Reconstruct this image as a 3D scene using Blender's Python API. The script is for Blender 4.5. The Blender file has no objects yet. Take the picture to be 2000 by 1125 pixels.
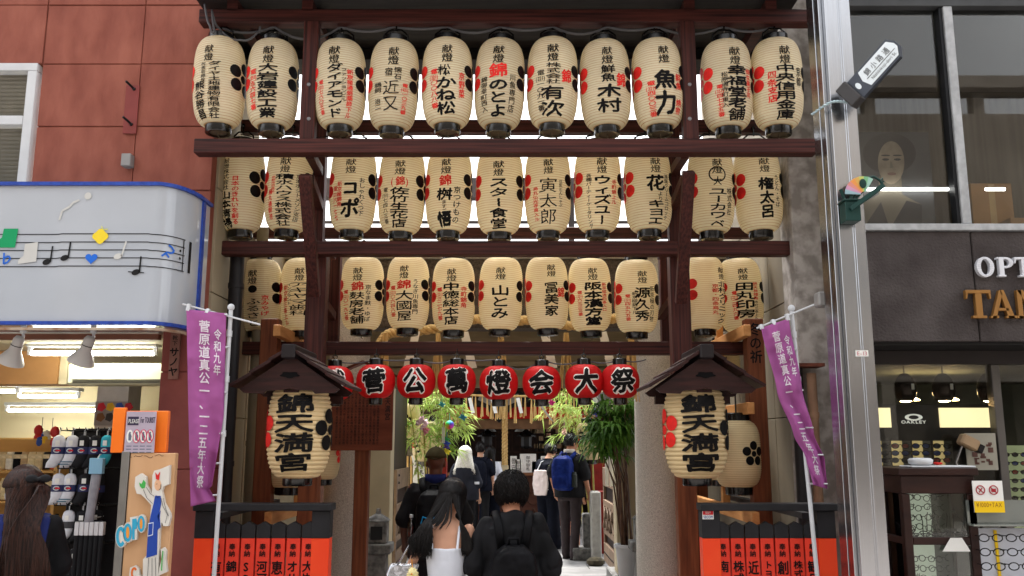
import bpy, bmesh, math, random, re
from mathutils import Vector, Matrix, noise
random.seed(7)
R = math.radians
S = bpy.context.scene
COL = S.collection
# ---------------------------------------------------------------- camera, sky, sun, exposure
CAMZ, FPX, PITCH = 1.8, 1720.0, R(10.0)
cam = bpy.data.cameras.new('camera'); cam.sensor_width = 36; cam.lens = FPX/2000*36
cam.clip_start = 0.05; cam.clip_end = 3000
camo = bpy.data.objects.new('camera', cam); COL.objects.link(camo)
camo.location = (0, 0, CAMZ); camo.rotation_euler = (R(90)+PITCH, 0, 0)
S.camera = camo
world = bpy.data.worlds.new('World'); S.world = world; world.use_nodes = True
wn = world.node_tree.nodes; wl = world.node_tree.links
bg = wn['Background']; bg.inputs[1].default_value = 0.14
sky = wn.new('ShaderNodeTexSky'); sky.sky_type = 'NISHITA'; sky.sun_disc = False
sky.sun_elevation = R(66); sky.sun_rotation = R(-15); sky.air_density = 1.0; sky.dust_density = 4.0; sky.ozone_density = 1.0
hs = wn.new('ShaderNodeHueSaturation'); hs.inputs['Saturation'].default_value = 0.10   # thin white overcast
wl.new(sky.outputs[0], hs.inputs['Color']); wl.new(hs.outputs[0], bg.inputs[0])
sun = bpy.data.lights.new('sun', 'SUN'); sun.energy = 1.5; sun.angle = R(12); sun.color = (1, .95, .87)
suno = bpy.data.objects.new('sun', sun); COL.objects.link(suno)
_az, _el = R(-15), R(66)
_sd = Vector((math.sin(_az)*math.cos(_el), math.cos(_az)*math.cos(_el), math.sin(_el)))
suno.rotation_euler = (-_sd).to_track_quat('-Z', 'Y').to_euler()
suno.location = (0, 5, 12)
S.view_settings.view_transform = 'Standard'; S.view_settings.look = 'None'
S.view_settings.exposure = 2.2; S.view_settings.gamma = 1.0
S.render.engine = 'CYCLES'
S.cycles.max_bounces = 6; S.cycles.diffuse_bounces = 3; S.cycles.glossy_bounces = 3
S.cycles.transmission_bounces = 4; S.cycles.transparent_max_bounces = 8
S.cycles.caustics_reflective = False; S.cycles.caustics_refractive = False
S.cycles.sample_clamp_indirect = 4.0

# ---------------------------------------------------------------- helpers
def ratio(y):
    py = (562.5-y)/FPX
    d = math.cos(PITCH)-py*math.sin(PITCH)
    return (math.sin(PITCH)+py*math.cos(PITCH))/d, d
def W(x, y, Y):
    "point of the place that stands Y metres ahead and shows at photograph pixel x, y"
    t, d = ratio(y)
    return Vector(((x-1000)/FPX*Y/d, Y, CAMZ+Y*t))
def Xat(x, y, Y): return W(x, y, Y).x
def Zat(y, Y): return CAMZ+Y*ratio(y)[0]
def lin(c): return tuple(((v/255)/12.92 if v/255 <= .04045 else ((v/255+.055)/1.055)**2.4) for v in c)
MATS = {}
def nodes(m): return m.node_tree.nodes, m.node_tree.links
def mat(name, rgb, rough=.6, metal=0, spec=.25, var=.12, vscale=6, bump=0, bscale=40, coat=0, stretch=None, rgb2=None, detail=4, mixlo=.35, mixhi=.65, trans=None, coord='Object', bdist=.003, alpha=None, emit=None, estr=0):
    if name in MATS: return MATS[name]
    m = bpy.data.materials.new(name); m.use_nodes = True; n, l = nodes(m)
    b = n['Principled BSDF']; c = lin(rgb)
    b.inputs['Roughness'].default_value = rough; b.inputs['Metallic'].default_value = metal
    b.inputs['Specular IOR Level'].default_value = spec; b.inputs['Coat Weight'].default_value = coat
    b.inputs['Coat Roughness'].default_value = .08
    tc = n.new('ShaderNodeTexCoord'); mp = n.new('ShaderNodeMapping')
    l.new(tc.outputs[coord], mp.inputs[0])
    if stretch: mp.inputs['Scale'].default_value = stretch
    if var or rgb2:
        nz = n.new('ShaderNodeTexNoise'); nz.inputs['Scale'].default_value = vscale; nz.inputs['Detail'].default_value = detail
        l.new(mp.outputs[0], nz.inputs['Vector'])
        rp = n.new('ShaderNodeValToRGB'); l.new(nz.outputs['Fac'], rp.inputs[0])
        e = rp.color_ramp.elements
        e[0].position = mixlo; e[1].position = mixhi
        c2 = lin(rgb2) if rgb2 else tuple(min(1, v*(1+var)) for v in c)
        c1 = c if rgb2 else tuple(v*(1-var) for v in c)
        e[0].color = (*c1, 1); e[1].color = (*c2, 1)
        l.new(rp.outputs[0], b.inputs['Base Color'])
    else:
        b.inputs['Base Color'].default_value = (*c, 1)
    if bump:
        bz = n.new('ShaderNodeTexNoise'); bz.inputs['Scale'].default_value = bscale; bz.inputs['Detail'].default_value = 5
        l.new(mp.outputs[0], bz.inputs['Vector'])
        bp = n.new('ShaderNodeBump'); bp.inputs['Strength'].default_value = bump; bp.inputs['Distance'].default_value = bdist
        l.new(bz.outputs['Fac'], bp.inputs['Height']); l.new(bp.outputs[0], b.inputs['Normal'])
    if emit:
        b.inputs['Emission Color'].default_value = (*lin(emit), 1); b.inputs['Emission Strength'].default_value = estr
    if alpha is not None: b.inputs['Alpha'].default_value = alpha
    if trans:
        tr = n.new('ShaderNodeBsdfTranslucent'); mx = n.new('ShaderNodeMixShader'); mx.inputs[0].default_value = trans
        src = b.inputs['Base Color'].links
        if src: l.new(src[0].from_socket, tr.inputs[0])
        else: tr.inputs[0].default_value = (*c, 1)
        l.new(b.outputs[0], mx.inputs[1]); l.new(tr.outputs[0], mx.inputs[2])
        l.new(mx.outputs[0], n['Material Output'].inputs[0])
    MATS[name] = m
    return m
def glass(name, tint=(1, 1, 1), refl=.06, rough=.02):
    "clear pane: mostly transparent, mirror-like at a few per cent plus Fresnel"
    if name in MATS: return MATS[name]
    m = bpy.data.materials.new(name); m.use_nodes = True; n, l = nodes(m); n.remove(n['Principled BSDF'])
    t = n.new('ShaderNodeBsdfTransparent'); t.inputs[0].default_value = (*tint, 1)
    g = n.new('ShaderNodeBsdfGlossy'); g.inputs['Roughness'].default_value = rough
    f = n.new('ShaderNodeFresnel'); f.inputs['IOR'].default_value = 1.45
    a = n.new('ShaderNodeMath'); a.operation = 'ADD'; a.inputs[1].default_value = refl; a.use_clamp = True
    mx = n.new('ShaderNodeMixShader'); l.new(f.outputs[0], a.inputs[0]); l.new(a.outputs[0], mx.inputs[0])
    l.new(t.outputs[0], mx.inputs[1]); l.new(g.outputs[0], mx.inputs[2]); l.new(mx.outputs[0], n['Material Output'].inputs[0])
    MATS[name] = m; return m

class MB:
    "collects shapes; build() links them as ONE mesh object"
    def __init__(s, off=(0, 0, 0)):
        s.v = []; s.f = []; s.mi = []; s.m = 0; s.off = Vector(off)
    def add(s, vs, fs):
        o = len(s.v); s.v += [Vector(p)-s.off for p in vs]
        s.f += [tuple(i+o for i in f) for f in fs]; s.mi += [s.m]*len(fs)
    def box(s, x0, x1, y0, y1, z0, z1, M=None):
        vs = [Vector((x, y, z)) for z in (z0, z1) for y in (y0, y1) for x in (x0, x1)]
        if M is not None: vs = [M @ p for p in vs]
        s.add(vs, [(0, 2, 3, 1), (4, 5, 7, 6), (0, 1, 5, 4), (2, 6, 7, 3), (0, 4, 6, 2), (1, 3, 7, 5)])
    def cbox(s, c, d, M=None):
        s.box(c[0]-d[0]/2, c[0]+d[0]/2, c[1]-d[1]/2, c[1]+d[1]/2, c[2]-d[2]/2, c[2]+d[2]/2, M)
    def bar(s, a, b, w, h, up=(0, 0, 1)):
        "rectangular bar from a to b, w across, h along up"
        a = Vector(a); b = Vector(b); d = (b-a).normalized(); u = Vector(up)
        sd = d.cross(u).normalized(); u2 = sd.cross(d).normalized()
        vs = []
        for p in (a, b):
            for (i, j) in ((-1, -1), (1, -1), (1, 1), (-1, 1)): vs.append(p+sd*(i*w/2)+u2*(j*h/2))
        s.add(vs, [(0, 3, 2, 1), (4, 5, 6, 7), (0, 1, 5, 4), (1, 2, 6, 5), (2, 3, 7, 6), (3, 0, 4, 7)])
    def tube(s, pts, r, n=8, cap=True, flat=1.0):
        pts = [Vector(p) for p in pts]; k = len(pts)
        rs = list(r) if isinstance(r, (list, tuple)) else [r]*k
        prev = None; vs = []
        for i, p in enumerate(pts):
            d = (pts[min(i+1, k-1)]-pts[max(i-1, 0)])
            d = d.normalized() if d.length > 1e-9 else Vector((0, 0, 1))
            if prev is None:
                a = Vector((1, 0, 0)) if abs(d.x) < .8 else Vector((0, 1, 0))
                u = (a-d*a.dot(d)).normalized()
            else:
                u = prev-d*prev.dot(d); u = u.normalized() if u.length > 1e-6 else prev
            prev = u; w = d.cross(u)
            for j in range(n):
                t = 2*math.pi*j/n; vs.append(p+u*(math.cos(t)*rs[i])+w*(math.sin(t)*rs[i]*flat))
        fs = [(i*n+j, i*n+(j+1) % n, (i+1)*n+(j+1) % n, (i+1)*n+j) for i in range(k-1) for j in range(n)]
        if cap: fs += [tuple(range(n-1, -1, -1)), tuple((k-1)*n+j for j in range(n))]
        s.add(vs, fs)
    def lathe(s, prof, n=24, c=(0, 0, 0), cap=True, M=None):
        c = Vector(c); vs = []
        for r, z in prof:
            for j in range(n):
                t = 2*math.pi*j/n; p = Vector((r*math.cos(t), r*math.sin(t), z))
                vs.append((M @ p if M is not None else p)+c)
        k = len(prof)
        fs = [(i*n+j, i*n+(j+1) % n, (i+1)*n+(j+1) % n, (i+1)*n+j) for i in range(k-1) for j in range(n)]
        if cap: fs += [tuple(range(n-1, -1, -1)), tuple((k-1)*n+j for j in range(n))]
        s.add(vs, fs)
    def ell(s, c, r, n=14, M=None):
        c = Vector(c); r = (r, r, r) if not isinstance(r, (tuple, list)) else r
        vs = []; h = n//2
        for i in range(h+1):
            a = math.pi*i/h-math.pi/2; ca = max(math.cos(a), 1e-3)
            for j in range(n):
                t = 2*math.pi*j/n; p = Vector((r[0]*ca*math.cos(t), r[1]*ca*math.sin(t), r[2]*math.sin(a)))
                vs.append((M @ p if M is not None else p)+c)
        fs = [(i*n+j, i*n+(j+1) % n, (i+1)*n+(j+1) % n, (i+1)*n+j) for i in range(h) for j in range(n)]
        fs += [tuple(range(n-1, -1, -1)), tuple(h*n+j for j in range(n))]
        s.add(vs, fs)
    def loft(s, rings, cap=True, closed=True):
        n = len(rings[0]); k = len(rings); vs = [p for r in rings for p in r]
        m = n if closed else n-1
        fs = [(i*n+j, i*n+(j+1) % n, (i+1)*n+(j+1) % n, (i+1)*n+j) for i in range(k-1) for j in range(m)]
        if cap: fs += [tuple(range(n-1, -1, -1)), tuple((k-1)*n+j for j in range(n))]
        s.add(vs, fs)
    def prism(s, poly, o, u, v, depth):
        "2-D outline poly in the frame o,u,v, pushed depth along u x v"
        o = Vector(o); u = Vector(u); v = Vector(v); w = u.cross(v).normalized()*depth
        a = [o+u*p[0]+v*p[1] for p in poly]; n = len(a)
        s.add(a+[p+w for p in a], [tuple(range(n-1, -1, -1)), tuple(range(n, 2*n))]+[(j, (j+1) % n, n+(j+1) % n, n+j) for j in range(n)])
    def quad(s, a, b, c, d): s.add([a, b, c, d], [(0, 1, 2, 3)])
    def build(s, name, material, parent=None, smooth=False, bevel=0, loc=None, angle=None, tri=False):
        me = bpy.data.meshes.new(name)
        me.from_pydata([tuple(p) for p in s.v], [], s.f)
        ml = material if isinstance(material, (list, tuple)) else [material]
        for m in ml: me.materials.append(m)
        if len(ml) > 1: me.polygons.foreach_set('material_index', s.mi)
        bm = bmesh.new(); bm.from_mesh(me)
        bmesh.ops.recalc_face_normals(bm, faces=bm.faces)
        if bevel:
            es = [e for e in bm.edges if len(e.link_faces) == 2 and e.calc_face_angle(0) > .5]
            bmesh.ops.bevel(bm, geom=es, offset=bevel, segments=1, affect='EDGES', clamp_overlap=True)
        bm.to_mesh(me); bm.free()
        if smooth:
            me.polygons.foreach_set('use_smooth', [True]*len(me.polygons))
            if angle: me.set_sharp_from_angle(angle=R(angle))
        o = bpy.data.objects.new(name, me); COL.objects.link(o)
        if parent is not None: o.parent = parent
        if loc is not None: o.location = loc
        return o
def tag(o, label=None, cat=None, group=None, kind=None):
    if label: o['label'] = label
    if cat: o['category'] = cat
    if group: o['group'] = group
    if kind: o['kind'] = kind
    return o
def thing(name, label, cat, loc=(0, 0, 0), rz=0, group=None):
    o = bpy.data.objects.new(name, None); COL.objects.link(o); o.empty_display_size = .1
    o.location = loc; o.rotation_euler = (0, 0, rz)
    return tag(o, label, cat, group)
def copy_tree(o, parent=None):
    c = o.copy(); COL.objects.link(c)
    if parent is not None: c.parent = parent
    for ch in [k for k in o.children]: copy_tree(ch, c)
    return c
TMP = bpy.data.scenes.new('bake')            # scratch scene: evaluates one object at a time
def baked(o):
    TMP.collection.objects.link(o)
    with bpy.context.temp_override(scene=TMP, view_layer=TMP.view_layers[0]):
        me = bpy.data.meshes.new_from_object(o.evaluated_get(bpy.context.evaluated_depsgraph_get()))
    TMP.collection.objects.unlink(o); return me
# ---- lettering
GL = {}
def glyph(ch, bold=0.0, nx=6, nz=3):
    "outline of one character filled, in a unit cell (0..1, 0..1), cut into slices so that it bends"
    key = (ch, round(bold, 3), nx, nz)
    if key in GL: return GL[key]
    c = bpy.data.curves.new('t', 'FONT'); c.body = ch; c.offset = bold; c.resolution_u = 2
    o = bpy.data.objects.new('t', c)
    me = baked(o)
    bm = bmesh.new(); bm.from_mesh(me)
    wide = ord(ch) > 0x2000
    for v in bm.verts:
        x, y = v.co.x, v.co.y
        v.co = Vector((x if wide else x+.5-.28, (y+.12), 0))
    for i in range(1, nx):
        bmesh.ops.bisect_plane(bm, geom=bm.verts[:]+bm.edges[:]+bm.faces[:], plane_co=(i/nx, 0, 0), plane_no=(1, 0, 0))
    for i in range(1, nz):
        bmesh.ops.bisect_plane(bm, geom=bm.verts[:]+bm.edges[:]+bm.faces[:], plane_co=(0, i/nz, 0), plane_no=(0, 1, 0))
    bm.verts.index_update()
    r = ([(v.co.x, v.co.y) for v in bm.verts], [tuple(v.index for v in f.verts) for f in bm.faces])
    bm.free(); bpy.data.objects.remove(o); bpy.data.curves.remove(c); bpy.data.meshes.remove(me)
    GL[key] = r; return r
def glyph_natural(ch, bold=0.0):
    "Latin letter with its own advance width"
    key = ('n', ch, round(bold, 3))
    if key in GL: return GL[key]
    c = bpy.data.curves.new('t', 'FONT'); c.body = ch; c.offset = bold; c.resolution_u = 3
    o = bpy.data.objects.new('t', c)
    me = baked(o)
    vs = [(v.co.x, v.co.y) for v in me.vertices]; fs = [tuple(p.vertices) for p in me.polygons]
    w = (max(p[0] for p in vs) if vs else .3)
    bpy.data.objects.remove(o); bpy.data.curves.remove(c); bpy.data.meshes.remove(me)
    GL[key] = (vs, fs, w); return GL[key]
BRUSH = [False]
BOLD5 = [(0, 0), (1, 0), (-1, 0), (0, 1), (0, -1)]
BOLD13 = [(0, 0)]+[(math.cos(.5236*k), math.sin(.5236*k)) for k in range(12)]
def text_line(mb, s, fn, x0, y0, w, h, bold=.01):
    "horizontal line of words fitted into w x h, fn(x, y, k) -> point, k a little above 1 for overlaid strokes"
    tot = 0; parts = []
    for ch in s:
        if ch == ' ': tot += .35; continue
        vs, fs, gw = glyph_natural(ch, 0); parts.append((tot, vs, fs)); tot += gw+.07+bold
    for (o, vs, fs) in parts:
        for i, (ax, ay) in enumerate(BOLD5 if bold > .004 else BOLD5[:1]):
            mb.add([fn(x0+(o+p[0])*w/tot+ax*bold*h, y0+p[1]*h/.72+ay*bold*h, 1+.05*i) for p in vs], fs)
def text_col(mb, s, fn, cx, ztop, zbot, w, bold=.01, nx=6, nz=3, dirs=BOLD5):
    "vertical column of characters; heavy strokes are the same outline laid down again a hair aside"
    toks = re.findall(r'\(\d+\)|.', s); n = len(toks); ch_h = (ztop-zbot)/n; cells = []
    for i, tk in enumerate(toks):
        if len(tk) == 1: cells.append((i, tk, cx, w))
        else:
            for j, c_ in enumerate(tk): cells.append((i, c_, cx+(j-(len(tk)-1)/2)*w*1.3/len(tk), w*1.3/len(tk)/.55))
    W0 = w
    for i, ch, cx, w in cells:
        if ch in ' 　': continue
        vs, fs = glyph(ch, 0, nx, nz)
        if ch == 'ー': vs = [(py_, 1-px_) for px_, py_ in vs]
        if BRUSH[0]:      # written by hand: strokes rise to the right, edges waver, sizes differ
            sd = random.uniform(0, 50); sx, sy, ro = random.uniform(.93, 1.08), random.uniform(.95, 1.05), random.uniform(-.05, .05)
            q_ = []
            for px_, py_ in vs:
                n1 = noise.noise(Vector((px_*5+sd, py_*5, 0))); n2 = noise.noise(Vector((px_*5, py_*5+sd, 7)))
                u, v = (px_-.5)*sx, (py_-.5)*sy
                q_.append((.5+u-ro*v+.035*n1, .5+v+(ro+.075)*u+.035*n2))
            vs = q_
        zb = ztop-(i+1)*ch_h; e = bold*min(W0, ch_h)*(random.uniform(.8, 1.25) if BRUSH[0] else 1)
        for q, (ax, ay) in enumerate(dirs if bold > .004 else dirs[:1]):
            mb.add([fn(cx+(p[0]-.5)*w+ax*e, zb+p[1]*ch_h*.98+ay*e, 1+.05*q) for p in vs], fs)
# ---------------------------------------------------------------- materials shared by many things
def wood(name, rgb, rgb2, rough=.5, stretch=(1, 1, 1), coat=0, sc=5):
    return mat(name, rgb, rough=rough, rgb2=rgb2, vscale=sc, stretch=stretch, detail=8, mixlo=.3, mixhi=.75, bump=.25, bscale=sc*4, bdist=.002, coat=coat)
M_BEAM = wood('stained_beam', (30, 11, 10), (86, 41, 34), .6, (.35, 13, 13), sc=5)
M_POST = wood('stained_post', (32, 12, 11), (86, 41, 34), .6, (13, 13, .35), sc=5)
M_TAN = wood('pale_timber', (176, 118, 66), (205, 150, 92), .6, (4, .5, 4), sc=6)
M_POSTB = wood('weathered_post', (84, 42, 22), (128, 72, 42), .6, (7, 7, .5), sc=5)
M_DARKW = wood('dark_timber', (38, 24, 20), (62, 40, 32), .55, (1, 1, 1), sc=6)
M_INK = mat('ink_black', (13, 11, 12), rough=.6, spec=.15, var=.3, vscale=30)
M_RED = mat('ink_red', (226, 40, 34), rough=.6, var=.12, vscale=25)
M_LACQ = mat('black_lacquer', (8, 8, 9), rough=.22, spec=.6, var=0)
M_IRON = mat('dark_iron', (32, 33, 36), rough=.45, metal=.3, var=.2)
M_WHITE = mat('white_plastic', (205, 208, 212), rough=.4, var=.04)
M_STEEL = mat('brushed_steel', (178, 180, 184), rough=.22, metal=1, var=.05, vscale=3, stretch=(40, 40, .6), bump=.06, bscale=10)
M_CABLE = mat('grey_cable', (92, 92, 96), rough=.5, var=0)
M_GRANITE = mat('granite', (156, 151, 143), rough=.8, rgb2=(212, 207, 198), vscale=120, detail=4, mixlo=.3, mixhi=.7, bump=.2, bscale=120, bdist=.002)
M_CONC = mat('concrete', (120, 112, 102), rough=.85, rgb2=(150, 142, 130), vscale=3, detail=8, bump=.25, bscale=60)
M_GREYST = mat('grey_stone', (84, 84, 84), rough=.85, rgb2=(138, 138, 136), vscale=14, detail=8, bump=.4, bscale=60)
M_BEIGE = mat('beige_paint', (184, 172, 144), rough=.7, var=.1, vscale=2)
M_PAPERW = mat('white_paper', (228, 228, 224), rough=.7, var=.04)
M_STRAW = mat('straw', (188, 152, 92), rough=.8, rgb2=(214, 182, 124), vscale=40, stretch=(1, 1, .2))
# ---------------------------------------------------------------- paper lanterns
def paper_mat(name, rgb, rgbline, nrib, half, trans=.45, wid=.16):
    m = mat(name, rgb, rough=.65, var=.05, vscale=5, trans=trans)
    n, l = nodes(m); b = n['Principled BSDF']
    tc = n.new('ShaderNodeTexCoord'); sx = n.new('ShaderNodeSeparateXYZ'); l.new(tc.outputs['Object'], sx.inputs[0])
    # bamboo hoops: one darker thread per rib
    a = n.new('ShaderNodeMath'); a.operation = 'MULTIPLY'; a.inputs[1].default_value = nrib/(2*half)
    l.new(sx.outputs['Z'], a.inputs[0])
    fr = n.new('ShaderNodeMath'); fr.operation = 'FRACT'; l.new(a.outputs[0], fr.inputs[0])
    lt = n.new('ShaderNodeMath'); lt.operation = 'LESS_THAN'; lt.inputs[1].default_value = wid; l.new(fr.outputs[0], lt.inputs[0])
    nz = n.new('ShaderNodeTexNoise'); nz.inputs['Scale'].default_value = 9; l.new(tc.outputs['Object'], nz.inputs['Vector'])
    mu = n.new('ShaderNodeMath'); mu.operation = 'MULTIPLY'; l.new(lt.outputs[0], mu.inputs[0]); l.new(nz.outputs['Fac'], mu.inputs[1])
    mu2 = n.new('ShaderNodeMath'); mu2.operation = 'MULTIPLY'; mu2.use_clamp = True; mu2.inputs[1].default_value = 1.5; l.new(mu.outputs[0], mu2.inputs[0])
    mx = n.new('ShaderNodeMix'); mx.data_type = 'RGBA'
    l.new(mu2.outputs[0], mx.inputs['Factor'])
    src = b.inputs['Base Color'].links[0].from_socket
    l.new(src, mx.inputs['A']); mx.inputs['B'].default_value = (*lin(rgbline), 1)
    l.new(mx.outputs['Result'], b.inputs['Base Color'])
    oi = n.new('ShaderNodeObjectInfo'); mr = n.new('ShaderNodeMapRange'); mr.inputs[3].default_value = .90; mr.inputs[4].default_value = 1.06; l.new(oi.outputs['Random'], mr.inputs[0])
    sn = n.new('ShaderNodeTexNoise'); sn.noise_dimensions = '4D'; sn.inputs['Scale'].default_value = 3.2; sn.inputs['Detail'].default_value = 6; l.new(tc.outputs['Object'], sn.inputs['Vector'])
    ml = n.new('ShaderNodeMath'); ml.operation = 'MULTIPLY'; ml.inputs[1].default_value = 50; l.new(oi.outputs['Random'], ml.inputs[0]); l.new(ml.outputs[0], sn.inputs['W'])
    m2 = n.new('ShaderNodeMapRange'); m2.inputs[1].default_value = .3; m2.inputs[2].default_value = .6; m2.inputs[3].default_value = .80; m2.inputs[4].default_value = 1.0; l.new(sn.outputs['Fac'], m2.inputs[0])
    m3 = n.new('ShaderNodeMath'); m3.operation = 'MULTIPLY'; l.new(mr.outputs[0], m3.inputs[0]); l.new(m2.outputs[0], m3.inputs[1])
    hv = n.new('ShaderNodeHueSaturation'); l.new(m3.outputs[0], hv.inputs['Value']); l.new(mx.outputs['Result'], hv.inputs['Color']); l.new(hv.outputs[0], b.inputs['Base Color'])
    for nd in n:
        if nd.type == 'BSDF_TRANSLUCENT': l.new(mx.outputs['Result'], nd.inputs[0])
    return m
RIBS = 36
def prof_fn(Rr, half, rc, p=3.0, q=.5):
    def f(z):
        t = min(1, abs(z)/half)
        return rc+(Rr-rc)*(max(0, 1-t**p))**q
    return f
def shade_mesh(Rr, half, rc, ribs, amp, p=3.0, q=.5, n=44, sub=3):
    f = prof_fn(Rr, half, rc, p, q); mb = MB(); pr = []
    # finer rings near the ends, where the profile turns
    N = ribs*sub
    for i in range(N+1):
        z = -half+2*half*i/N
        ph = (i % sub)/sub
        s = math.sin(math.pi*ph)
        pr.append((f(z)+amp*(s-.4), z))
    mb.lathe(pr, n=n, cap=False)
    return mb
def on_surface(f, Rr, gap=.004):
    def fn(u, z, k=1.0):
        a = u/Rr
        r = f(max(-1e9, z))+gap*k
        return Vector((r*math.sin(a), -r*math.cos(a), z))
    return fn
def disc(mb, fn, cu, cz, r, n=18, sq=1.0):
    vs = [fn(cu, cz)]; 
    for ring in (1, 2, 3):
        for j in range(n):
            t = 2*math.pi*j/n; vs.append(fn(cu+math.cos(t)*r*ring/3*sq, cz+math.sin(t)*r*ring/3))
    fs = [(0, 1+j, 1+(j+1) % n) for j in range(n)]
    for k in range(2):
        fs += [(1+k*n+j, 1+(k+1)*n+j, 1+(k+1)*n+(j+1) % n, 1+k*n+(j+1) % n) for j in range(n)]
    mb.add(vs, fs)
def crest(mb, fn, cu, cz, d=.090, tilt=0):
    for k in range(5):
        t = R(90+72*k+tilt); disc(mb, fn, cu+d*math.cos(t), cz+d*math.sin(t), d*.545)
    disc(mb, fn, cu, cz, d*.36)
PR, PH = .182, .345                                   # radius and half height of a donor lantern
M_PAPER = paper_mat('lantern_paper', (255, 242, 212), (208, 162, 100), RIBS, PH)
PF = prof_fn(PR, PH, .088, 3.4, .45)
SH = shade_mesh(PR, PH, .088, RIBS, .0026, 3.4, .45)
_cap = MB(); _cap.lathe([(.083, 0), (.09, .004), (.09, .062), (.084, .07), (.060, .072), (.058, .06)], n=28)
_proto = None
def rect_up(mb, x0, x1, y0, y1, z0, z1): mb.box(x0, x1, y0, y1, z0, z1)
def lantern_proto():
    root = thing('paper_lantern', 'x', 'lantern')
    SH.build('shade', M_PAPER, root, smooth=True)
    t = MB(); t.lathe([(.080, PH-.012), (.090, PH-.008), (.090, PH+.045), (.082, PH+.052), (.076, PH+.03)], n=28)
    top = t.build('top_cap', M_LACQ, root, smooth=True, angle=40)
    h = MB()
    # bent iron hanger over the cap
    h.tube([(-.092, 0, PH+.02), (-.088, 0, PH+.075), (-.04, 0, PH+.115), (.04, 0, PH+.115), (.088, 0, PH+.075), (.092, 0, PH+.02)], .007, 6)
    h.tube([(0, 0, PH+.10), (0, 0, PH+.16)], .007, 6); h.ell((0, 0, PH+.165), .016, 8)
    h.build('hanger', M_LACQ, top)
    b = MB(); b.lathe([(.060, -PH-.052), (.088, -PH-.058), (.092, -PH-.05), (.092, -PH+.008), (.083, -PH+.014)], n=28, cap=False)
    bot = b.build('bottom_cap', M_LACQ, root, smooth=True, angle=40)
    d = MB(); d.lathe([(.086, -PH-.046), (.02, -PH-.044), (.012, -PH-.03)], n=20)
    d.tube([(0, 0, -PH-.04), (0, 0, -PH-.075), (.012, 0, -PH-.085)], .004, 5)
    d.build('base_board', mat('cap_board', (120, 108, 86), var=.2), bot)
    return root
def make_lantern(loc, rz, label, group, cols, cr='RB', tilt=12, scale=1.0, shift=0):
    root = copy_tree(_proto); root.location = loc; root.rotation_euler = (0, 0, rz); root.scale = (scale,)*3
    root['label'] = label; root['group'] = group
    shade = [c for c in root.children if c.name.startswith('shade')][0]
    fn = on_surface(PF, PR)
    bk, rd = MB(), MB()
    for (s, cu, zt, zb, w, color, bold) in cols:
        text_col(bk if color == 'k' else rd, s, fn, cu*PR, (zt*.98+shift)*PH, (zb*.98+shift)*PH, w*PR, bold)
    if bk.f: bk.build('black_lettering', M_INK, shade)
    if rd.f: rd.build('red_lettering', M_RED, shade)
    if 'R' in cr:
        m = MB(); crest(m, fn, -1.47*PR, .02+shift*.12, tilt=tilt); m.build('red_crest', M_RED, shade)
    if 'B' in cr:
        m = MB(); crest(m, fn, 1.47*PR, .02+shift*.12, tilt=-tilt); m.build('black_crest', M_INK, shade)
    return root
_proto = lantern_proto(); BRUSH[0] = True
KT = lambda u=0, zt=.84, zb=.40, w=.46: ('献燈', u, zt, zb, w, 'k', .012)
def A(s, u=0, zt=.40, zb=-.78, w=.62, b=.03): return (s, u, zt, zb, w*1.2, 'k', b*1.2 if b > .012 else b)
def K(s, u, zt, zb, w=.26, b=.006): return (s, u, zt, zb, w*1.1, 'k', max(b, .014))
def D(s, u, zt, zb, w=.28, b=.012): return (s, u, zt, zb, w*1.1, 'r', b+.01)
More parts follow.
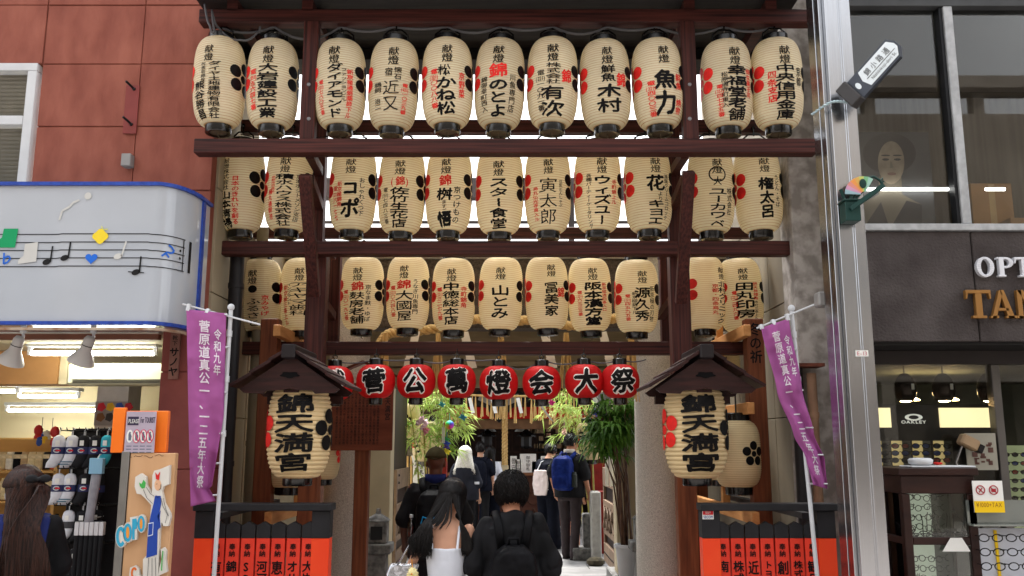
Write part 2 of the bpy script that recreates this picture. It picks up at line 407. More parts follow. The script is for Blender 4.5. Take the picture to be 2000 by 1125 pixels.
ROWS = [
 # (pixel y of the middle, depth, [(pixel x, turn, look, columns)])
 (165, 6.08, [
  (429, -8, 'two black name columns left of a big black plum crest', [KT(-.05, .82, .42, .4), A('ダイヤ土地建物有限会社', .2, .42, -.86, .42, .022), K('代表取締役', -.25, .40, -.05, .18), A('熊谷勝昌', -.42, -.02, -.86, .42, .02)]),
  (533, 0, 'six bold black characters and a red number left of them', [KT(), A('大岩建設工業', 0, .40, -.84, .7), D('電(351)五六四七番', -.62, .3, -.66, .28)]),
  (665, -4, 'bold slanting katakana and a red column on its right', [KT(-.05), A('ダイアモンド', -.02, .40, -.84, .56), K('ファッションビル', .34, .3, -.5, .22), D('新京極通蛸薬師下ル', .58, .28, -.84, .24), D('電(221)七八〇三番', -.6, .05, -.75, .22)]),
  (769, 0, 'thin sparse black characters widely spaced', [KT(.1), K('懐石', .3, .36, .06, .28, .008), K('宿', -.06, .34, .12, .3, .008), A('近又', .05, .06, -.66, .56, .0), K('鵜飼　治二', -.5, .0, -.62, .3), D('電(221)一〇三九番', .62, .0, -.7, .24)]),
  (874, 0, 'a square black bracket mark over bold kana and a red number', [KT(.08), ('┐', .02, .40, .08, .9, 'k', .03), A('松', -.04, .36, .08, .42, .01), A('かね松', .02, .06, -.80, .72), D('京野菜', .66, .2, -.42, .26), D('電(221)〇〇八八番', -.45, .26, -.66, .28)]),
  (976, 0, 'one large red character over three bold brushed kana', [KT(0), ('錦', 0, .40, .06, .72, 'r', .03), A('のとよ', .02, .04, -.84, .72), K('川魚専門店', .6, .18, -.72, .26), K('錦御幸町西入', -.58, .1, -.72, .28)]),
  (1079, 0, 'four stacked small characters over two huge ones', [KT(0), A('株式会社', .02, .38, -.14, .48, .014), A('有次', 0, -.16, -.84, .86), D('錦', .56, .26, -.08, .38, .02), K('電(221)一〇九一番', -.48, .22, -.72, .3)]),
  (1182, 0, 'two small and two large characters, red character at right', [KT(.05), A('鮮魚', .06, .38, -.02, .5, .02), A('木村', .08, -.06, -.72, .84), D('錦', .6, .22, -.12, .38, .02)]),
  (1284, 0, 'two very large black characters between red columns', [KT(.12), A('魚', .14, .26, -.2, .84), A('力', .12, -.22, -.78, .84), D('電(221)四〇〇三番', -.44, .0, -.8, .3), D('鮮魚', .72, .2, -.2, .28), D('焼物', .72, -.4, -.74, .28)]),
  (1419, 4, 'six bold characters and two narrow columns on their left', [KT(.1), A('幸福堂老舗', .16, .40, -.84, .72), D('御生菓子司', .66, .34, -.34, .22), K('松原通寺町東入', -.34, .24, -.58, .24), D('電(351)四七七五番', -.54, -.04, -.76, .26)]),
  (1517, 4, 'six bold characters with four red characters on their left', [KT(.02), A('中央信用金庫', .02, .40, -.84, .7), D('四条支店', -.5, .24, -.48, .34, .015), K('京都', .6, .36, -.1, .26)]),
 ]),
 (372, 6.70, [
  (472, -14, 'a whole black plum crest facing the street', [K('献燈株式会社', -.22, .72, -.02, .3, .012), A('山本清掃', -.24, -.04, -.86, .5), D('日本のきれいを創る', .22, .3, -.8, .3, .018)]),
  (565, 2, 'crowded black columns, partly behind the slanting timber', [KT(0, .74, .36), A('積水ハウス株式会社', 0, .34, -.84, .66), K('京滋ポジトメゾン支店', .6, .36, -.74, .26, .01), D('京都市中京区', -.5, .3, -.1, .2), D('烏丸通御池', -.62, .0, -.7, .2)]),
  (690, 0, 'two brushed katakana set far apart', [KT(0, .74, .38), A('コ', .0, .22, -.14, .6), A('ポ', 0, -.2, -.66, .74), K('おしゃれくつ下', .5, .3, -.6, .26, .006), D('新京極錦角', -.46, .2, -.4, .22), D('電(221)六一七七', -.68, .1, -.7, .2)]),
  (785, 0, 'a bracketed red character over five bold ones', [KT(.08, .74, .38), ('錦', .1, .36, .12, .42, 'r', .025), ('(', -.22, .36, .12, .3, 'r', .02), (')', .42, .36, .12, .3, 'r', .02), A('佐竹生花店', .08, .1, -.82, .68), K('電(551)七四八三番', -.56, .1, -.74, .24)]),
  (877, 0, 'a red character over two heavy black ones, kana at right', [KT(0, .76, .38), ('錦', -.02, .36, .1, .52, 'r', .03), A('桝', -.04, .06, -.26, .6, .035), K('ますご', -.05, -.24, -.54, .2, .0), A('悟', -.04, -.48, -.84, .58, .035), K('京つけもの', .5, .1, -.76, .32, .01)]),
  (976, 0, 'six bold black characters only and no red writing', [KT(0, .74, .36), A('スター食堂', .02, .34, -.84, .72)]),
  (1070, 0, 'three thin square-drawn characters and a slanting red column', [KT(.02, .76, .38), A('寅太郎', 0, .3, -.78, .7, -.006), K('豆乳とんしゃぶ', .56, .26, -.38, .18, .0), D('烏丸仏光寺東入ル', -.56, .1, -.7, .24)]),
  (1167, 0, 'bold katakana between a black column and a red column', [KT(.04, .76, .38), A('ウィズユー', .06, .34, -.8, .66), K('各種パーティーケータリング', -.52, .38, -.86, .24, .01), D('寺町錦上ル', .6, .26, -.32, .26, .012)]),
  (1265, 2, 'bold characters and a long thin kana column at right', [KT(.14, .74, .38), A('花', .12, .34, -.06, .7), K('より', .3, -.06, -.3, .22, .01), A('キヨエ', .12, -.26, -.82, .66), K('湯葉クリームコロッケ', .62, .36, -.7, .22, .012)]),
  (1388, 4, 'a black ring mark over five bold katakana', [KT(.04, .74, .38), A('ユーカワベ', .06, .06, -.84, .68), K('大', .04, .32, .1, .34, .02), K('株式会社', .6, .08, -.56, .26, .012)]),
  (1480, 4, 'three separate brushed characters and thin kana at right', [KT(.04, .76, .4), A('権太呂', .06, .3, -.66, .58, .035), K('うどん・そば', .56, .36, -.4, .24, .006)]),
 ]),
 (576, 7.36, [
  (508, -2, 'a round black swirl mark over brushed kana', [KT(-.08, .72, .3), A('ふるさと', -.02, -.08, -.86, .56, .012), D('京みやげ', .5, .0, -.58, .36, .012), D('新京極六角上ル', -.68, .0, -.76, .24)]),
  (590, 0, 'five broad katakana half hidden by a timber', [KT(.1, .74, .36), A('アキヤマ歯科', .1, .34, -.6, .8, .012), K('インプラント', -.36, .32, -.3, .22), D('新京極三条上ル', -.56, .28, -.84, .22)]),
  (708, 0, 'a red character over five black ones, thin column at right', [KT(-.02, .72, .34), ('錦', -.02, .32, .06, .58, 'r', .03), A('麸房老舗', -.04, .04, -.84, .62, .02), K('京なま麩・ゆば', .48, .24, -.78, .28, .008), D('電(221)〇一九七番', -.6, .1, -.74, .28)]),
  (797, 0, 'a red character over three tall black ones', [KT(-.04, .74, .36), ('錦', -.04, .34, .06, .64, 'r', .03), A('大國屋', -.02, .04, -.8, .66, .014), K('うなぎ川魚専門', .5, .36, -.62, .26, .004), D('電(221)〇六四八番', -.58, .18, -.68, .28)]),
  (886, 0, 'five bold black characters, red column on each side', [KT(0, .72, .34), A('中徳総本店', -.02, .32, -.84, .68, .028), D('寺町錦角', .58, .22, -.38, .3, .014), D('電(221)三二七九番', -.58, .2, -.72, .28)]),
  (978, 0, 'three plain brushed characters and nothing else', [KT(.02, .74, .38), A('山とみ', .02, .24, -.7, .76, .022)]),
  (1068, 0, 'three brushed characters with one red character at right', [KT(.16, .8, .44), A('冨美家', .14, .3, -.66, .56, .02), D('錦', .62, .18, -.14, .36, .024)]),
  (1152, 0, 'five heavy black characters between narrow red columns', [KT(.06, .76, .4), A('阪本漢方堂', .06, .36, -.84, .76, .04), D('新京極通四条入口', .6, .34, -.46, .24, .012), D('電(221)六三三三番', -.58, .12, -.58, .24)]),
  (1243, 2, 'three large characters with narrow columns on both sides', [KT(.16, .72, .36), A('源久秀', .16, .26, -.7, .62, .022), K('新京極の刃物', .64, .3, -.7, .24, .0), K('新京極錦下ル', -.2, .12, -.5, .24, .004), D('電(221)四五九五番', -.52, .06, -.68, .26, .012)]),
  (1375, 14, 'a red crest and red column, half hidden by an upright', [KT(.42, .74, .38, .4), A('北村クリニック', .46, .34, -.84, .52, .022), D('京都・四条烏丸', .02, .24, -.6, .32, .012)]),
  (1446, 0, 'four heavy black characters left of a narrow mixed column', [KT(-.04, .74, .38), A('田丸印房', -.02, .34, -.66, .8, .035), D('錦天神様角', .5, .34, -.16, .24, .014), K('寺町三条上ル', .5, -.18, -.7, .2), D('電(221)二四九六番', -.48, .1, -.7, .24)]),
 ])]
ORD = ['first', 'second', 'third', 'fourth', 'fifth', 'sixth', 'seventh', 'eighth', 'ninth', 'tenth', 'eleventh']
rowname = ['top', 'middle', 'lowest']
for ri, (py, Y, lst) in enumerate(ROWS):
    for i, (px, turn, look, cols) in enumerate(lst):
        dy = random.uniform(-3, 4) + (i*.45 if ri == 0 else i*.2)
        p = W(px, py+dy-(2 if ri == 1 else 1), Y)
        cr = 'RB'
        lan = make_lantern(p, R(turn), f'{rowname[ri]}-row lantern with {look}', 'cream donor lanterns hung in three rows', cols, cr, tilt=random.uniform(12, 22), shift=(-.115, -.15, -.06)[ri])
        lan.scale = (random.uniform(.985, 1.015), 1, (.95, 1, .89)[ri]*random.uniform(.99, 1.01)); lan.rotation_euler = (R(random.uniform(-2, 2)), R(random.uniform(-1.5, 1.5)), R(turn+random.uniform(-4, 4)))
        if ri == 2 and i == 0:
            shade = [c for c in lan.children if c.name.startswith('shade')][0]
            m = MB(); disc(m, on_surface(PF, PR), -.06*PR, .1*PH, .036); m.build('round_mark', M_INK, shade)
        if ri == 1 and i == 9:
            shade = [c for c in lan.children if c.name.startswith('shade')][0]; fn = on_surface(PF, PR)
            m = MB(); n = 28; vs = []
            for rr in (.052, .062):
                vs += [fn(.04*PR+rr*1.1*math.cos(2*math.pi*j/n), .21*PH+rr*math.sin(2*math.pi*j/n)) for j in range(n)]
            m.add(vs, [(j, (j+1) % n, n+(j+1) % n, n+j) for j in range(n)]); m.build('ring_mark', M_INK, shade)
for o in [_proto]+list(_proto.children_recursive): bpy.data.objects.remove(o)
# ---- red round lanterns
M_REDP = paper_mat('red_paper', (232, 28, 30), (176, 14, 20), 26, .125, trans=.2, wid=.3)
RR, RH = .153, .132
RF = prof_fn(RR, RH, .052, 2.2, .5)
rsh = shade_mesh(RR, RH, .052, 26, .0016, 2.2, .5, n=40)
_white = mat('white_outline', (240, 232, 226), rough=.6, var=.03)
for i, (px, ch, lk) in enumerate([(653, '獻', 'mostly hidden behind the roofed lantern'), (734, '菅', 'grass-topped character, beside the dark roof tip'), (813, '公', 'four-stroke open character'), (892, '萬', 'dense many-stroked character with a boxed middle'), (974, '燈', 'character with a fire stroke on its left'), (1058, '会', 'peaked roof-shaped character'), (1141, '大', 'simple three-stroke character'), (1211, '祭', 'rightmost, character over a three-legged base')]):
    Y = 7.0; p = W(px, 745+(3 if i in (0, 4, 5) else 0), Y)
    root = thing('red_lantern', f'round red paper lantern, {lk}', 'lantern', p, R([6, 2, 0, 3, 0, -3, 2, 4][i]), 'round red lanterns strung on a cable')
    sh = rsh.build('shade', M_REDP, root, smooth=True)
    fn = on_surface(RF, RR, .003); w = MB(); b = MB()
    text_col(w, ch, lambda u, z, k=1: fn(u, z, .55*k), .0, .101, -.099, .202, .085, dirs=BOLD13)
    text_col(b, ch, lambda u, z, k=1: fn(u, z, 1.6*k), .0, .101, -.099, .202, .036)
    w.build('white_outline', _white, sh); b.build('black_lettering', M_INK, sh)
    c = MB(); c.lathe([(.05, RH-.012), (.056, RH-.008), (.056, RH+.044), (.05, RH+.05), (.02, RH+.05)], n=22)
    tc_ = c.build('top_cap', M_LACQ, root, smooth=True, angle=40)
    c = MB(); c.tube([(-.02, 0, RH+.075), (0, 0, RH+.05), (.02, 0, RH+.075), (0, 0, RH+.09), (-.02, 0, RH+.075)], .006, 5); c.tube([(0, 0, RH+.08), (0, 0, RH+.13)], .004, 5); c.build('hanger', M_LACQ, tc_)
    c = MB(); c.lathe([(.03, -RH-.045), (.052, -RH-.05), (.055, -RH-.042), (.055, -RH+.006), (.049, -RH+.012)], n=22)
    bc_ = c.build('bottom_cap', M_LACQ, root, smooth=True, angle=40)
    c = MB(); c.lathe([(.05, -RH-.0515), (.01, -RH-.053)], n=16); c.build('base_board', mat('cap_board', (120, 108, 86)), bc_)
# ---- the two big lanterns under little roofs
BR, BH = .212, .325
M_BIGP = paper_mat('big_paper', (240, 214, 164), (186, 148, 92), 22, BH, trans=.12, wid=.1)
BF = prof_fn(BR, BH, .10, 3.2, .5)
bsh = shade_mesh(BR, BH, .10, 22, .010, 3.2, .5, n=48, sub=4)
def big_lantern(px, turn, label):
    Y = 6.15; p = W(px, 840, Y)
    root = thing('shrine_lantern', label, 'lantern', p, R(turn), 'big lanterns under small roofs')
    sh = bsh.build('shade', M_BIGP, root, smooth=True)
    fn = on_surface(BF, BR, .011); b = MB(); w = MB()
    text_col(b, '錦天満宮', fn, .0, .240, -.278, .26, .04, nz=5, dirs=BOLD13)
    b.build('black_lettering', M_INK, sh)
    m = MB(); crest(m, fn, -1.35*BR, .0, .095, 10); m.build('red_crest', M_RED, sh)
    m = MB(); crest(m, fn, 1.35*BR, .0, .095, 10); m.build('black_crest', M_INK, sh)
    c = MB(); c.lathe([(.08, -BH-.045), (.095, -BH-.05), (.10, -BH-.04), (.10, -BH+.004)], n=26); c.build('bottom_cap', M_LACQ, root, smooth=True, angle=40)
    c = MB(); c.lathe([(.10, BH-.004), (.10, BH+.05), (.09, BH+.06)], n=26); c.build('top_cap', M_LACQ, root, smooth=True, angle=40)
    return root
big_lantern(585, 3, 'big ribbed cream lantern under the left little roof, black crest showing')
big_lantern(1358, -3, 'big ribbed cream lantern under the right little roof, red crest showing')
M_ROOFW = wood('roof_boards', (28, 12, 11), (58, 28, 25), .5, (1, 9, 9), sc=4)
def lantern_roof(cx, label):
    Y0, Y1 = 5.85, 6.46
    zr = Zat(687, Y0); ze = Zat(756, Y0)
    xc = Xat(cx, 700, Y0); hw = 111/FPX*Y0/.995
    root = thing('lantern_roof', label, 'roof', (xc, Y0, ze), 0, 'little roofs over the big lanterns')
    h = zr-ze; L = Y1-Y0
    for sgn in (-1, 1):
        # three overlapping layers of boards, each a little higher
        m = MB()
        for k in range(3):
            a0, a1 = k/3, (k+1.08)/3
            x0, x1 = sgn*hw*(1-a0), sgn*hw*max(0, 1-a1)
            z0, z1 = h*a0*.97+.010*k, h*min(1, a1)*.97+.010*k
            nrm = Vector((sgn*h, 0, hw)).normalized()*.022
            vs = [Vector((x0, 0, z0)), Vector((x0, L, z0)), Vector((x1, L, z1)), Vector((x1, 0, z1))]
            vs2 = [v+nrm for v in vs]
            m.add(vs+vs2, [(0, 3, 2, 1), (4, 5, 6, 7), (0, 1, 5, 4), (1, 2, 6, 5), (2, 3, 7, 6), (3, 0, 4, 7)])
        m.build('roof_slope', M_ROOFW, root, bevel=.003)
    m = MB(); m.box(-.045, .045, -.03, L+.03, h-.045, h+.05); m.build('ridge_beam', mat('ridge_black', (34, 28, 30), rough=.5, var=.2), root, bevel=.008)
    # gable board with a cloud-shaped hole shown as a dark recessed cut and scalloped foot
    g = MB(); poly = [(-hw*.88, -.01), (-hw*.8, -.035), (-hw*.45, -.04), (-hw*.40, -.02), (-hw*.12, -.015), (0, -.005), (hw*.12, -.015), (hw*.40, -.02), (hw*.45, -.04), (hw*.8, -.035), (hw*.88, -.01), (0, h*.93)]
    for yy in (.05, L-.08): g.prism(poly, (0, yy+.03, 0), (1, 0, 0), (0, 0, 1), .03)
    g.build('gable_board', M_ROOFW, root)
    c = MB(); cl = []
    for k in range(24):
        t = 2*math.pi*k/24; rr = 1+.16*math.cos(5*t+R(90)); cl.append((.062*rr*math.cos(t), .02*rr*math.sin(t)+h*.36))
    c.prism(cl, (0, .0485, 0), (1, 0, 0), (0, 0, 1), .004); c.build('cloud_cutout', mat('hole_black', (9, 8, 9), rough=1, var=0), root)
    b = MB(); b.box(-.05, .05, .1, L, -.03, -.01); b.box(-hw*.7, hw*.7, L-.12, L-.05, -.09, -.03); b.box(-.03, .03, .27, .33, -.07, -.04); b.build('hanging_rail', M_ROOFW, root)
lantern_roof(564, 'dark gabled board roof over the left big lantern')
lantern_roof(1380, 'dark gabled board roof over the right big lantern')
BRUSH[0] = False
# ---------------------------------------------------------------- ground
M_ASPH = mat('street_paving', (112, 108, 106), rough=.85, rgb2=(146, 140, 136), vscale=5, detail=8, bump=.3, bscale=80)
g = MB(); g.quad((-400, -400, 0), (400, -400, 0), (400, 900, 0), (-400, 900, 0))
tag(g.build('street_ground', M_ASPH), kind='structure')
M_SLAB = mat('paving_slab', (112, 112, 113), rough=.75, rgb2=(150, 150, 150), vscale=2.2, detail=8, bump=.25, bscale=70)
M_SLABD = mat('paving_slab_dark', (88, 94, 102), rough=.7, rgb2=(120, 126, 132), vscale=3, detail=8, bump=.2, bscale=70)
GZ = .18
g = MB(); g.box(-4.5, 4.5, 11.36, 19.5, .004, GZ-.02)
y = 11.36; k = 0
rnd = random.Random(3)
while y < 19.4:
    d = rnd.uniform(.55, .8); x = -4.5
    while x < 4.5:
        w = rnd.uniform(.7, 1.3); g.m = 0
        g.box(x+.006, min(4.5, x+w)-.006, y+.006, y+d-.006, GZ-.03, GZ+rnd.uniform(-.002, .002)); x += w
    y += d
tag(g.build('courtyard_paving', [M_SLAB, M_SLABD], bevel=.004), kind='structure')
g = MB()
for a, b in ((-2.1, -.7), (-.694, .75), (.756, 2.0)): g.box(a, b, 10.98, 11.355, .004, GZ)
tag(g.build('courtyard_step', M_SLABD, bevel=.012), kind='structure')
# ---------------------------------------------------------------- the lantern frame
fr = thing('timber_scaffold', 'dark stained timber frame of three stepped tiers carrying the cream lanterns', 'frame', (-.1, 6.7, 0))
FO = (-.1, 6.7, 0)
def beam(x0, x1, ytop, ybot, Y, name, d=.11, m=M_BEAM):
    ym = (ytop+ybot)/2
    a = W(x0, ym, Y); b = W(x1, ym, Y); z0 = Zat(ybot, Y); z1 = Zat(ytop, Y)
    mb = MB(FO); mb.box(a.x, b.x, Y, Y+d, z0, z1); return mb.build(name, m, fr, bevel=.006)
beam(388, 1592, 17, 43, 6.0, 'top_beam')
beam(378, 1597, 270, 298, 5.95, 'beam')
beam(410, 1550, 470, 497, 6.58, 'beam')
beam(455, 1493, 667, 692, 7.22, 'beam')
beam(470, 1545, 233, 258, 6.72, 'beam', .09)
beam(468, 1482, 443, 463, 7.36, 'beam', .09)
def post(x, yt, yb, Y, w, d, name='upright', m=M_POST, zb=None):
    X = Xat(x, (yt+yb)/2, Y); z1 = Zat(yt, Y); z0 = zb if zb is not None else Zat(yb, Y)
    mb = MB(FO); mb.box(X-w/2, X+w/2, Y, Y+d, z0, z1); return mb.build(name, m, fr, bevel=.005)
for x in (603, 1347):
    u = post(x, 40, 274, 5.985, .105, .09)
    for yb in (165, 232):
        mb = MB(FO); p = W(x, yb, 5.985); mb.lathe([(.014, -.004), (.014, .004), (.008, .008)], 10, p, M=Matrix.Rotation(R(90), 3, 'X'))
        mb.build('bolt_head', mat('bolt_zinc', (130, 130, 132), metal=.6, rough=.4, var=0), u)
for x in (621, 1317): post(x, 190, 484, 6.70, .105, .1)
for x in (614, 1331): post(x, 484, 760, 6.70, .15, .13, 'main_post'); post(601 if x < 1000 else 1342, 760.5, 1125, 6.705, .145, .12, 'post_foot', M_POSTB, zb=.004)
for x in (652, 1301): post(x, 470, 690, 7.46, .09, .09, 'post')
for (xa, ya, xb, yb, Ya, Yb) in ((596, 342, 614, 578, 6.04, 6.60), (1345, 335, 1330, 592, 6.04, 6.60)):
    mb = MB(FO); mb.bar(W(xa, ya, Ya), W(xb, yb, Yb), .085, .06, (0, -1, .4)); mb.build('slanting_board', M_POST, fr, bevel=.004)
for s, xa, xb in ((1, 605, 624), (-1, 1338, 1316)):
    for (ya, yb, Ya, Yb) in ((350, 402, 6.15, 6.7), (560, 618, 6.85, 7.46), (300, 335, 6.05, 6.7), (455, 500, 6.8, 7.4)):
        mb = MB(FO); mb.bar(W(xa+(6*s if Ya > 6.5 else 0), ya, Ya), W(xb+(26*s if Ya > 6.5 else 0), yb, Yb), .06, .07); mb.build('brace', M_POST, fr, bevel=.003)
for X in (-2.05, 1.9, -1.5, 1.3):
    mb = MB(FO); z = Zat(230, 6.72)+.02; mb.bar((X, 6.0, Zat(30, 6.0)+.09), (X, 7.5, Zat(30, 6.0)+.09), .08, .1); mb.build('rafter', M_BEAM, fr)
M_SOFF = mat('sooty_boards', (26, 24, 25), rough=.7, rgb2=(40, 36, 36), vscale=3, stretch=(1, 8, 1))  # near-black boards, tone varying in streaks
mb = MB(FO); z = Zat(17, 6.0)+.07
mb.box(-2.32, 2.10, 5.62, 7.34, z, z+.05); mb.box(-2.32, 2.10, 5.58, 5.618, z-.07, z+.16)
mb.box(-2.3, 2.08, 6.8, 6.9, z-.1, z-.004)
mb.build('frame_roof', M_SOFF, fr, bevel=.004)
# power cables
def cable(name, label, pts, r=.006, n=7, cat='cable', m=M_CABLE, sag=None):
    mb = MB(); P = []
    for i in range(len(pts)-1):
        a, b = Vector(pts[i]), Vector(pts[i+1]); s = sag[i] if isinstance(sag, list) else (sag or 0)
        for k in range(n):
            t = k/n; P.append(a.lerp(b, t)+Vector((0, 0, -4*s*t*(1-t))))
    P.append(Vector(pts[-1])); mb.tube(P, r, 6)
    o = mb.build(name, m, smooth=True); tag(o, label, cat); return o
cable('power_cable', 'grey power cable looping along the tops of the top-row lanterns', [W(x, 52, 6.08) for x in (428, 535, 666, 770, 872, 977, 1080, 1186, 1283, 1412, 1512)], .009, sag=[.05, .1, .04, .02, .05, .03, .06, .03, .06, .04])
cable('power_cable', 'grey cable strung over the red round lanterns', [W(x, 702, 7.0) for x in (640, 734, 813, 892, 974, 1058, 1141, 1212, 1262)], .006, sag=[.03, .01, .03, .01, .08, .04, .03, .02])
cable('power_cable', 'bundle of grey cable hanging at the left end of the frame roof', [W(400, 8, 5.9), W(410, 50, 5.9), W(420, 62, 5.95), W(414, 20, 5.9), W(428, 55, 6.0), W(470, 78, 6.0), W(506, 60, 6.05), W(508, 52, 6.05)], .008, sag=.03)
cable('thin_wire', 'thin dark wire sagging between the lower lantern caps', [W(x, 262, 6.7) for x in (470, 560, 660, 785, 880, 975, 1075, 1170, 1265, 1390)], .004, sag=.03, cat='wire', m=M_LACQ)
# ---------------------------------------------------------------- torii with rope
to = thing('torii', 'grey granite torii gate with a straw rope behind the lantern frame', 'torii', (-.1, 8.6, 0))
TO = (-.1, 8.6, 0)
for xc in (677, 1282):
    X = Xat(xc, 900, 8.6); mb = MB(TO)
    mb.lathe([(.218, .004), (.212, .6), (.196, 2.2), (.188, 3.7)], 36, (X, 8.6, 0)); mb.build('pillar', M_GRANITE, to, smooth=True, angle=60)
M_TBEAM = mat('granite_soiled', (70, 62, 55), rough=.85, rgb2=(98, 88, 78), vscale=50, detail=7, bump=.3, bscale=90)  # lintel granite coloured darker for the shade it stands in
mb = MB(TO); z0, z1 = Zat(640, 8.45), Zat(506, 8.45); mb.box(-2.35, 2.2, 8.45, 8.76, z0, z1); mb.build('lintel', M_TBEAM, to, bevel=.012)
mb = MB(TO); mb.box(-2.45, 2.3, 8.38, 8.83, z1+.002, z1+.09); mb.build('cap_stone', M_GRANITE, to, bevel=.012)
# shimenawa: three strands twisted
def twisted(mb, path, r, turns, strands=3, n=8, k=160):
    P = [Vector(p) for p in path]
    def at(t):
        f = t*(len(P)-1); i = min(int(f), len(P)-2); u = f-i
        p0, p1, p2, p3 = P[max(i-1, 0)], P[i], P[i+1], P[min(i+2, len(P)-1)]
        return .5*((2*p1)+(p2-p0)*u+(2*p0-5*p1+4*p2-p3)*u*u+(3*p1-p0-3*p2+p3)*u**3)
    for s in range(strands):
        pts = []
        for i in range(k+1):
            t = i/k; p = at(t); d = (at(min(1, t+.005))-at(max(0, t-.005))).normalized()
            a = d.cross(Vector((0, 1, 0))); a = a.normalized() if a.length > 1e-4 else Vector((1, 0, 0)); b = d.cross(a)
            th = 2*math.pi*(turns*t+s/strands); pts.append(p+(a*math.cos(th)+b*math.sin(th))*r*.55)
        mb.tube(pts, r*.62, n)
Yr = 8.2
mb = MB(TO); twisted(mb, [W(742, 672, Yr), W(760, 652, Yr), W(800, 648, Yr), W(860, 640, Yr), W(915, 624, Yr), W(1000, 628, Yr), W(1060, 622, Yr), W(1110, 636, Yr), W(1170, 628, Yr), W(1215, 620, Yr), W(1268, 618, Yr)], .042, 15); ro = mb.build('straw_rope', M_STRAW, to, smooth=True)
def shide(mb, x, y, Y, s, flip=1):
    "folded paper zigzag hanging from x, y"
    p = W(x, y, Y)
    for k in range(4):
        dx = (k*.30)*s*flip*(.5 if k else .5); zz = -k*.62*s; j = (k % 2)*.03*s
        a = p+Vector((dx-.3*s, j, zz)); mb.add([a, a+Vector((.62*s, .02*s, .12*s)), a+Vector((.66*s+.18*s*flip, -.05*s, -.72*s)), a+Vector((.06*s+.18*s*flip, -.07*s, -.80*s))], [(0, 1, 2, 3)])
for x, f in ((812, -1), (906, 1), (1062, 1), (1176, 1)):
    mb = MB(TO); shide(mb, x, 650, 8.1, .125, f); mb.build('paper_streamer', mat('streamer_paper', (232, 226, 212), rough=.7, var=.05), ro)
for x in (752, 856, 978, 1106, 1232):
    mb = MB(TO)
    for k in range(14):
        a = W(x+random.uniform(-4, 4), 650, 8.15); b = a+Vector((random.uniform(-.07, .07), random.uniform(-.04, .04), -.55+random.uniform(-.1, .05)))
        mb.tube([a, a.lerp(b, .3)+Vector((0, 0, 0)), b], [.006, .009, .004], 5)
    mb.build('straw_tassel', M_STRAW, ro)
# ---------------------------------------------------------------- inner gate
M_GATEB = mat('gate_board', (134, 120, 92), rough=.75, var=.12, vscale=3, stretch=(1, 1, 6))
M_GATEW = wood('gate_timber', (112, 92, 76), (150, 128, 108), .6, (2, 2, 1), sc=5)
M_GDARK = wood('gate_dark', (42, 32, 30), (60, 46, 42), .6, (2, 2, .4), sc=4)
gt = thing('shrine_gate', 'beige boarded inner gate with tiled roof and open lattice doors', 'gate', (-.1, 10.6, 0)); GO = (-.1, 10.6, 0)
mb = MB(GO)
zt = Zat(756, 10.4)
mb.box(-2.35, 2.2, 10.4, 10.55, zt, Zat(716, 10.4)-.01); mb.box(-2.35, 2.2, 10.36, 10.6, Zat(716, 10.4), Zat(706, 10.4)); mb.box(-2.35, 2.2, 10.4, 10.55, Zat(706, 10.4)+.004, 3.45); mb.build('header', M_GATEB, gt, bevel=.004)
for x0, x1 in ((716, 763), (1202, 1246)):
    mb = MB(GO); a, b = Xat(x0, 900, 10.3), Xat(x1, 900, 10.3)
    mb.box(a, b, 10.3, 10.6, .35, zt); mb.build('gate_post', M_BEIGE, gt, bevel=.008)
    mb = MB(GO); mb.box(a-.06, b+.04, 10.2, 10.95, .004, .348); mb.build('post_foot', M_GREYST, gt, bevel=.012)
mb = MB(GO)
M_TILE = mat('roof_tile', (82, 76, 76), rough=.6, var=.2, vscale=8)
zr = 3.46
for i in range(30):
    x = -2.5+i*.165
    mb.box(x, x+.08, 9.75, 11.5, zr+.05, zr+.09)
mb.box(-2.6, 2.5, 9.75, 11.5, zr, zr+.052); mb.box(-2.55, 2.45, 10.5, 10.7, Zat(384, 10.5), Zat(347, 10.5)); mb.box(-2.55, 2.45, 10.9, 10.94, Zat(436, 10.9), Zat(431, 10.9))
for x in (-2.4, -.9, .7, 2.3): mb.box(x, x+.07, 10.56, 10.63, zr+.1, Zat(384, 10.5)-.002)
mb.m = 0; mb.build('gate_roof', M_TILE, gt)
def leaf(X, sgn, name='gate_leaf'):
    # opened inwards: runs back from the post
    L = 1.25; y0 = 10.97; z0 = .26
    mb = MB(GO); mb.box(X-.03, X+.03, y0, y0+L, z0, z0+2.35); 
    lf = mb.build('gate_leaf', M_GDARK, gt, bevel=.004)
    mb = MB(GO); e = sgn*.036
    xa, xb = sorted((X+sgn*.032, X+sgn*.07))
    for (a, b) in ((0, .24), (.36, .43), (.72, .80), (.98, 1.22), (2.22, 2.35)): mb.box(xa, xb, y0-.002, y0+L, z0+a, z0+b)
    for yy in (0, L-.08): mb.box(xa+.002, xb-.002, y0+yy, y0+yy+.08, z0+.241, z0+.98)
    mb.build('rails', M_GATEW, lf, bevel=.004)
    mb = MB(GO); xm = X+sgn*.05
    for k in range(3):
        ya = y0+.09+k*.36
        mb.bar((xm, ya, z0+.44), (xm, ya+.36, z0+.72), .03, .05, (1, 0, 0)); mb.bar((xm+sgn*.012, ya, z0+.72), (xm+sgn*.012, ya+.36, z0+.44), .03, .05, (1, 0, 0))
    mb.build('lattice', M_GATEW, lf)
    mb = MB(GO)
    for k in range(9): mb.ell((X+sgn*.07, y0+.1+k*.13, z0+.12), .014, 8)
    for zz in (1.06, 1.15): mb.ell((X+sgn*.07, y0+.15, z0+zz), .018, 8)
    mb.build('nail_heads', mat('nail_iron', (40, 34, 34), rough=.5, var=0), lf)
leaf(-1.47, 1); leaf(1.30, -1)
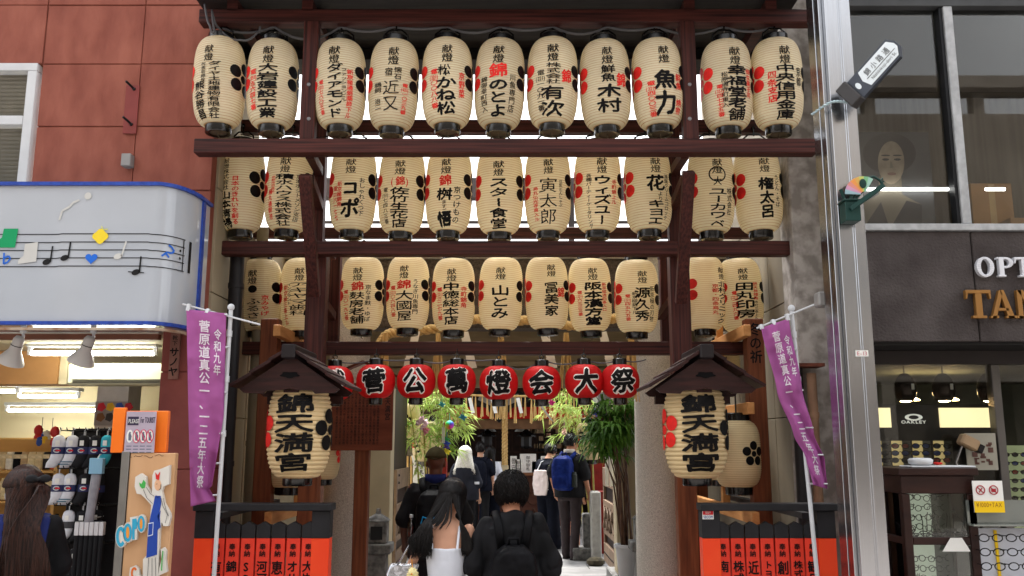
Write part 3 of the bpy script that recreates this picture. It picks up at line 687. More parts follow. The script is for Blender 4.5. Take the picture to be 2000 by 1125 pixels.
# stone lanterns' feet beside the pillars, partly hidden
def stone_post(x, label, Y=9.3):
    X = Xat(x, 1050, Y); root = thing('stone_lantern', label, 'stone lantern', (X, Y, 0), 0, 'stone posts flanking the inner gate')
    for nm, (w, a, b) in (('pedestal', (.42, .004, .24)), ('plinth', (.32, .242, .38)), ('shaft', (.22, .382, .70)), ('slab', (.30, .702, .80)), ('lamp_box', (.20, .802, 1.02))):
        mb = MB(); t = .86 if nm in ('pedestal', 'shaft') else 1
        mb.add([(sx*w/2*k, sy*w/2*k, z) for z, k in ((a, 1), (b, t)) for (sx, sy) in ((-1, -1), (1, -1), (1, 1), (-1, 1))], [(0, 3, 2, 1), (4, 5, 6, 7), (0, 1, 5, 4), (1, 2, 6, 5), (2, 3, 7, 6), (3, 0, 4, 7)])
        p = mb.build(nm, M_GREYST, root, bevel=.01)
        if nm == 'lamp_box':
            mb = MB(); mb.box(-.06, .06, -.104, -.1, .84, .97); mb.build('lamp_opening', M_IRON, p)
    mb = MB(); mb.lathe([(.13, 1.022), (.10, 1.05), (.03, 1.09), (.02, 1.14)], 8); mb.build('lamp_cap', M_GREYST, root)
stone_post(738, 'low grey stone post with a lamp box, beside the left gate post')
stone_post(1258, 'low grey stone post with a lamp box, beside the white plant pot', 9.5)
for x, y, l in ((776, 1083, 'small dark wedge stone by the left gate leaf'), (1163, 1076, 'small dark wedge stone by the right gate leaf')):
    p = W(x, y, 12.3); mb = MB(); mb.ell((0, 0, .05), (.13, .1, .07), 10)
    o = mb.build('door_stone', mat('mossy_stone', (58, 54, 46), rough=.9, rgb2=(88, 82, 66), vscale=20), loc=(p.x, 12.3, GZ)); tag(o, l, 'stone', 'stones holding the gate leaves')
# ---------------------------------------------------------------- side walls of the approach
M_SIDE = mat('side_cladding', (112, 104, 90), rough=.8, rgb2=(140, 130, 112), vscale=1.5, stretch=(1, 1, .4), detail=6)
M_SIDEL = mat('side_cladding_pale', (150, 138, 114), rough=.8, rgb2=(172, 160, 134), vscale=1.5, stretch=(1, 1, .4), detail=6)
def side_wall(name, X, y0, y1, z1, label, th=.15, sgn=1, joints=()):
    root = MB((X, y0, 0)); yy = [y0]+list(joints)+[y1]
    for a, b in zip(yy[:-1], yy[1:]):
        zz = [0, .9, 2.0, 2.9, 3.7, 4.6, 5.6, 6.6, 8]
        for c, d in zip(zz[:-1], zz[1:]):
            if c >= z1: break
            d = min(d, z1); xa, xb = sorted((X, X+sgn*th)); root.box(xa, xb, a+.004, b-.004, c+.004, d-.004)
    xa, xb = sorted((X+sgn*.012, X+sgn*(th-.01))); root.box(xa, xb, y0+.01, y1-.01, .002, z1-.01)
    o = root.build(name, M_SIDE if sgn > 0 else M_SIDEL, bevel=.003, loc=(X, y0, 0)); tag(o, label, 'wall'); return o
side_wall('side_wall', -2.22, 6.42, 7.4, 7.0, 'grey-beige panelled wall left of the lantern frame, tall', sgn=-1, joints=(6.9,))
side_wall('side_wall', -2.22, 7.42, 10.4, 3.6, 'lower grey-beige panelled wall running back to the gate at left', sgn=-1, joints=(8.4, 9.4))
side_wall('side_wall', 2.16, 6.52, 10.4, 3.95, 'grey-brown panelled wall with dark joints right of the lantern frame', sgn=1, joints=(7.3, 8.4, 9.4))
# dark downpipes
def pipe(X, Y, z0, z1, r, label, m=M_IRON):
    mb = MB(); mb.tube([(0, 0, z0), (0, 0, z1)], r, 12)
    for z in (z0+.3, (z0+z1)/2, z1-.3): mb.lathe([(r+.006, z-.02), (r+.006, z+.02)], 12)
    o = mb.build('downpipe', m, loc=(X, Y, 0), smooth=True, angle=40); tag(o, label, 'pipe')
M_PIPEB = mat('pipe_black', (30, 28, 30), rough=.45, var=.1)
M_PIPEG = mat('pipe_beige', (128, 118, 98), rough=.6, var=.1)
pipe(-2.14, 6.72, 0, 3.3, .055, 'thick black downpipe behind the left purple banner', M_PIPEB)
pipe(-2.12, 7.3, 0, 3.6, .05, 'beige downpipe on the left side wall', M_PIPEG)
pipe(2.08, 6.45, 0, 2.35, .045, 'dark narrow pipe beside the rusty bracket at right', M_PIPEB)
pipe(2.17, 6.40, 0, 2.3, .035, 'brownish pipe beside the dark one at right', mat('pipe_rust', (120, 92, 72), rough=.8, var=.25))
M_ROUGH = mat('cracked_plaster', (128, 122, 116), rough=.9, rgb2=(166, 160, 154), vscale=9, detail=9, mixlo=.4, mixhi=.6, bump=.5, bscale=50)
mb = MB(); mb.box(-.115, .11, 0, .3, 0, 6.2); tag(mb.build('plaster_pier', M_ROUGH, loc=(2.24, 6.5, 0), bevel=.01), 'rough cracked grey plaster pier left of the steel column', 'pier')
mb = MB(); p = W(1585, 712, 6.3); mb.box(-.09, .1, -.02, .16, -.012, .012); tag(mb.build('rusty_bracket', mat('rust', (86, 46, 34), rough=.9, var=.3, vscale=20), loc=(p.x, 6.33, p.z)), 'small rusty angle bracket on the plaster pier', 'bracket')
# ---------------------------------------------------------------- red building on the left
rb = thing('red_building', 'building faced with large red slate slabs above a sock shop', 'building', (-3.2, 6.3, 0)); BO = (-3.2, 6.3, 0)
M_SLATE = mat('red_slate', (122, 64, 52), rough=.75, rgb2=(152, 90, 74), vscale=6, detail=12, mixlo=.28, mixhi=.72, stretch=(1, 1, .45), bump=.9, bscale=6, bdist=.02)
M_SLATE2 = mat('red_slate_dark', (110, 55, 51), rough=.75, rgb2=(136, 74, 67), vscale=2.4, detail=9, bump=.5, bscale=6, bdist=.01)
YW = 6.3
xr = -2.23
wx = Xat(76, 130, YW)+.0
zs = [Zat(640, YW), Zat(500, YW), Zat(372, YW), Zat(247, YW), Zat(125, YW), Zat(10, YW), 6.1, 7.2]
xs = [-6.5, -5.2, -4.2, Xat(83, 125, YW), Xat(276, 125, YW), xr]
mb = MB(BO); mb.m = 0
wz0, wz1 = Zat(480, YW), Zat(125, YW)
for i in range(len(xs)-1):
    for j in range(len(zs)-1):
        a, b, c, d = xs[i], xs[i+1], zs[j], zs[j+1]
        if b <= xs[3]+.001 and d <= wz1+.01 and c >= wz0-.7: continue
        t = random.uniform(-.004, .004)
        mb.box(a+.004, b-.004, YW+t, YW+.05, c+.004, d-.004)
mb.box(-6.5, xr-.01, YW+.012, YW+.12, zs[4]+.0, 7.1); mb.box(xs[3]+.01, xr-.01, YW+.012, YW+.12, zs[0], zs[4])
mb.build('slate_wall', M_SLATE, rb, bevel=.003)
# right corner return and the pillar beside the shop front
mb = MB(BO); px0 = Xat(313, 800, YW)
z = 0
for zz in (.85, 1.62, 2.3, Zat(632, YW)):
    mb.box(px0, xr+.09, YW-.04, YW+.4, z+.004, zz-.004); z = zz
mb.box(px0+.01, xr+.08, YW-.03, YW+.39, 0, z-.01)
mb.build('slate_pillar', M_SLATE2, rb, bevel=.004)
mb = MB(BO); mb.box(-7.2, -6.5, YW, YW+.4, 0, 7.1); mb.build('end_wall', M_SLATE, rb)
# window with blinds
mb = MB(BO); z0, z1 = Zat(362, YW), wz1; zm = Zat(236, YW)
M_SASH = mat('white_sash', (200, 202, 204), rough=.5, var=.05)
for a, b, c, d in ((-6.4, wx, z1-.06, z1), (wx-.07, wx, z0-.5, z1-.062), (-6.4, wx-.072, zm-.035, zm+.035)):
    mb.box(a, b, YW-.02, YW+.1, c, d)
wf = mb.build('window', M_SASH, rb, bevel=.004)
mb = MB(BO); z = z0-.5
while z < z1-.06:
    mb.quad((-6.4, YW+.085, z), (wx-.07, YW+.085, z), (wx-.07, YW+.06, z+.03), (-6.4, YW+.06, z+.03)); z += .032
mb.build('blind', mat('grey_blind', (128, 124, 112), rough=.6, var=.08), wf)
mb = MB(BO); mb.box(-6.4, wx-.07, YW+.092, YW+.098, z0-.5, z1-.06); mb.build('pane', glass('pane_glass', (1, 1, 1), .0), wf)
# hooks, plate, box on the slate
p = W(258, 215, YW); mb = MB(); mb.box(-.05, .05, -.012, 0, -.19, .19)
pl = mb.build('painted_plate', mat('painted_plate', (128, 58, 54), rough=.5, var=.08), loc=(p.x, YW-.006, p.z)); tag(pl, 'narrow red-painted plate with two hooks on the slate wall', 'plate')
for dz in (.16, -.12):
    mb = MB(); mb.tube([(.01, 0, dz), (.0, -.05, dz+.012), (-.02, -.09, dz+.03)], .009, 8); mb.ell((.01, -.012, dz), .014, 8); mb.build('hook', M_IRON, pl)
p = W(254, 317, YW); mb = MB(); mb.box(-.035, .035, -.07, 0, -.05, .045); mb.lathe([(.03, -.055), (.024, -.05)], 14, (0, -.035, 0))
tag(mb.build('sensor_box', mat('grey_box', (138, 136, 134), rough=.5, var=.08), loc=(p.x, YW-.006, p.z), bevel=.008), 'small grey sensor box with wire on the slate wall', 'sensor')
# ---------------------------------------------------------------- curved sign with the music stave
YS, YE = 5.75, 6.10
sx0 = Xat(298, 460, YS); sx1 = Xat(388, 460, YE)
plan = [Vector((-5.2, YS)), Vector((-4.2, YS)), Vector((-3.3, YS))]
plan += [Vector((sx0+(sx1-sx0)*math.sin(t), YS+(YE-YS)*(1-math.cos(t)))) for t in [R(5*k) for k in range(0, 19)]]
plan += [Vector((sx1, YW))]
st, sb = Zat(362, YS), Zat(629, YS)
sg = thing('shop_sign', 'pale curved shop sign with a blue rim and a music stave', 'sign', (-3.2, YS, sb)); SO = (-3.2, YS, sb)
mb = MB(SO); rings = []
for pz in (sb, st): rings.append([Vector((p.x, p.y, pz)) for p in plan])
mb.loft(rings, cap=False, closed=False)
M_PANEL = mat('sign_acrylic', (176, 182, 190), rough=.12, spec=.5, var=.03, vscale=2, coat=.3)
mb.build('face', M_PANEL, sg, smooth=True)
mb = MB(SO)
for pz in (sb, st): 
    bk = [Vector((p.x, p.y, pz)) for p in plan]
    mb.add(bk+[Vector((-5.2, YW, pz))], [tuple(range(len(bk)+1))])
mb.build('back_plates', M_PANEL, sg)
M_BLUE = mat('blue_enamel', (36, 60, 140), rough=.4, rgb2=(48, 78, 168), vscale=30, mixlo=.3, mixhi=.6)
def rim(zc, h, out, nm, m=M_BLUE):
    mb = MB(SO); rr = []
    for i, p in enumerate(plan):
        d = (plan[min(i+1, len(plan)-1)]-plan[max(i-1, 0)]).normalized(); nrm = Vector((d.y, -d.x))
        a = p+nrm*out; b = p-nrm*.02
        rr.append([Vector((a.x, a.y, zc-h)), Vector((a.x, a.y, zc+h)), Vector((b.x, b.y, zc+h)), Vector((b.x, b.y, zc-h))])
    mb.loft(rr); mb.build(nm, m, sg, bevel=0)
rim(st+.008, .012, .022, 'blue_rim'); rim(sb-.008, .012, .022, 'blue_rim')
mb = MB(SO); mb.box(sx1-.01, sx1+.014, YE+.03, YE+.08, sb-.02, st+.02); mb.build('blue_edge', M_BLUE, sg)
rim(sb-.045, .008, .012, 'rust_strip', mat('rust_strip', (150, 110, 84), rough=.8, rgb2=(196, 180, 160), vscale=12))
# drawing on the sign: pixel -> point on its face
_pp = []
for i in range(len(plan)-1):
    for k in range(8):
        p = plan[i].lerp(plan[i+1], k/8); _pp.append((1000+p.x/p.y*FPX*.972, p))
_pp = [q for q in _pp]
def sp(x, y, gap=.004):
    j = 0
    while j < len(_pp)-2 and _pp[j+1][0] < x: j += 1
    a, b = _pp[j], _pp[j+1]; t = (x-a[0])/max(1e-6, b[0]-a[0]); p = a[1].lerp(b[1], min(1.2, max(-.2, t)))
    d = (b[1]-a[1]).normalized(); nrm = Vector((d.y, -d.x)); q = p+nrm*gap
    return Vector((q.x, q.y, Zat(y, YS)))
def spoly(pts, name, m, gap=.004):
    mb = MB(SO); mb.add([sp(x, y, gap) for x, y in pts], [tuple(range(len(pts)))]); return mb.build(name, m, sg)
M_SBLK = mat('sign_black', (24, 24, 26), rough=.4, var=0)
def sline(mb, pts, w, gap=.004):
    for (a, b) in zip(pts[:-1], pts[1:]):
        d = Vector((b[0]-a[0], b[1]-a[1])); d.normalize(); nx, ny = -d.y*w/2, d.x*w/2
        mb.add([sp(a[0]+nx, a[1]+ny, gap), sp(b[0]+nx, b[1]+ny, gap), sp(b[0]-nx, b[1]-ny, gap), sp(a[0]-nx, a[1]-ny, gap)], [(0, 1, 2, 3)])
mb = MB(SO)
for k, y in enumerate((458, 474, 489.5, 505, 521)):
    sline(mb, [(x, y-(1.2 if 120 < x < 300 else 0)) for x in range(-60, 372, 8)], 1.7)
for x, w in ((361, 1.6), (374, 4.6)): sline(mb, [(x, 458), (x, 490), (x, 521)], w)
for y in (482, 497): 
    mb.add([sp(355+1.8*math.cos(t), y+2.6*math.sin(t), .005) for t in [k*.63 for k in range(10)]], [tuple(range(10))])
mb.build('stave', M_SBLK, sg)
def note(x, y, sx, sy, name='note', m=M_SBLK, stem=True):
    mb = MB(SO); el = []
    for k in range(16):
        t = 2*math.pi*k/16; a, b = 8.2*math.cos(t), 5.6*math.sin(t); r = R(-20); el.append((x+a*math.cos(r)-b*math.sin(r), y+a*math.sin(r)+b*math.cos(r)))
    mb.add([sp(u, v, .006) for u, v in el], [tuple(range(16))]); sline(mb, [(x+7, y), (sx, sy)], 3.2, .006)
    return mb.build(name, m, sg)
note(99, 512, 108, 481); note(133, 504, 142, 473); note(273, 532, 281, 501)
mb = MB(SO); sline(mb, [(258, 531), (289, 533)], 1.8, .005); mb.build('ledger_line', M_SBLK, sg)
spoly([(10, 447), (38, 447), (35, 484), (0, 484), (0, 472), (8, 464)], 'green_sock', mat('sign_green', (12, 148, 92), rough=.5, var=.03), .007)
M_GHOST = mat('sign_ghost', (196, 196, 192), rough=.6, var=.05)
spoly([(54, 477), (79, 473), (79, 511), (44, 516), (44, 508), (53, 500)], 'faded_sock', M_GHOST, .007)
note(236, 501, 250, 472, 'faded_note', M_GHOST)
mb = MB(SO); sline(mb, [(116, 430), (120, 412), (134, 404), (140, 396), (152, 391)], 4, .005); mb.add([sp(168+7*math.cos(t), 383+7*math.sin(t), .005) for t in [k*.5 for k in range(12)]], [tuple(range(12))]); mb.build('faded_mark', M_GHOST, sg)
mb = MB(SO); ap = []
for k in range(24):
    t = 2*math.pi*k/24; r = 13.5*(1+.12*math.cos(4*t)); ap.append((199+r*math.cos(t)*1.05, 462+r*math.sin(t)))
spoly(ap, 'yellow_apple', mat('sign_yellow', (236, 208, 52), rough=.5, var=.03), .007)
mb = MB(SO); sline(mb, [(203, 449), (200, 442)], 2, .008); sline(mb, [(204, 449), (213, 448)], 2, .008); mb.build('apple_stalk', mat('sign_lime', (206, 206, 110), rough=.5), sg)
hp = []
for k in range(28):
    t = 2*math.pi*k/28; hp.append((185+.74*16*math.sin(t)**3, 505-.72*(13*math.cos(t)-5*math.cos(2*t)-2*math.cos(3*t)-math.cos(4*t))))
M_SBL = mat('sign_blue', (36, 104, 206), rough=.5, var=.03)
spoly(hp, 'blue_heart', M_SBL, .007)
mb = MB(SO); sline(mb, [(15, 494), (16, 516), (24, 512), (28, 505), (24, 500), (17, 504)], 3.4, .006); mb.build('flat_mark', M_SBL, sg)
mb = MB(SO); sline(mb, [(332, 476), (338, 479), (343, 486), (338, 491), (330, 490), (320, 499)], 3.6, .006); sline(mb, [(326, 491), (334, 500)], 3.6, .006); mb.build('rest_mark', M_SBL, sg)
# ---------------------------------------------------------------- steel arcade column on the right
sc_ = thing('steel_column', 'brushed stainless steel arcade column right of the shrine entrance', 'column', (2.05, 5.2, 0)); CO = (2.05, 5.2, 0)
mb = MB(CO)
mb.box(1.985, 2.145, 5.20, 5.46, 0, 7); mb.box(1.962, 1.984, 5.25, 5.46, 0, 7); mb.box(2.066, 2.072, 5.196, 5.1995, 0, 7); mb.box(2.078, 2.082, 5.196, 5.1995, 0, 7)
mb.box(1.958, 1.9618, 5.33, 5.336, 0, 7); mb.build('column_shell', M_STEEL, sc_, bevel=.008)
p = W(1685, 690, 5.19); mb = MB(CO); mb.box(p.x-.04, p.x+.035, 5.194, 5.198, p.z-.018, p.z+.018); tg = mb.build('number_tag', M_PAPERW, sc_)
mb = MB(CO); text_line(mb, 'E-13', lambda x, y, k=1: Vector((x, 5.1925, y)), p.x-.034, p.z-.012, .062, .024, .0); mb.build('number', mat('tag_red', (170, 70, 84), var=0), tg)

# ---------------------------------------------------------------- the other side of the street, seen only in glass and steel
op = thing('opposite_building', 'plain grey-brown row of shops across the street behind the viewer', 'building', (0, -7.5, 0))
M_OPP = mat('opposite_render', (120, 112, 104), rough=.85, rgb2=(146, 138, 128), vscale=.7)
mb = MB((0, -7.5, 0)); mb.box(-16, 16, -8.5, -7.5, 3.2, 9.4); mb.box(-16, 16, -8.3, -7.6, 10.1, 10.4)
for k in range(12): mb.box(-15+k*2.6, -14.75+k*2.6, -8.1, -7.8, 9.4, 10.1)
mb.m = 0; mb.build('wall', M_OPP, op)
for k in range(9):
    mb = MB((0, -7.5, 0)); x = -15.5+k*3.5; mb.box(x, x+2.4, -7.49, -7.44, 4.4, 6.4); mb.build('window', mat('opp_window', (50, 56, 60), rough=.2, var=.2), op)
    mb = MB((0, -7.5, 0)); mb.box(x-.5, x-.2, -8.4, -7.5, 0, 3.2); mb.build('pier', M_OPP, op)
mb = MB((0, -7.5, 0)); mb.box(-16, 16, -8.5, -8.4, 0, 3.2); mb.build('shop_front', mat('opp_dark', (52, 48, 46), rough=.6, rgb2=(110, 100, 88), vscale=.9), op)
# ---------------------------------------------------------------- vermilion fences with donor boards
M_VERM = mat('vermilion', (232, 62, 26), rough=.45, rgb2=(240, 74, 34), vscale=4)
M_VERM2 = mat('vermilion_board', (214, 52, 36), rough=.55, rgb2=(226, 62, 42), vscale=5)
M_FBLK = mat('fence_black', (26, 26, 29), rough=.5, rgb2=(34, 34, 38), vscale=8)
YF = 5.85
def fence(x0, x1, bx0, bx1, names, label, extra=None):
    X0, X1 = Xat(x0, 1000, YF), Xat(x1, 1000, YF); zt = Zat(997, YF); zc = Zat(1051, YF)
    root = thing('donor_fence', label, 'fence', ((X0+X1)/2, YF, 0)); O = ((X0+X1)/2, YF, 0)
    mb = MB(O); mb.box(X0-.01, X1+.015, YF-.05, YF+.09, zt, zt+.045); mb.build('top_rail', M_FBLK, root, bevel=.004)
    pw = .115
    for a in (X0, X1-pw):
        mb = MB(O); mb.box(a, a+pw, YF-.02, YF+.08, .004, zc); p = mb.build('post', M_VERM, root, bevel=.003)
        mb = MB(O); mb.box(a-.001, a+pw+.001, YF-.022, YF+.082, zc+.001, zt-.002); mb.build('post_cap', M_FBLK, p, bevel=.003)
    for z in (zc-.09, .25):
        mb = MB(O); mb.box(X0+pw+.001, X1-pw-.001, YF+.03, YF+.06, z, z+.09); mb.build('cross_rail', M_VERM, root)
    n = len(names); a0 = Xat(bx0, 1060, YF); a1 = Xat(bx1, 1060, YF); pitch = (a1-a0)/n; w = pitch*.88
    zp = Zat(1022, YF)
    for i, nm in enumerate(names):
        a = a0+i*pitch; mb = MB(O); mb.box(a, a+w, YF-.014, YF+.028, .12, zc); b = mb.build('donor_board', M_VERM2, root, bevel=.002)
        mb = MB(O); poly = [(a-.001, zc+.001), (a+w+.001, zc+.001), (a+w+.001, zp-.012), (a+w/2, zp+.012), (a-.001, zp-.012)]
        mb.prism(poly, (0, YF+.029, 0), (1, 0, 0), (0, 0, 1), .044); mb.build('board_cap', M_FBLK, b, bevel=.002)
        mb = MB(O); fn = lambda x, z, k=1: Vector((x, YF-.014-.0022*k, z))
        text_col(mb, '奉納', fn, a+w/2, zc-.03, zc-.115, .042, .02, 1, 1)
        z = zc-.135
        for ch, cw, chh in nm:
            if ch != ' ': text_col(mb, ch, fn, a+w/2, z, z-chh, cw, .026, 1, 1)
            z -= chh
        mb.build('lettering', M_INK, b)
    return root, O
def nm(s, w=.07, h=.075): return [(c, w, h) for c in s]
f1, fo1 = fence(384, 646, 413, 620, [nm('有限会社'), nm('錦・市'), nm('SB') + nm('商会'), nm('河河')+nm('原'), nm('恵', .075, .09), nm('オサダ'), nm('大岩建')], 'vermilion fence with black-capped donor boards, left of the path')
f2, fo2 = fence(1369, 1628, 1398, 1600, [nm('南 野'), nm('株式会社'), nm('近江牛', .07, .09), nm('トヨタカローラ', .05, .055), nm('創 ', .075, .09), nm('株式会社K', .06, .055), nm('観月')], 'vermilion fence with donor boards and a small red camera sticker')
mb = MB(fo2); p = W(1383, 1003, YF-.03); mb.box(p.x-.036, p.x+.036, YF-.026, YF-.0235, p.z-.036, p.z+.036); stk = mb.build('sticker', M_PAPERW, f2)
mb = MB(fo2); mb.box(p.x-.033, p.x+.033, YF-.0285, YF-.0265, p.z-.008, p.z+.033); mb.build('sticker_red', mat('sticker_red', (206, 34, 48), var=0), stk)
mb = MB(fo2); fn = lambda x, y, k=1: Vector((x, YF-.029-.0004*k, y)); text_line(mb, '防犯カメラ', fn, p.x-.03, p.z+.016, .06, .012, .0); text_line(mb, '録画中', fn, p.x-.018, p.z+.0, .036, .012, .0); mb.build('sticker_words', M_PAPERW, stk)
mb = MB(fo2); text_line(mb, 'SECOM', fn, p.x-.03, p.z-.03, .06, .017, .02); mb.build('sticker_name', mat('sticker_blue', (32, 86, 150), var=0), stk)
# fences running back along both side walls
def back_fence(X, y0, y1, label):
    root = thing('side_fence', label, 'fence', (X, (y0+y1)/2, 0)); O = (X, (y0+y1)/2, 0)
    mb = MB(O); mb.box(X-.03, X+.03, y0, y1, 1.30, 1.34); mb.box(X-.02, X+.02, y0, y1, .9, .96); mb.build('rail', M_FBLK, root)
    y = y0+.05
    while y < y1-.1:
        mb = MB(O); mb.box(X-.045, X-.02, y, y+.085, .12, .86); pk = mb.build('picket', M_VERM2, root)
        mb = MB(O); mb.prism([(y, .862), (y+.085, .862), (y+.085, 1.06), (y+.0425, 1.09), (y, 1.06)], (X-.02, 0, 0), (0, 1, 0), (0, 0, 1), -.026); mb.build('picket_cap', M_FBLK, pk); y += .105
back_fence(1.98, 6.1, 8.2, 'dark-topped picket fence running back along the right wall')
back_fence(-1.98, 6.1, 7.6, 'dark-topped picket fence running back along the left wall')
# ---------------------------------------------------------------- side lantern racks
def rack(X, y0, y1, side, label):
    root = thing('lantern_rack', label, 'rack', (X, y0, 0), 0, 'timber racks holding smaller lanterns along the walls'); O = (X, y0, 0)
    for y, m in ((y0, M_POSTB), (y1, M_POSTB)):
        mb = MB(O); mb.box(X-.07, X+.07, y, y+.12, .004, 2.78 if y == y0 else 2.6); mb.build('post', m, root, bevel=.006)
    for z0 in (1.20, 2.02, 2.62):
        mb = MB(O); xa = X-side*.10; mb.box(xa-.028, xa+.028, y0-.15, y1+.1, z0, z0+.09); mb.build('rail', M_TAN, root, bevel=.004)
    mb = MB(O); xa = X-side*.10; mb.box(xa-.03, xa+.03, y0+.75, y0+.83, 1.295, 2.9); mb.build('stile', M_TAN, root, bevel=.004)
    if side > 0:
        mb = MB(O); fn = lambda x, z, k=1: Vector((x, y0-.002-.001*k, z)); text_col(mb, '冬の祈', fn, X+.0, 2.75, 2.42, .1, .02, 1, 1); mb.build('lettering', M_INK, root)
rack(1.93, 6.95, 9.2, 1, 'weathered timber rack of small lanterns by the right wall')
rack(-1.93, 6.95, 8.4, -1, 'weathered timber rack of small lanterns by the left wall')
M_SPAPER = paper_mat('small_paper', (232, 214, 170), (186, 150, 96), 30, .21, trans=.2, wid=.14)
QF = prof_fn(.15, .21, .085, 4, .5); qsh = shade_mesh(.15, .21, .085, 30, .0018, 4, .5, n=36)
def small_lantern(loc, rz, label, marks, txt, red=None, sc=1, crest_u=.35, group='smaller lanterns in the wall racks'):
    root = thing('paper_lantern', label, 'lantern', loc, rz, group); root.scale = (sc,)*3
    sh = qsh.build('shade', M_SPAPER, root, smooth=True); fn = on_surface(QF, .15, .003)
    if marks:
        m = MB(); crest(m, fn, crest_u*.15, .0, .052, 0); m.build('black_crest' if marks == 'k' else 'red_crest', M_INK if marks == 'k' else M_RED, sh)
    if txt: m = MB(); text_col(m, txt, fn, -.55*.15, .15, -.14, .075, .02); m.build('black_lettering', M_INK, sh)
    if red: m = MB(); text_col(m, red, fn, -.75*.15, .06, -.16, .04, .01); m.build('red_lettering', M_RED, sh)
    for nm_, a, b in (('top_cap', .205, .26), ('bottom_cap', -.26, -.205)):
        m = MB(); m.lathe([(.08, a), (.088, a+.005), (.088, b-.005), (.08, b)], 22); m.build(nm_, M_LACQ, root, smooth=True, angle=40)
    m = MB(); m.tube([(0, 0, .26), (0, 0, .40)], .006, 5); m.build('hanger', M_LACQ, root)
    return root
small_lantern(W(1441, 886, 7.05), R(18), 'small cream lantern with a whole black plum crest, in the right rack', 'k', '', None, 1.22, .15)
small_lantern(W(1405, 888, 7.6), R(20), 'small cream lantern with red writing, behind the crested one at right', None, 'て', '京都錦市場')
small_lantern(W(1386, 886, 8.2), R(20), 'small cream lantern at the far end of the right rack', None, 'し', None)
small_lantern(W(1412, 716, 7.9), R(20), 'small cream lantern high up in the right rack', None, '山', None)
small_lantern(W(566, 888, 7.1), R(-12), 'plain small cream lantern behind the left big lantern', None, '', None, 1.2)
small_lantern(W(630, 888, 7.8), R(-20), 'small lantern with black and red writing beside the left big lantern', 'r', '満福', '木屋町', 1.0, 1.9)
# ---------------------------------------------------------------- brown notice board
M_NOTICE = wood('notice_wood', (98, 48, 30), (122, 64, 42), .5, (1, 1, 6), sc=3)
Yn = 7.6; a = W(645, 880, Yn); b = W(768, 775, Yn); NO = ((a.x+b.x)/2, Yn, 0)
nb = thing('notice_board', 'brown wooden notice board on one square post, written all over', 'notice board', NO)
mb = MB(NO); mb.box(a.x, b.x, Yn, Yn+.03, a.z, b.z+.12); mb.build('board', M_NOTICE, nb, bevel=.004)
mb = MB(NO); px = Xat(702, 1000, Yn); mb.box(px-.06, px+.06, Yn+.032, Yn+.14, .004, b.z+.05); mb.build('post', M_POSTB, nb, bevel=.004)
mb = MB(NO); mb.bar((a.x-.06, Yn+.01, b.z+.16), ((a.x+b.x)/2, Yn+.01, b.z+.30), .12, .02); mb.bar((b.x+.06, Yn+.01, b.z+.16), ((a.x+b.x)/2, Yn+.01, b.z+.30), .12, .02); mb.build('little_roof', M_NOTICE, nb)
mb = MB(NO); fn = lambda x, z, k=1: Vector((x, Yn-.0015-.0006*k, z)); txt = '錦天満宮は学問の神様菅原道真公を祀り長保五年に創建された御社で商売繁昌厄除の神として信仰を集め境内に湧く名水は錦の水と呼ばれ親しまれている天正年間に現在地へ移された'
text_col(mb, '錦天満宮', fn, b.x-.045, b.z+.06, b.z-.20, .05, .02, 1, 1)
for c in range(12):
    s = ''.join(txt[(c*17+k) % len(txt)] for k in range(18)); text_col(mb, s, fn, b.x-.125-c*.032, b.z+.03, a.z+.05, .021, .012, 1, 1)
mb.build('lettering', mat('notice_ink', (40, 24, 20), var=0), nb)
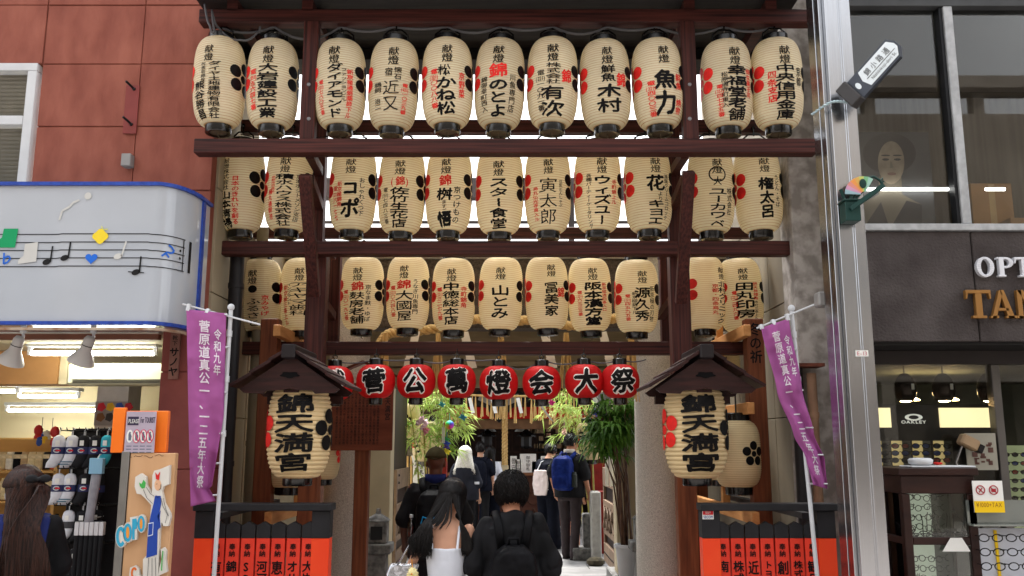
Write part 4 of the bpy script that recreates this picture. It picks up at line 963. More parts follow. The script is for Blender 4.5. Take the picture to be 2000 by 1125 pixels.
# ---------------------------------------------------------------- purple banners
M_PURP = mat('banner_cloth', (178, 98, 164), rough=.75, var=.06, vscale=3, trans=.25)
M_BTXT = mat('banner_print', (236, 226, 236), rough=.8, var=0, trans=.2)
def banner(top, bottom, armL, armR, edge, Y, label, txt_fade=0):
    "pole from bottom to top px, cloth between left edge and pole; edge(t) -> (left px, right px, py, dy) "
    P0, P1 = W(*bottom, Y), W(*top, Y); root = thing('banner', label, 'banner', (P0.x, Y, 0), 0, 'purple festival banners'); O = (P0.x, Y, 0)
    mb = MB(O); foot = P0+(P0-P1)*((P0.z-.006)/(P1.z-P0.z)); mb.tube([foot, P1], .014, 12); mb.ell(P1+Vector((0, 0, .02)), .024, 12)
    for t in (.12, .35, .62): q = P1.lerp(P0, t); mb.lathe([(.019, -.02), (.019, .02)], 12, q)
    mb.build('pole', M_WHITE, root, smooth=True, angle=40)
    mb = MB(O); mb.tube([W(*armL, Y-.02), W(*armR, Y-.02)], .006, 8); mb.build('cross_arm', M_WHITE, root)
    N, Mx = 90, 18; px_seed = top[0]*.37
    def pt(u, v):
        l, r, py, dy = edge(v)
        x = l+(r-l)*u; yy = py+(dy*(1-u))
        fold = .03*math.sin(u*5+v*4)*v+.02*math.sin(u*9-v*7)*(.3+v)+.022*noise.noise(Vector((u*2.6, v*9, px_seed)))+.007*noise.noise(Vector((u*5, v*26, px_seed)))
        return W(x, yy, Y-.04+fold)
    mb = MB(O); vs = [pt(i/Mx, j/N) for j in range(N+1) for i in range(Mx+1)]
    mb.add(vs, [(j*(Mx+1)+i, j*(Mx+1)+i+1, (j+1)*(Mx+1)+i+1, (j+1)*(Mx+1)+i) for j in range(N) for i in range(Mx)])
    cl = mb.build('cloth', M_PURP, root, smooth=True)
    sol = cl.modifiers.new('thickness', 'SOLIDIFY'); sol.thickness = .0015; sol.offset = 1
    mb = MB(O)
    for u in (.03, .5, .97):
        a = pt(u, 0); q = W(*armL, Y-.02).lerp(W(*armR, Y-.02), 0); 
        ax = (a.x-W(*armL, Y).x)/max(1e-6, (W(*armR, Y).x-W(*armL, Y).x)); top_ = W(*armL, Y-.02).lerp(W(*armR, Y-.02), ax)
        mb.tube([a+Vector((0, -.004, -.01)), top_+Vector((0, -.012, .012)), top_+Vector((0, .012, .012)), a+Vector((0, .006, -.01))], .012, 6, flat=.3)
    for v in (.18, .42, .64, .80, .97):
        a = pt(1, v); d = P1.lerp(P0, min(1, max(0, (P1.z-a.z)/(P1.z-P0.z)))); mb.tube([a, d], .013, 6, flat=.5)
    mb.build('tape', M_WHITE, root)
    fn = lambda u, v, k=1: pt(u, v)+Vector((0, -.006-.0008*k, 0))
    mb = MB(O)
    def col(s, u, v0, v1, w):
        n = len(s); h = (v1-v0)/n
        for i, ch in enumerate(s):
            vs, fs = glyph(ch, 0, 2, 4)
            for q, (ax, ay) in enumerate(BOLD5):
                mb.add([fn(u+(p[0]-.5)*w+ax*.018*w, v0+(i+1-p[1]*.96)*h-ay*.02*h, 1+.2*q) for p in vs], fs)
    col('令和九年', .80, .085, .335, .20); col('菅原道真公一、一二五年大祭', .46, .045, .93, .30)
    mb.build('lettering', M_BTXT, cl)
    return root
def eL(v):
    l = 364+8*v; r = 442-9*v if v < .55 else 437-(v-.55)*62
    r = max(r, 410) if v < .93 else r
    return (l, r if v < .93 else 408+14*(v-.93)/.07, 612+v*366, -8*(1-v)+14*max(0, (v-.9))*10*.8)
banner((451, 606), (426, 1000), (357, 594), (508, 634), eL, 5.75, 'purple festival banner with white writing, left of the entrance, hanging straight')
def eR(v):
    ks = (0, .41, .68, .83, 1); L_ = (1487, 1518, 1550, 1574, 1588); R_ = (1541, 1566, 1590, 1611, 1616)
    for q in range(4):
        if v <= ks[q+1]: t = (v-ks[q])/(ks[q+1]-ks[q]); t = t*t*(3-2*t)*.5+t*.5; return (L_[q]+(L_[q+1]-L_[q])*t, R_[q]+(R_[q+1]-R_[q])*t, 622+v*333, 18*(1-v)-8*v)
    return (1588, 1616, 955, -8)
banner((1546, 608), (1584, 1000), (1478, 641), (1602, 590), eR, 5.78, 'purple festival banner twisting round its white pole, by the steel column')
p = W(1610, 584, 5.5); mb = MB(); mb.box(-.035, .035, -.05, .05, -.045, .05); tag(mb.build('rain_cowl', mat('grey_box', (138, 136, 134)), loc=(p.x, 5.55, p.z), bevel=.01), 'small grey hooded box on the steel column above the banner', 'box')
# ---------------------------------------------------------------- shrine hall across the courtyard
YH = 17.0
M_HALL = wood('hall_timber', (60, 34, 26), (92, 56, 42), .5, (1, 1, 3), sc=2)
M_HRED = mat('hall_red', (112, 26, 20), rough=.6, rgb2=(140, 36, 26), vscale=6)
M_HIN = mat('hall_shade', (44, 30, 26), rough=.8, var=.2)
hall = thing('shrine_hall', 'dark timber shrine hall with a tiled roof, bell rope and straw fringe', 'shrine', (-.1, YH, GZ)); HO = (-.1, YH, GZ)
def hb(nm, x0, x1, y0, y1, z0, z1, m=M_HALL, par=None, bev=.008):
    mb = MB(HO); mb.box(x0, x1, y0, y1, z0, z1); return mb.build(nm, m, par or hall, bevel=bev)
def Z(y, Y=YH): return Zat(y, Y)
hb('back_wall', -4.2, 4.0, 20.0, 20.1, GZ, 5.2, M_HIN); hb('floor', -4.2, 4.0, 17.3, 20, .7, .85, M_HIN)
for x in (853, 1168): 
    X = Xat(x, 850, YH); hb('pillar', X-.13, X+.13, YH, YH+.26, GZ+.002, Z(735), M_HRED)
hb('side_panel', -4.4, Xat(848, 850, YH)-.1, YH+.1, YH+.2, GZ, 3.9, M_HALL); hb('side_panel', Xat(1172, 850, YH)+.1, 4.2, YH+.1, YH+.2, GZ, 3.9, M_HALL)
hb('front_beam', -2.6, 2.5, YH-.1, YH+.3, Z(775), Z(742)); hb('cross_beam', -1.4, 1.6, YH+.02, YH+.2, Z(838), Z(818), mat('hall_cream', (110, 82, 58), var=.2))
hb('red_valance', -1.5, 1.75, YH-.06, YH-.03, Z(818), Z(795), mat('red_cloth', (176, 26, 22), rough=.8, var=.15))
# roof: eaves, upturned gable
mb = MB(HO); prof = []
for k in range(15):
    t = -1+k/7; prof.append((t*3.6, Z(742)+.30-.42*abs(t)**1.6+.25*max(0, abs(t)-.75)))
for y0, dz in ((YH-1.3, 0), (YH+3.2, 1.5)): pass
rg = [[Vector((x-.1, YH-1.3, z)) for x, z in prof], [Vector((x-.1, YH+3.3, z+1.9)) for x, z in prof], [Vector((x-.1, YH+3.3, z+2.02)) for x, z in prof], [Vector((x-.1, YH-1.3, z+.12)) for x, z in prof]]
mb.loft(rg, cap=False, closed=False); mb.add([p for p in rg[0]]+[p for p in rg[3]], [(i, i+1, 15+i+1, 15+i) for i in range(14)])
mb.build('roof', M_TILE, hall, smooth=True, angle=40)
hb('eave_board', -3.4, 3.2, YH-1.2, YH-.1, Z(742)+.0, Z(742)+.04, M_HALL)
# gable ornament with grey plaques
mb = MB(HO); mb.prism([(-.62, .12), (-.25, -.02), (0, -.3), (.25, -.02), (.62, .12), (.4, .3), (0, .36), (-.4, .3)], (Xat(975, 790, YH-.3), YH-.3, Z(795, YH-.3)), (1, 0, 0), (0, 0, 1), .05); orn = mb.build('gable_ornament', M_IRON, hall, bevel=.01)
mb = MB(HO)
for s in (-1, 1): mb.prism([(s*.1, .0), (s*.4, .13), (s*.36, .24), (s*.1, .2)], (Xat(975, 790, YH-.3), YH-.356, Z(795, YH-.3)), (1, 0, 0), (0, 0, 1), .02)
mb.build('plaque', mat('pale_plaque', (150, 146, 138), rough=.6), orn)
# counter with carved fish-scale front
zc = Z(922)
hb('counter_top', -1.2, 1.3, YH-.5, YH+.15, zc-.05, zc, wood('counter_wood', (104, 66, 44), (136, 92, 62), .5)); hb('counter_front', -1.1, 1.2, YH-.4, YH-.3, GZ+.003, zc-.052, M_HALL)
mb = MB(HO)
for r in range(3):
    for k in range(9):
        cx = -.9+k*.235+(r % 2)*.117; cz = GZ+.45+r*.17
        mb.tube([(cx+.11*math.cos(R(a)), YH-.408, cz+.11*math.sin(R(a))) for a in range(180, 361, 20)], .014, 5)
mb.build('carved_scales', wood('scale_wood', (52, 30, 22), (80, 48, 34)), hall)
hb('step', -1.5, 1.6, YH-.95, YH-.45, GZ+.002, GZ+.14, M_GREYST)
# lattice screen, interior shelves, small panels
mb = MB(HO)
for k in range(15): X = -1.2+k*.17; mb.box(X, X+.03, 18.2, 18.23, .85, 2.4)
for z in (1.2, 1.6, 2.0, 2.38): mb.box(-1.25, 1.3, 18.232, 18.25, z, z+.04)
mb.build('screen', M_DARKW, hall)
mb = MB(HO)
for k in range(34): 
    x = random.uniform(.25, 1.15); z = random.choice((1.7, 1.85, 2.0, 2.15)); mb.box(x, x+random.uniform(.04, .09), 18.1, 18.12, z, z+.09)
mb.build('paper_charms', mat('charm_paper', (196, 180, 150), var=.3, vscale=30), hall)
# bell rope
X = Xat(986, 820, YH-.6)
mb = MB(HO); twisted(mb, [(X, YH-.6, Z(770)), (X, YH-.6, 2.2), (X, YH-.6, 1.4)], .05, 9, k=120); mb.build('bell_rope', M_STRAW, hall, smooth=True)
mb = MB(HO); mb.lathe([(.03, 1.42), (.07, 1.40), (.085, 1.1), (.09, 1.06)], 14, (X, YH-.6, 0)); mb.build('rope_grip', mat('pale_grip', (190, 174, 140), rough=.8, var=.15), hall, smooth=True)
# straw fringe with paper zigzags
Yt = 15.9
sr = thing('straw_fringe', 'straw rope with hanging straw tassels and white paper zigzags before the hall', 'rope', W(975, 776, Yt)); SRO = W(975, 776, Yt)
mb = MB(SRO); pp = [W(x, 768+6*math.sin((x-866)/260*math.pi)-(0 if 900 < x < 1060 else 0), Yt) for x in range(800, 1171, 18)]
mb.tube(pp, .02, 8); mb.build('rope', M_STRAW, sr, smooth=True)
for k in range(38):
    x = 806+k*9.6+random.uniform(-2, 2); a = W(x, 772, Yt); mb = MB(SRO); L = .42+random.uniform(-.06, .08)
    for j in range(5):
        b = a+Vector((random.uniform(-.03, .03), random.uniform(-.02, .02), -L+random.uniform(-.03, .03))); mb.tube([a, a.lerp(b, .5), b], [.006, .008, .011], 4)
    mb.build('straw_tassel', M_STRAW, sr)
for x in (917, 961, 1011): mb = MB(SRO); shide(mb, x, 778, Yt-.05, .10, 1); mb.build('paper_zigzag', M_PAPERW, sr)
# hanging lamps and iron lanterns in the hall
for i, (x, y) in enumerate(((957, 842), (1017, 842))):
    p = W(x, y, 17.6); mb = MB(); mb.lathe([(.015, .1), (.05, .08), (.12, .0), (.12, -.01)], 16); mb.tube([(0, 0, .08), (0, 0, .75)], .008, 5)
    tag(mb.build('pendant_lamp', mat('enamel_grey', (140, 146, 146), rough=.4), loc=p, smooth=True, angle=50), ['grey dome lamp left of the bell rope in the hall', 'grey dome lamp right of the bell rope in the hall'][i], 'lamp', 'dome lamps in the hall')
for i, (x, y) in enumerate(((951, 858), (1028, 858))):
    p = W(x, y, 17.3); root = thing('iron_lantern', ['black hexagonal iron lantern left of the bell rope', 'black hexagonal iron lantern right of the bell rope'][i], 'lantern', p, 0, 'iron lanterns in the hall')
    mb = MB(); mb.lathe([(.02, .22), (.05, .17), (.17, .08), (.19, .05)], 6); mb.tube([(0, 0, .2), (0, 0, .6)], .008, 5); mb.build('hood', M_LACQ, root)
    mb = MB(); mb.lathe([(.1, .05), (.1, -.13), (.12, -.15), (.06, -.18)], 6); mb.build('lantern_body', M_IRON, root)
for i, (x, w, h) in enumerate(((944, .10, .34), (957, .10, .26), (972, .14, .20), (1003, .12, .30), (1012, .10, .24), (1031, .30, .34), (1050, .22, .2), (1062, .12, .3))):
    p = W(x, 915, 16.9); zb = zc+.002; root = thing('notice_card', ['narrow white prayer slip leftmost on the counter', 'short white slip second on the counter', 'small wide white card left of the bell rope', 'tall white slip right of the bell rope', 'shorter white slip next to the tall one', 'framed white notice standing on the counter', 'wide low white notice on the counter', 'white slip at the right end of the counter'][i], 'card', (p.x, 16.7, zb), 0, 'cards standing on the hall counter')
    mb = MB(); mb.box(-w/2, w/2, 0, .012, 0, h); mb.build('card', M_PAPERW, root)
    mb = MB(); text_col(mb, '御守御札'[:2+i % 3], lambda x_, z_, k=1: Vector((x_, -.002-.0005*k, z_)), 0, h*.9, h*.1, min(w*.7, .08), .0, 1, 1); mb.build('lettering', M_INK, root)
# left side building: omikuji rack
Yk = 13.2
ob = thing('fortune_stall', 'timber fortune-paper stall at the left of the courtyard', 'stall', (W(818, 900, Yk).x, Yk, GZ)); OO = (W(818, 900, Yk).x, Yk, GZ)
xa, xb = Xat(770, 900, Yk), Xat(868, 900, Yk)
for nm_, a, b, c, d, m in (('wall', xa-.8, xb, GZ, GZ+.55, M_HALL), ('sill', xa-.8, xb+.05, GZ+.552, GZ+.63, M_IRON), ('shelf_frame', xa-.8, xb, Zat(845, Yk), Zat(836, Yk), M_HALL), ('wall', xa-.8, xb, Zat(790, Yk)-.1, Zat(740, Yk)+.4, M_HALL)):
    mb = MB(OO); mb.box(a, b, Yk, Yk+.2, c, d); mb.build(nm_, m, ob, bevel=.006)
mb = MB(OO); mb.box(xb-.08, xb+.03, Yk-.02, Yk+.2, GZ+.63, Zat(740, Yk)); mb.build('corner_post', M_HRED, ob)
mb = MB(OO); mb.box(xa-.8, xb-.1, Yk+.35, Yk+.4, GZ+.6, 2.6); mb.build('back_board', mat('stall_back', (70, 62, 50), rough=.9, rgb2=(110, 100, 84), vscale=20), ob)
mb = MB(OO)
for r in range(4):
    for k in range(9): x = xa-.1+k*.085; z = Zat(890, Yk)+r*.11; mb.box(x, x+.07, Yk+.3, Yk+.32, z, z+.09)
mb.build('wooden_plaque', mat('ema_wood', (104, 100, 88), var=.25, vscale=25), ob)
mb = MB(OO)
for k in range(10):
    x = Xat(790+k*7, 890, Yk); a = Vector((x, Yk-.05, Zat(891, Yk))); mb.tube([a, a+Vector((.01, 0, -.3-random.random()*.25))], [.014, .02], 5)
mb.build('straw_tie', M_STRAW, ob)
mb = MB(OO); shide(mb, 806, 890, Yk-.06, .07); mb.build('paper_zigzag', M_PAPERW, ob)
for i, (x, t) in enumerate(((813, 'おみくじ'), (824, '大吉札'))):
    mb = MB(OO); p = W(x, 940, Yk-.1); mb.box(p.x-.05, p.x+.04, Yk-.1, Yk-.09, Zat(960, Yk), Zat(893, Yk)); c_ = mb.build('hanging_slip', M_PAPERW, ob)
    mb = MB(OO); text_col(mb, t, lambda x_, z_, k=1: Vector((x_, Yk-.102-.0005*k, z_)), p.x-.005, Zat(896, Yk), Zat(926, Yk), .06, .02, 1, 1); mb.build('lettering', M_INK, c_)
small_lantern(W(797, 822, 12.6), R(20), 'cream lantern with small crest hanging left of the bamboo', 'k', '堤正', None, 1.15, -.4, 'lanterns in the courtyard')
small_lantern(W(833, 862, 12.9), R(0), 'cream lantern hanging half behind the left bamboo', 'r', '宮', None, 1.35, -1.3, 'lanterns in the courtyard')
small_lantern(W(1150, 862, 13.4), R(-10), 'cream lantern half hidden by the right palm', 'r', '宮', None, 1.3, -1.2, 'lanterns in the courtyard')
# right side building
rs = thing('office_building', 'timber shrine office with grey fascia at the right of the courtyard', 'building', (2.2, 13.6, GZ)); RO = (2.2, 13.6, GZ)
for nm_, x0, x1, z0, z1, m in (('wall', 1152, 1320, GZ, Zat(960, 13.6), M_HRED), ('frame', 1160, 1320, Zat(905, 13.6), Zat(885, 13.6), M_HALL), ('wall', 1166, 1320, Zat(885, 13.6)+.002, 3.6, M_HALL)):
    mb = MB(RO); mb.box(Xat(x0, 900, 13.6), Xat(x1, 900, 13.6), 13.6, 13.8, z0, z1); mb.build(nm_, m, rs)
mb = MB(RO); mb.box(Xat(1166, 770, 13.0), Xat(1260, 770, 13.0), 12.9, 13.7, Zat(800, 13), Zat(740, 13)); mb.build('fascia', mat('grey_fascia', (128, 126, 122), rough=.6), rs, bevel=.01)
for i, (x0, x1, h0, h1, yy, lab) in enumerate(((1140, 1160, 0, .62, 12.9, 'square weathered stone trough block'), (1156, 1175, 0, .95, 12.6, 'pale narrow stone post by the right gate leaf'), (1118, 1165, 0, .17, 12.8, 'low stone kerb round the gravel bed'))):
    a, b = Xat(x0, 1050, yy), Xat(x1, 1050, yy); mb = MB(); w = b-a; mb.box(-w/2, w/2, 0, .35, 0, h1); tag(mb.build('stone_block', M_GREYST if i != 1 else mat('pale_stone', (168, 166, 160), rough=.8, var=.15, vscale=12), loc=((a+b)/2, yy, GZ+.002), bevel=.015), lab, 'stone')
p = W(1104, 1000, 12.9); mb = MB(); mb.box(-.02, .02, 0, .02, 0, .8); tag(mb.build('pink_pole_sign', mat('pink', (226, 66, 110), rough=.5, var=.05), loc=(Xat(1125, 1000, 13), 13, GZ+.002)), 'narrow pink upright sign behind the man with the blue backpack', 'sign')
# ---------------------------------------------------------------- bamboo, palm
def leaf_mat(name, c1, c2, tr=.35):
    m = mat(name, c1, rough=.5, rgb2=c2, vscale=3, trans=tr); return m
M_BLEAF = leaf_mat('bamboo_leaf', (134, 172, 68), (210, 226, 138)); M_CULM = mat('bamboo_culm', (150, 146, 70), rough=.4, rgb2=(188, 176, 96), vscale=6)
def blade(mb, a, d, L, w, droop):
    d = Vector(d).normalized(); s = d.cross(Vector((0, 0, 1))); s = s.normalized() if s.length > 1e-3 else Vector((1, 0, 0))
    s = (s+Vector((random.uniform(-.6, .6),)*1+(random.uniform(-.6, .6), random.uniform(-.6, .6)))).normalized()
    p1 = a+d*L*.45+Vector((0, 0, -droop*L*.2)); p2 = a+d*L+Vector((0, 0, -droop*L))
    mb.add([a, p1+s*w, p2, p1-s*w], [(0, 1, 2, 3)])
def bamboo(base, culms, label, nleaf, spread):
    root = thing('bamboo', label, 'bamboo', base)
    mb = MB(base); lv = MB(base); 
    for (dx, dy, h, lx) in culms:
        pts = [Vector(base)+Vector((dx+lx*t*t, dy, h*t)) for t in [k/12 for k in range(13)]]
        mb.tube(pts, [.02*(1-.7*k/12) for k in range(13)], 7)
        for k in range(9, 13):
            for j in range(nleaf):
                o = pts[k]+Vector((0, 0, random.uniform(-.15, .15)))
                d = Vector((random.uniform(-1, 1), random.uniform(-1, 1)*.7, random.uniform(-.35, .6))); L = random.uniform(.25, spread)
                e = o+d.normalized()*L; e.z -= .25*L
                mb.tube([o, o.lerp(e, .5)+Vector((0, 0, .05)), e], [.006, .004, .002], 4)
                for q in range(9):
                    t = random.uniform(.3, 1); a = o.lerp(e, t)+Vector((0, 0, .05*math.sin(t*3)))
                    for z in range(2): blade(lv, a, (d.x+random.uniform(-.9, .9), d.y+random.uniform(-.9, .9), random.uniform(-.6, .3)), random.uniform(.10, .2), random.uniform(.008, .014), random.uniform(.1, .7))
    mb.build('stem', M_CULM, root, smooth=True); lv.build('foliage', M_BLEAF, root)
    return root
b1 = W(840, 1060, 12.2); bamboo((b1.x, 12.2, GZ), [(-.05, 0, 2.3, -.1), (.06, .1, 2.4, .06), (-.12, .05, 2.15, -.2), (.08, -.1, 2.35, .22)], 'pale green festival bamboo hung with paper ornaments, left of the hall', 5, .40)
b2 = W(1140, 1040, 13.4); bamboo((b2.x, 13.4, GZ), [(.0, 0, 2.65, -.42), (.18, .1, 2.4, -.08), (.1, -.1, 2.2, -.3)], 'thin festival bamboo with a leaning pole, right of the hall', 4, .5)
# paper ornaments in the bamboo
ORN = [(826, 827, 'flower', (240, 214, 222), 'pink white paper flower in the left bamboo', .13), (878, 830, 'ball', (220, 60, 40), 'rainbow striped paper ball on the left bamboo', .058), (872, 858, 'star', (60, 170, 90), 'green folded star on the bamboo string', .05), (873, 866, 'star', (50, 90, 200), 'blue folded star on the bamboo string', .05), (872, 874, 'star', (90, 70, 170), 'violet folded star on the bamboo string', .05), (873, 882, 'star', (226, 214, 50), 'yellow folded star lowest on the bamboo string', .06), (866, 846, 'strip', (238, 238, 240), 'white paper tassel in the left bamboo', .08), (1102, 844, 'flower', (236, 206, 190), 'pale ball ornament hanging from the right bamboo', .07), (1077, 786, 'star', (214, 40, 130), 'magenta folded star in the right bamboo', .06), (1162, 806, 'star', (90, 90, 190), 'blue violet ornament high in the right bamboo', .07), (904, 815, 'star', (50, 130, 150), 'teal ornament at the tip of a bamboo branch', .06), (863, 790, 'star', (60, 160, 160), 'turquoise ornament near the top of the left bamboo', .05), (832, 842, 'flower', (226, 150, 170), 'small rose paper flower in the left bamboo', .08)]
for (x, y, k, c, lab, r) in ORN:
    Y = 11.75 if x < 960 else 12.2; p = W(x, y, Y); mb = MB(); m = mat('ornament_%d_%d_%d' % c, c, rough=.5, var=.1)
    if k == 'flower':
        for q in range(26):
            d = Vector((random.gauss(0, 1), random.gauss(0, 1), random.gauss(0, 1))).normalized(); a = d.orthogonal().normalized()*r*.34; b_ = d.cross(a).normalized()*r*.34; c_ = d*r*random.uniform(.25, .6); mb.add([c_*.3, c_+a+b_*.3, c_*1.5, c_-a*.3+b_], [(0, 1, 2, 3)])
    elif k == 'ball': mb.ell((0, 0, 0), r, 16)
    elif k == 'strip':
        for q in range(3): mb.box(-.02+q*.015, -.01+q*.015, -.01*q, -.01*q+.002, -r*1.6, r)
    else:
        for q in range(3): M = Matrix.Rotation(R(60*q), 3, 'Y') @ Matrix.Rotation(R(25*q), 3, 'Z'); mb.ell((0, 0, 0), (r, r*.25, r*.3), 8, M)
    mb.tube([(0, 0, r*.6), (0, 0, r*.6+.12)], .003, 4)
    o = mb.build('paper_ornament', m, loc=p); tag(o, lab, 'ornament', 'paper ornaments in the bamboo')
    if k == 'ball':
        n_, l_ = nodes(m); tc = n_.new('ShaderNodeTexCoord'); sp_ = n_.new('ShaderNodeSeparateXYZ'); at = n_.new('ShaderNodeMath'); at.operation = 'ARCTAN2'; l_.new(tc.outputs['Object'], sp_.inputs[0]); l_.new(sp_.outputs[0], at.inputs[0]); l_.new(sp_.outputs[2], at.inputs[1])
        mr = n_.new('ShaderNodeMapRange'); mr.inputs[1].default_value = -math.pi; mr.inputs[2].default_value = math.pi; l_.new(at.outputs[0], mr.inputs[0])
        cc = n_.new('ShaderNodeCombineColor'); cc.mode = 'HSV'; cc.inputs[1].default_value = .9; cc.inputs[2].default_value = .8; l_.new(mr.outputs[0], cc.inputs[0]); l_.new(cc.outputs[0], n_['Principled BSDF'].inputs['Base Color'])
p = W(1058, 795, 12.2); mb = MB(); P0 = [W(1056, 792, 12.1), W(1068, 808, 12.1), W(1078, 822, 12.1), W(1089, 829, 12.1)]
vs = []; 
for q in P0: vs += [q-p+Vector((-.03, 0, .02)), q-p+Vector((.03, 0, -.02))]
mb.add(vs, [(0, 1, 3, 2), (2, 3, 5, 4), (4, 5, 7, 6)]); tag(mb.build('paper_ribbon', M_PAPERW, loc=p), 'long white paper ribbon blowing from the right bamboo', 'ribbon')
M_PLEAF = leaf_mat('palm_leaf', (46, 86, 28), (106, 150, 58), .3); M_CANE = mat('palm_cane', (72, 48, 36), rough=.6, rgb2=(104, 74, 54), vscale=12)
def palm():
    Y = 9.9; base = W(1226, 1075, Y); base = Vector((base.x, Y, .352)); root = thing('potted_palm', 'lady palm with fan leaves on thin brown canes in a white pot', 'plant', base)
    mb = MB(base); mb.lathe([(.085, 0), (.10, .02), (.12, .22), (.13, .32), (.15, .34), (.15, .37), (.125, .37), (.115, .3)], 24, base); mb.build('pot', M_WHITE, root, smooth=True, angle=40)
    mb = MB(base); mb.lathe([(.118, .33), (.01, .335)], 16, base); mb.build('soil', mat('soil', (50, 40, 32), rough=1), root)
    cn = MB(base); lf = MB(base)
    rnd = random.Random(11)
    for k in range(20):
        a = rnd.uniform(0, 6.28); tx = rnd.uniform(1142, 1242); ty = rnd.uniform(790, 862)
        top = W(tx, ty, Y+rnd.uniform(-.35, .45)); b0 = base+Vector((.06*math.cos(a), .06*math.sin(a), .33))
        mid = b0.lerp(top, .55); mid.x = b0.x*.6+mid.x*.4
        cn.tube([b0, b0.lerp(mid, .5), mid, mid.lerp(top, .6)+Vector((0, 0, .06)), top], [.011, .010, .008, .005, .004], 6)
        for f in range(5):
            c0 = top.lerp(mid, f*.07)+Vector((rnd.uniform(-.1, .1), rnd.uniform(-.1, .1), rnd.uniform(-.05, .08)))
            dirn = Vector((rnd.uniform(-1, 1), rnd.uniform(-1, .6), rnd.uniform(-.2, .7))).normalized(); n = 9
            side = dirn.cross(Vector((0, 0, 1))).normalized(); upv = side.cross(dirn)
            for q in range(n):
                t = (q/(n-1)-.5)*R(190); d = (dirn*math.cos(t)+side*math.sin(t)).normalized(); L = rnd.uniform(.20, .31)*(1-.2*abs(t)/1.7)
                p0, p1, p2, p3 = c0, c0+d*L*.35+Vector((0, 0, .015)), c0+d*L*.75+Vector((0, 0, -.02)), c0+d*L+Vector((0, 0, -.09-rnd.uniform(0, .05)))
                s = d.cross(Vector((0, 0, 1))); s = s.normalized() if s.length > .01 else side; w = .018
                lf.add([p0, p1+s*w, p2+s*w*.9, p3, p2-s*w*.9, p1-s*w], [(0, 1, 5), (1, 2, 4, 5), (2, 3, 4)])
    cn.build('stem', M_CANE, root, smooth=True); lf.build('foliage', M_PLEAF, root)
palm()
for i, x in enumerate((1184, 1193)):
    p = W(x, 900, 10.9); mb = MB(); mb.box(-.02, .02, 0, .01, -.3, .3); mb.box(-.012, .012, -.006, 0, -.26, .26)
    tag(mb.build('paper_strip', M_PAPERW, loc=(p.x, 10.85, p.z)), ['left one of two white paper strips on the right gate leaf', 'right one of two white paper strips on the right gate leaf'][i], 'paper', 'paper strips on the gate')
# ---------------------------------------------------------------- people
def fuse(mb, name, m, parent, voxel=.01, smooth=5, wr=0, wscale=9, seed=0, stretchz=1.0):
    "one continuous skin over overlapping closed shapes"
    o = mb.build(name, m); COL.objects.unlink(o)
    r = o.modifiers.new('r', 'REMESH'); r.mode = 'VOXEL'; r.voxel_size = voxel
    if smooth: s = o.modifiers.new('s', 'SMOOTH'); s.factor = .5; s.iterations = smooth
    me = baked(o); COL.objects.link(o); o.parent = parent
    o.modifiers.clear(); old = o.data; o.data = me; bpy.data.meshes.remove(old); me.name = name
    me.materials.clear(); me.materials.append(m)
    if wr:
        co = [v.co.copy() for v in me.vertices]; no = [v.normal.copy() for v in me.vertices]; flat = []
        for c, q in zip(co, no):
            p = Vector((c.x*wscale+seed, c.y*wscale, c.z*wscale*stretchz))
            f = noise.noise(p)+.5*noise.noise(p*2.1)
            flat += tuple(c+q*(wr*(abs(f)*1.6-.45)))
        me.vertices.foreach_set('co', flat); me.update()
    me.polygons.foreach_set('use_smooth', [True]*len(me.polygons))
    return o
def skin(name, c): return mat(name, c, rough=.55, var=.06, vscale=12, spec=.35)
SK1 = skin('skin_fair', (196, 148, 122)); SK2 = skin('skin_tan', (176, 122, 94)); SK3 = skin('skin_deep', (96, 58, 42))
H_BLK = mat('hair_black', (8, 7, 7), rough=.42, rgb2=(22, 18, 18), vscale=40, stretch=(3, 3, .12), spec=.22)
H_BRN = mat('hair_brown', (24, 12, 9), rough=.42, rgb2=(60, 35, 27), vscale=40, stretch=(3, 3, .12), spec=.22)
H_WHT = mat('hair_bleached', (206, 202, 190), rough=.5, rgb2=(232, 230, 222), vscale=60)
C_BLK = mat('cloth_black', (15, 15, 17), rough=.8, spec=.16, rgb2=(27, 27, 30), vscale=6)
C_CHAR = mat('cloth_charcoal', (34, 36, 43), rough=.85, spec=.08, rgb2=(44, 46, 55), vscale=6)
C_NAVY = mat('cloth_navy', (17, 20, 31), rough=.8, spec=.08, var=.1)
C_WHT = mat('cloth_white', (216, 220, 230), rough=.8, spec=.08, var=.05)
C_GRYP = mat('cloth_grey_brown', (62, 55, 57), rough=.8, spec=.08, var=.12)
C_OLIVE = mat('cloth_olive', (62, 57, 38), rough=.85, spec=.08, var=.12, vscale=14)
C_BLUE = mat('cloth_blue', (14, 30, 88), rough=.6, spec=.08, rgb2=(22, 42, 112), vscale=10)
C_DBLU = mat('cloth_dark_blue', (34, 42, 92), rough=.75, spec=.08, var=.1)
C_CYAN = mat('piping_cyan', (32, 150, 214), rough=.5, var=0)
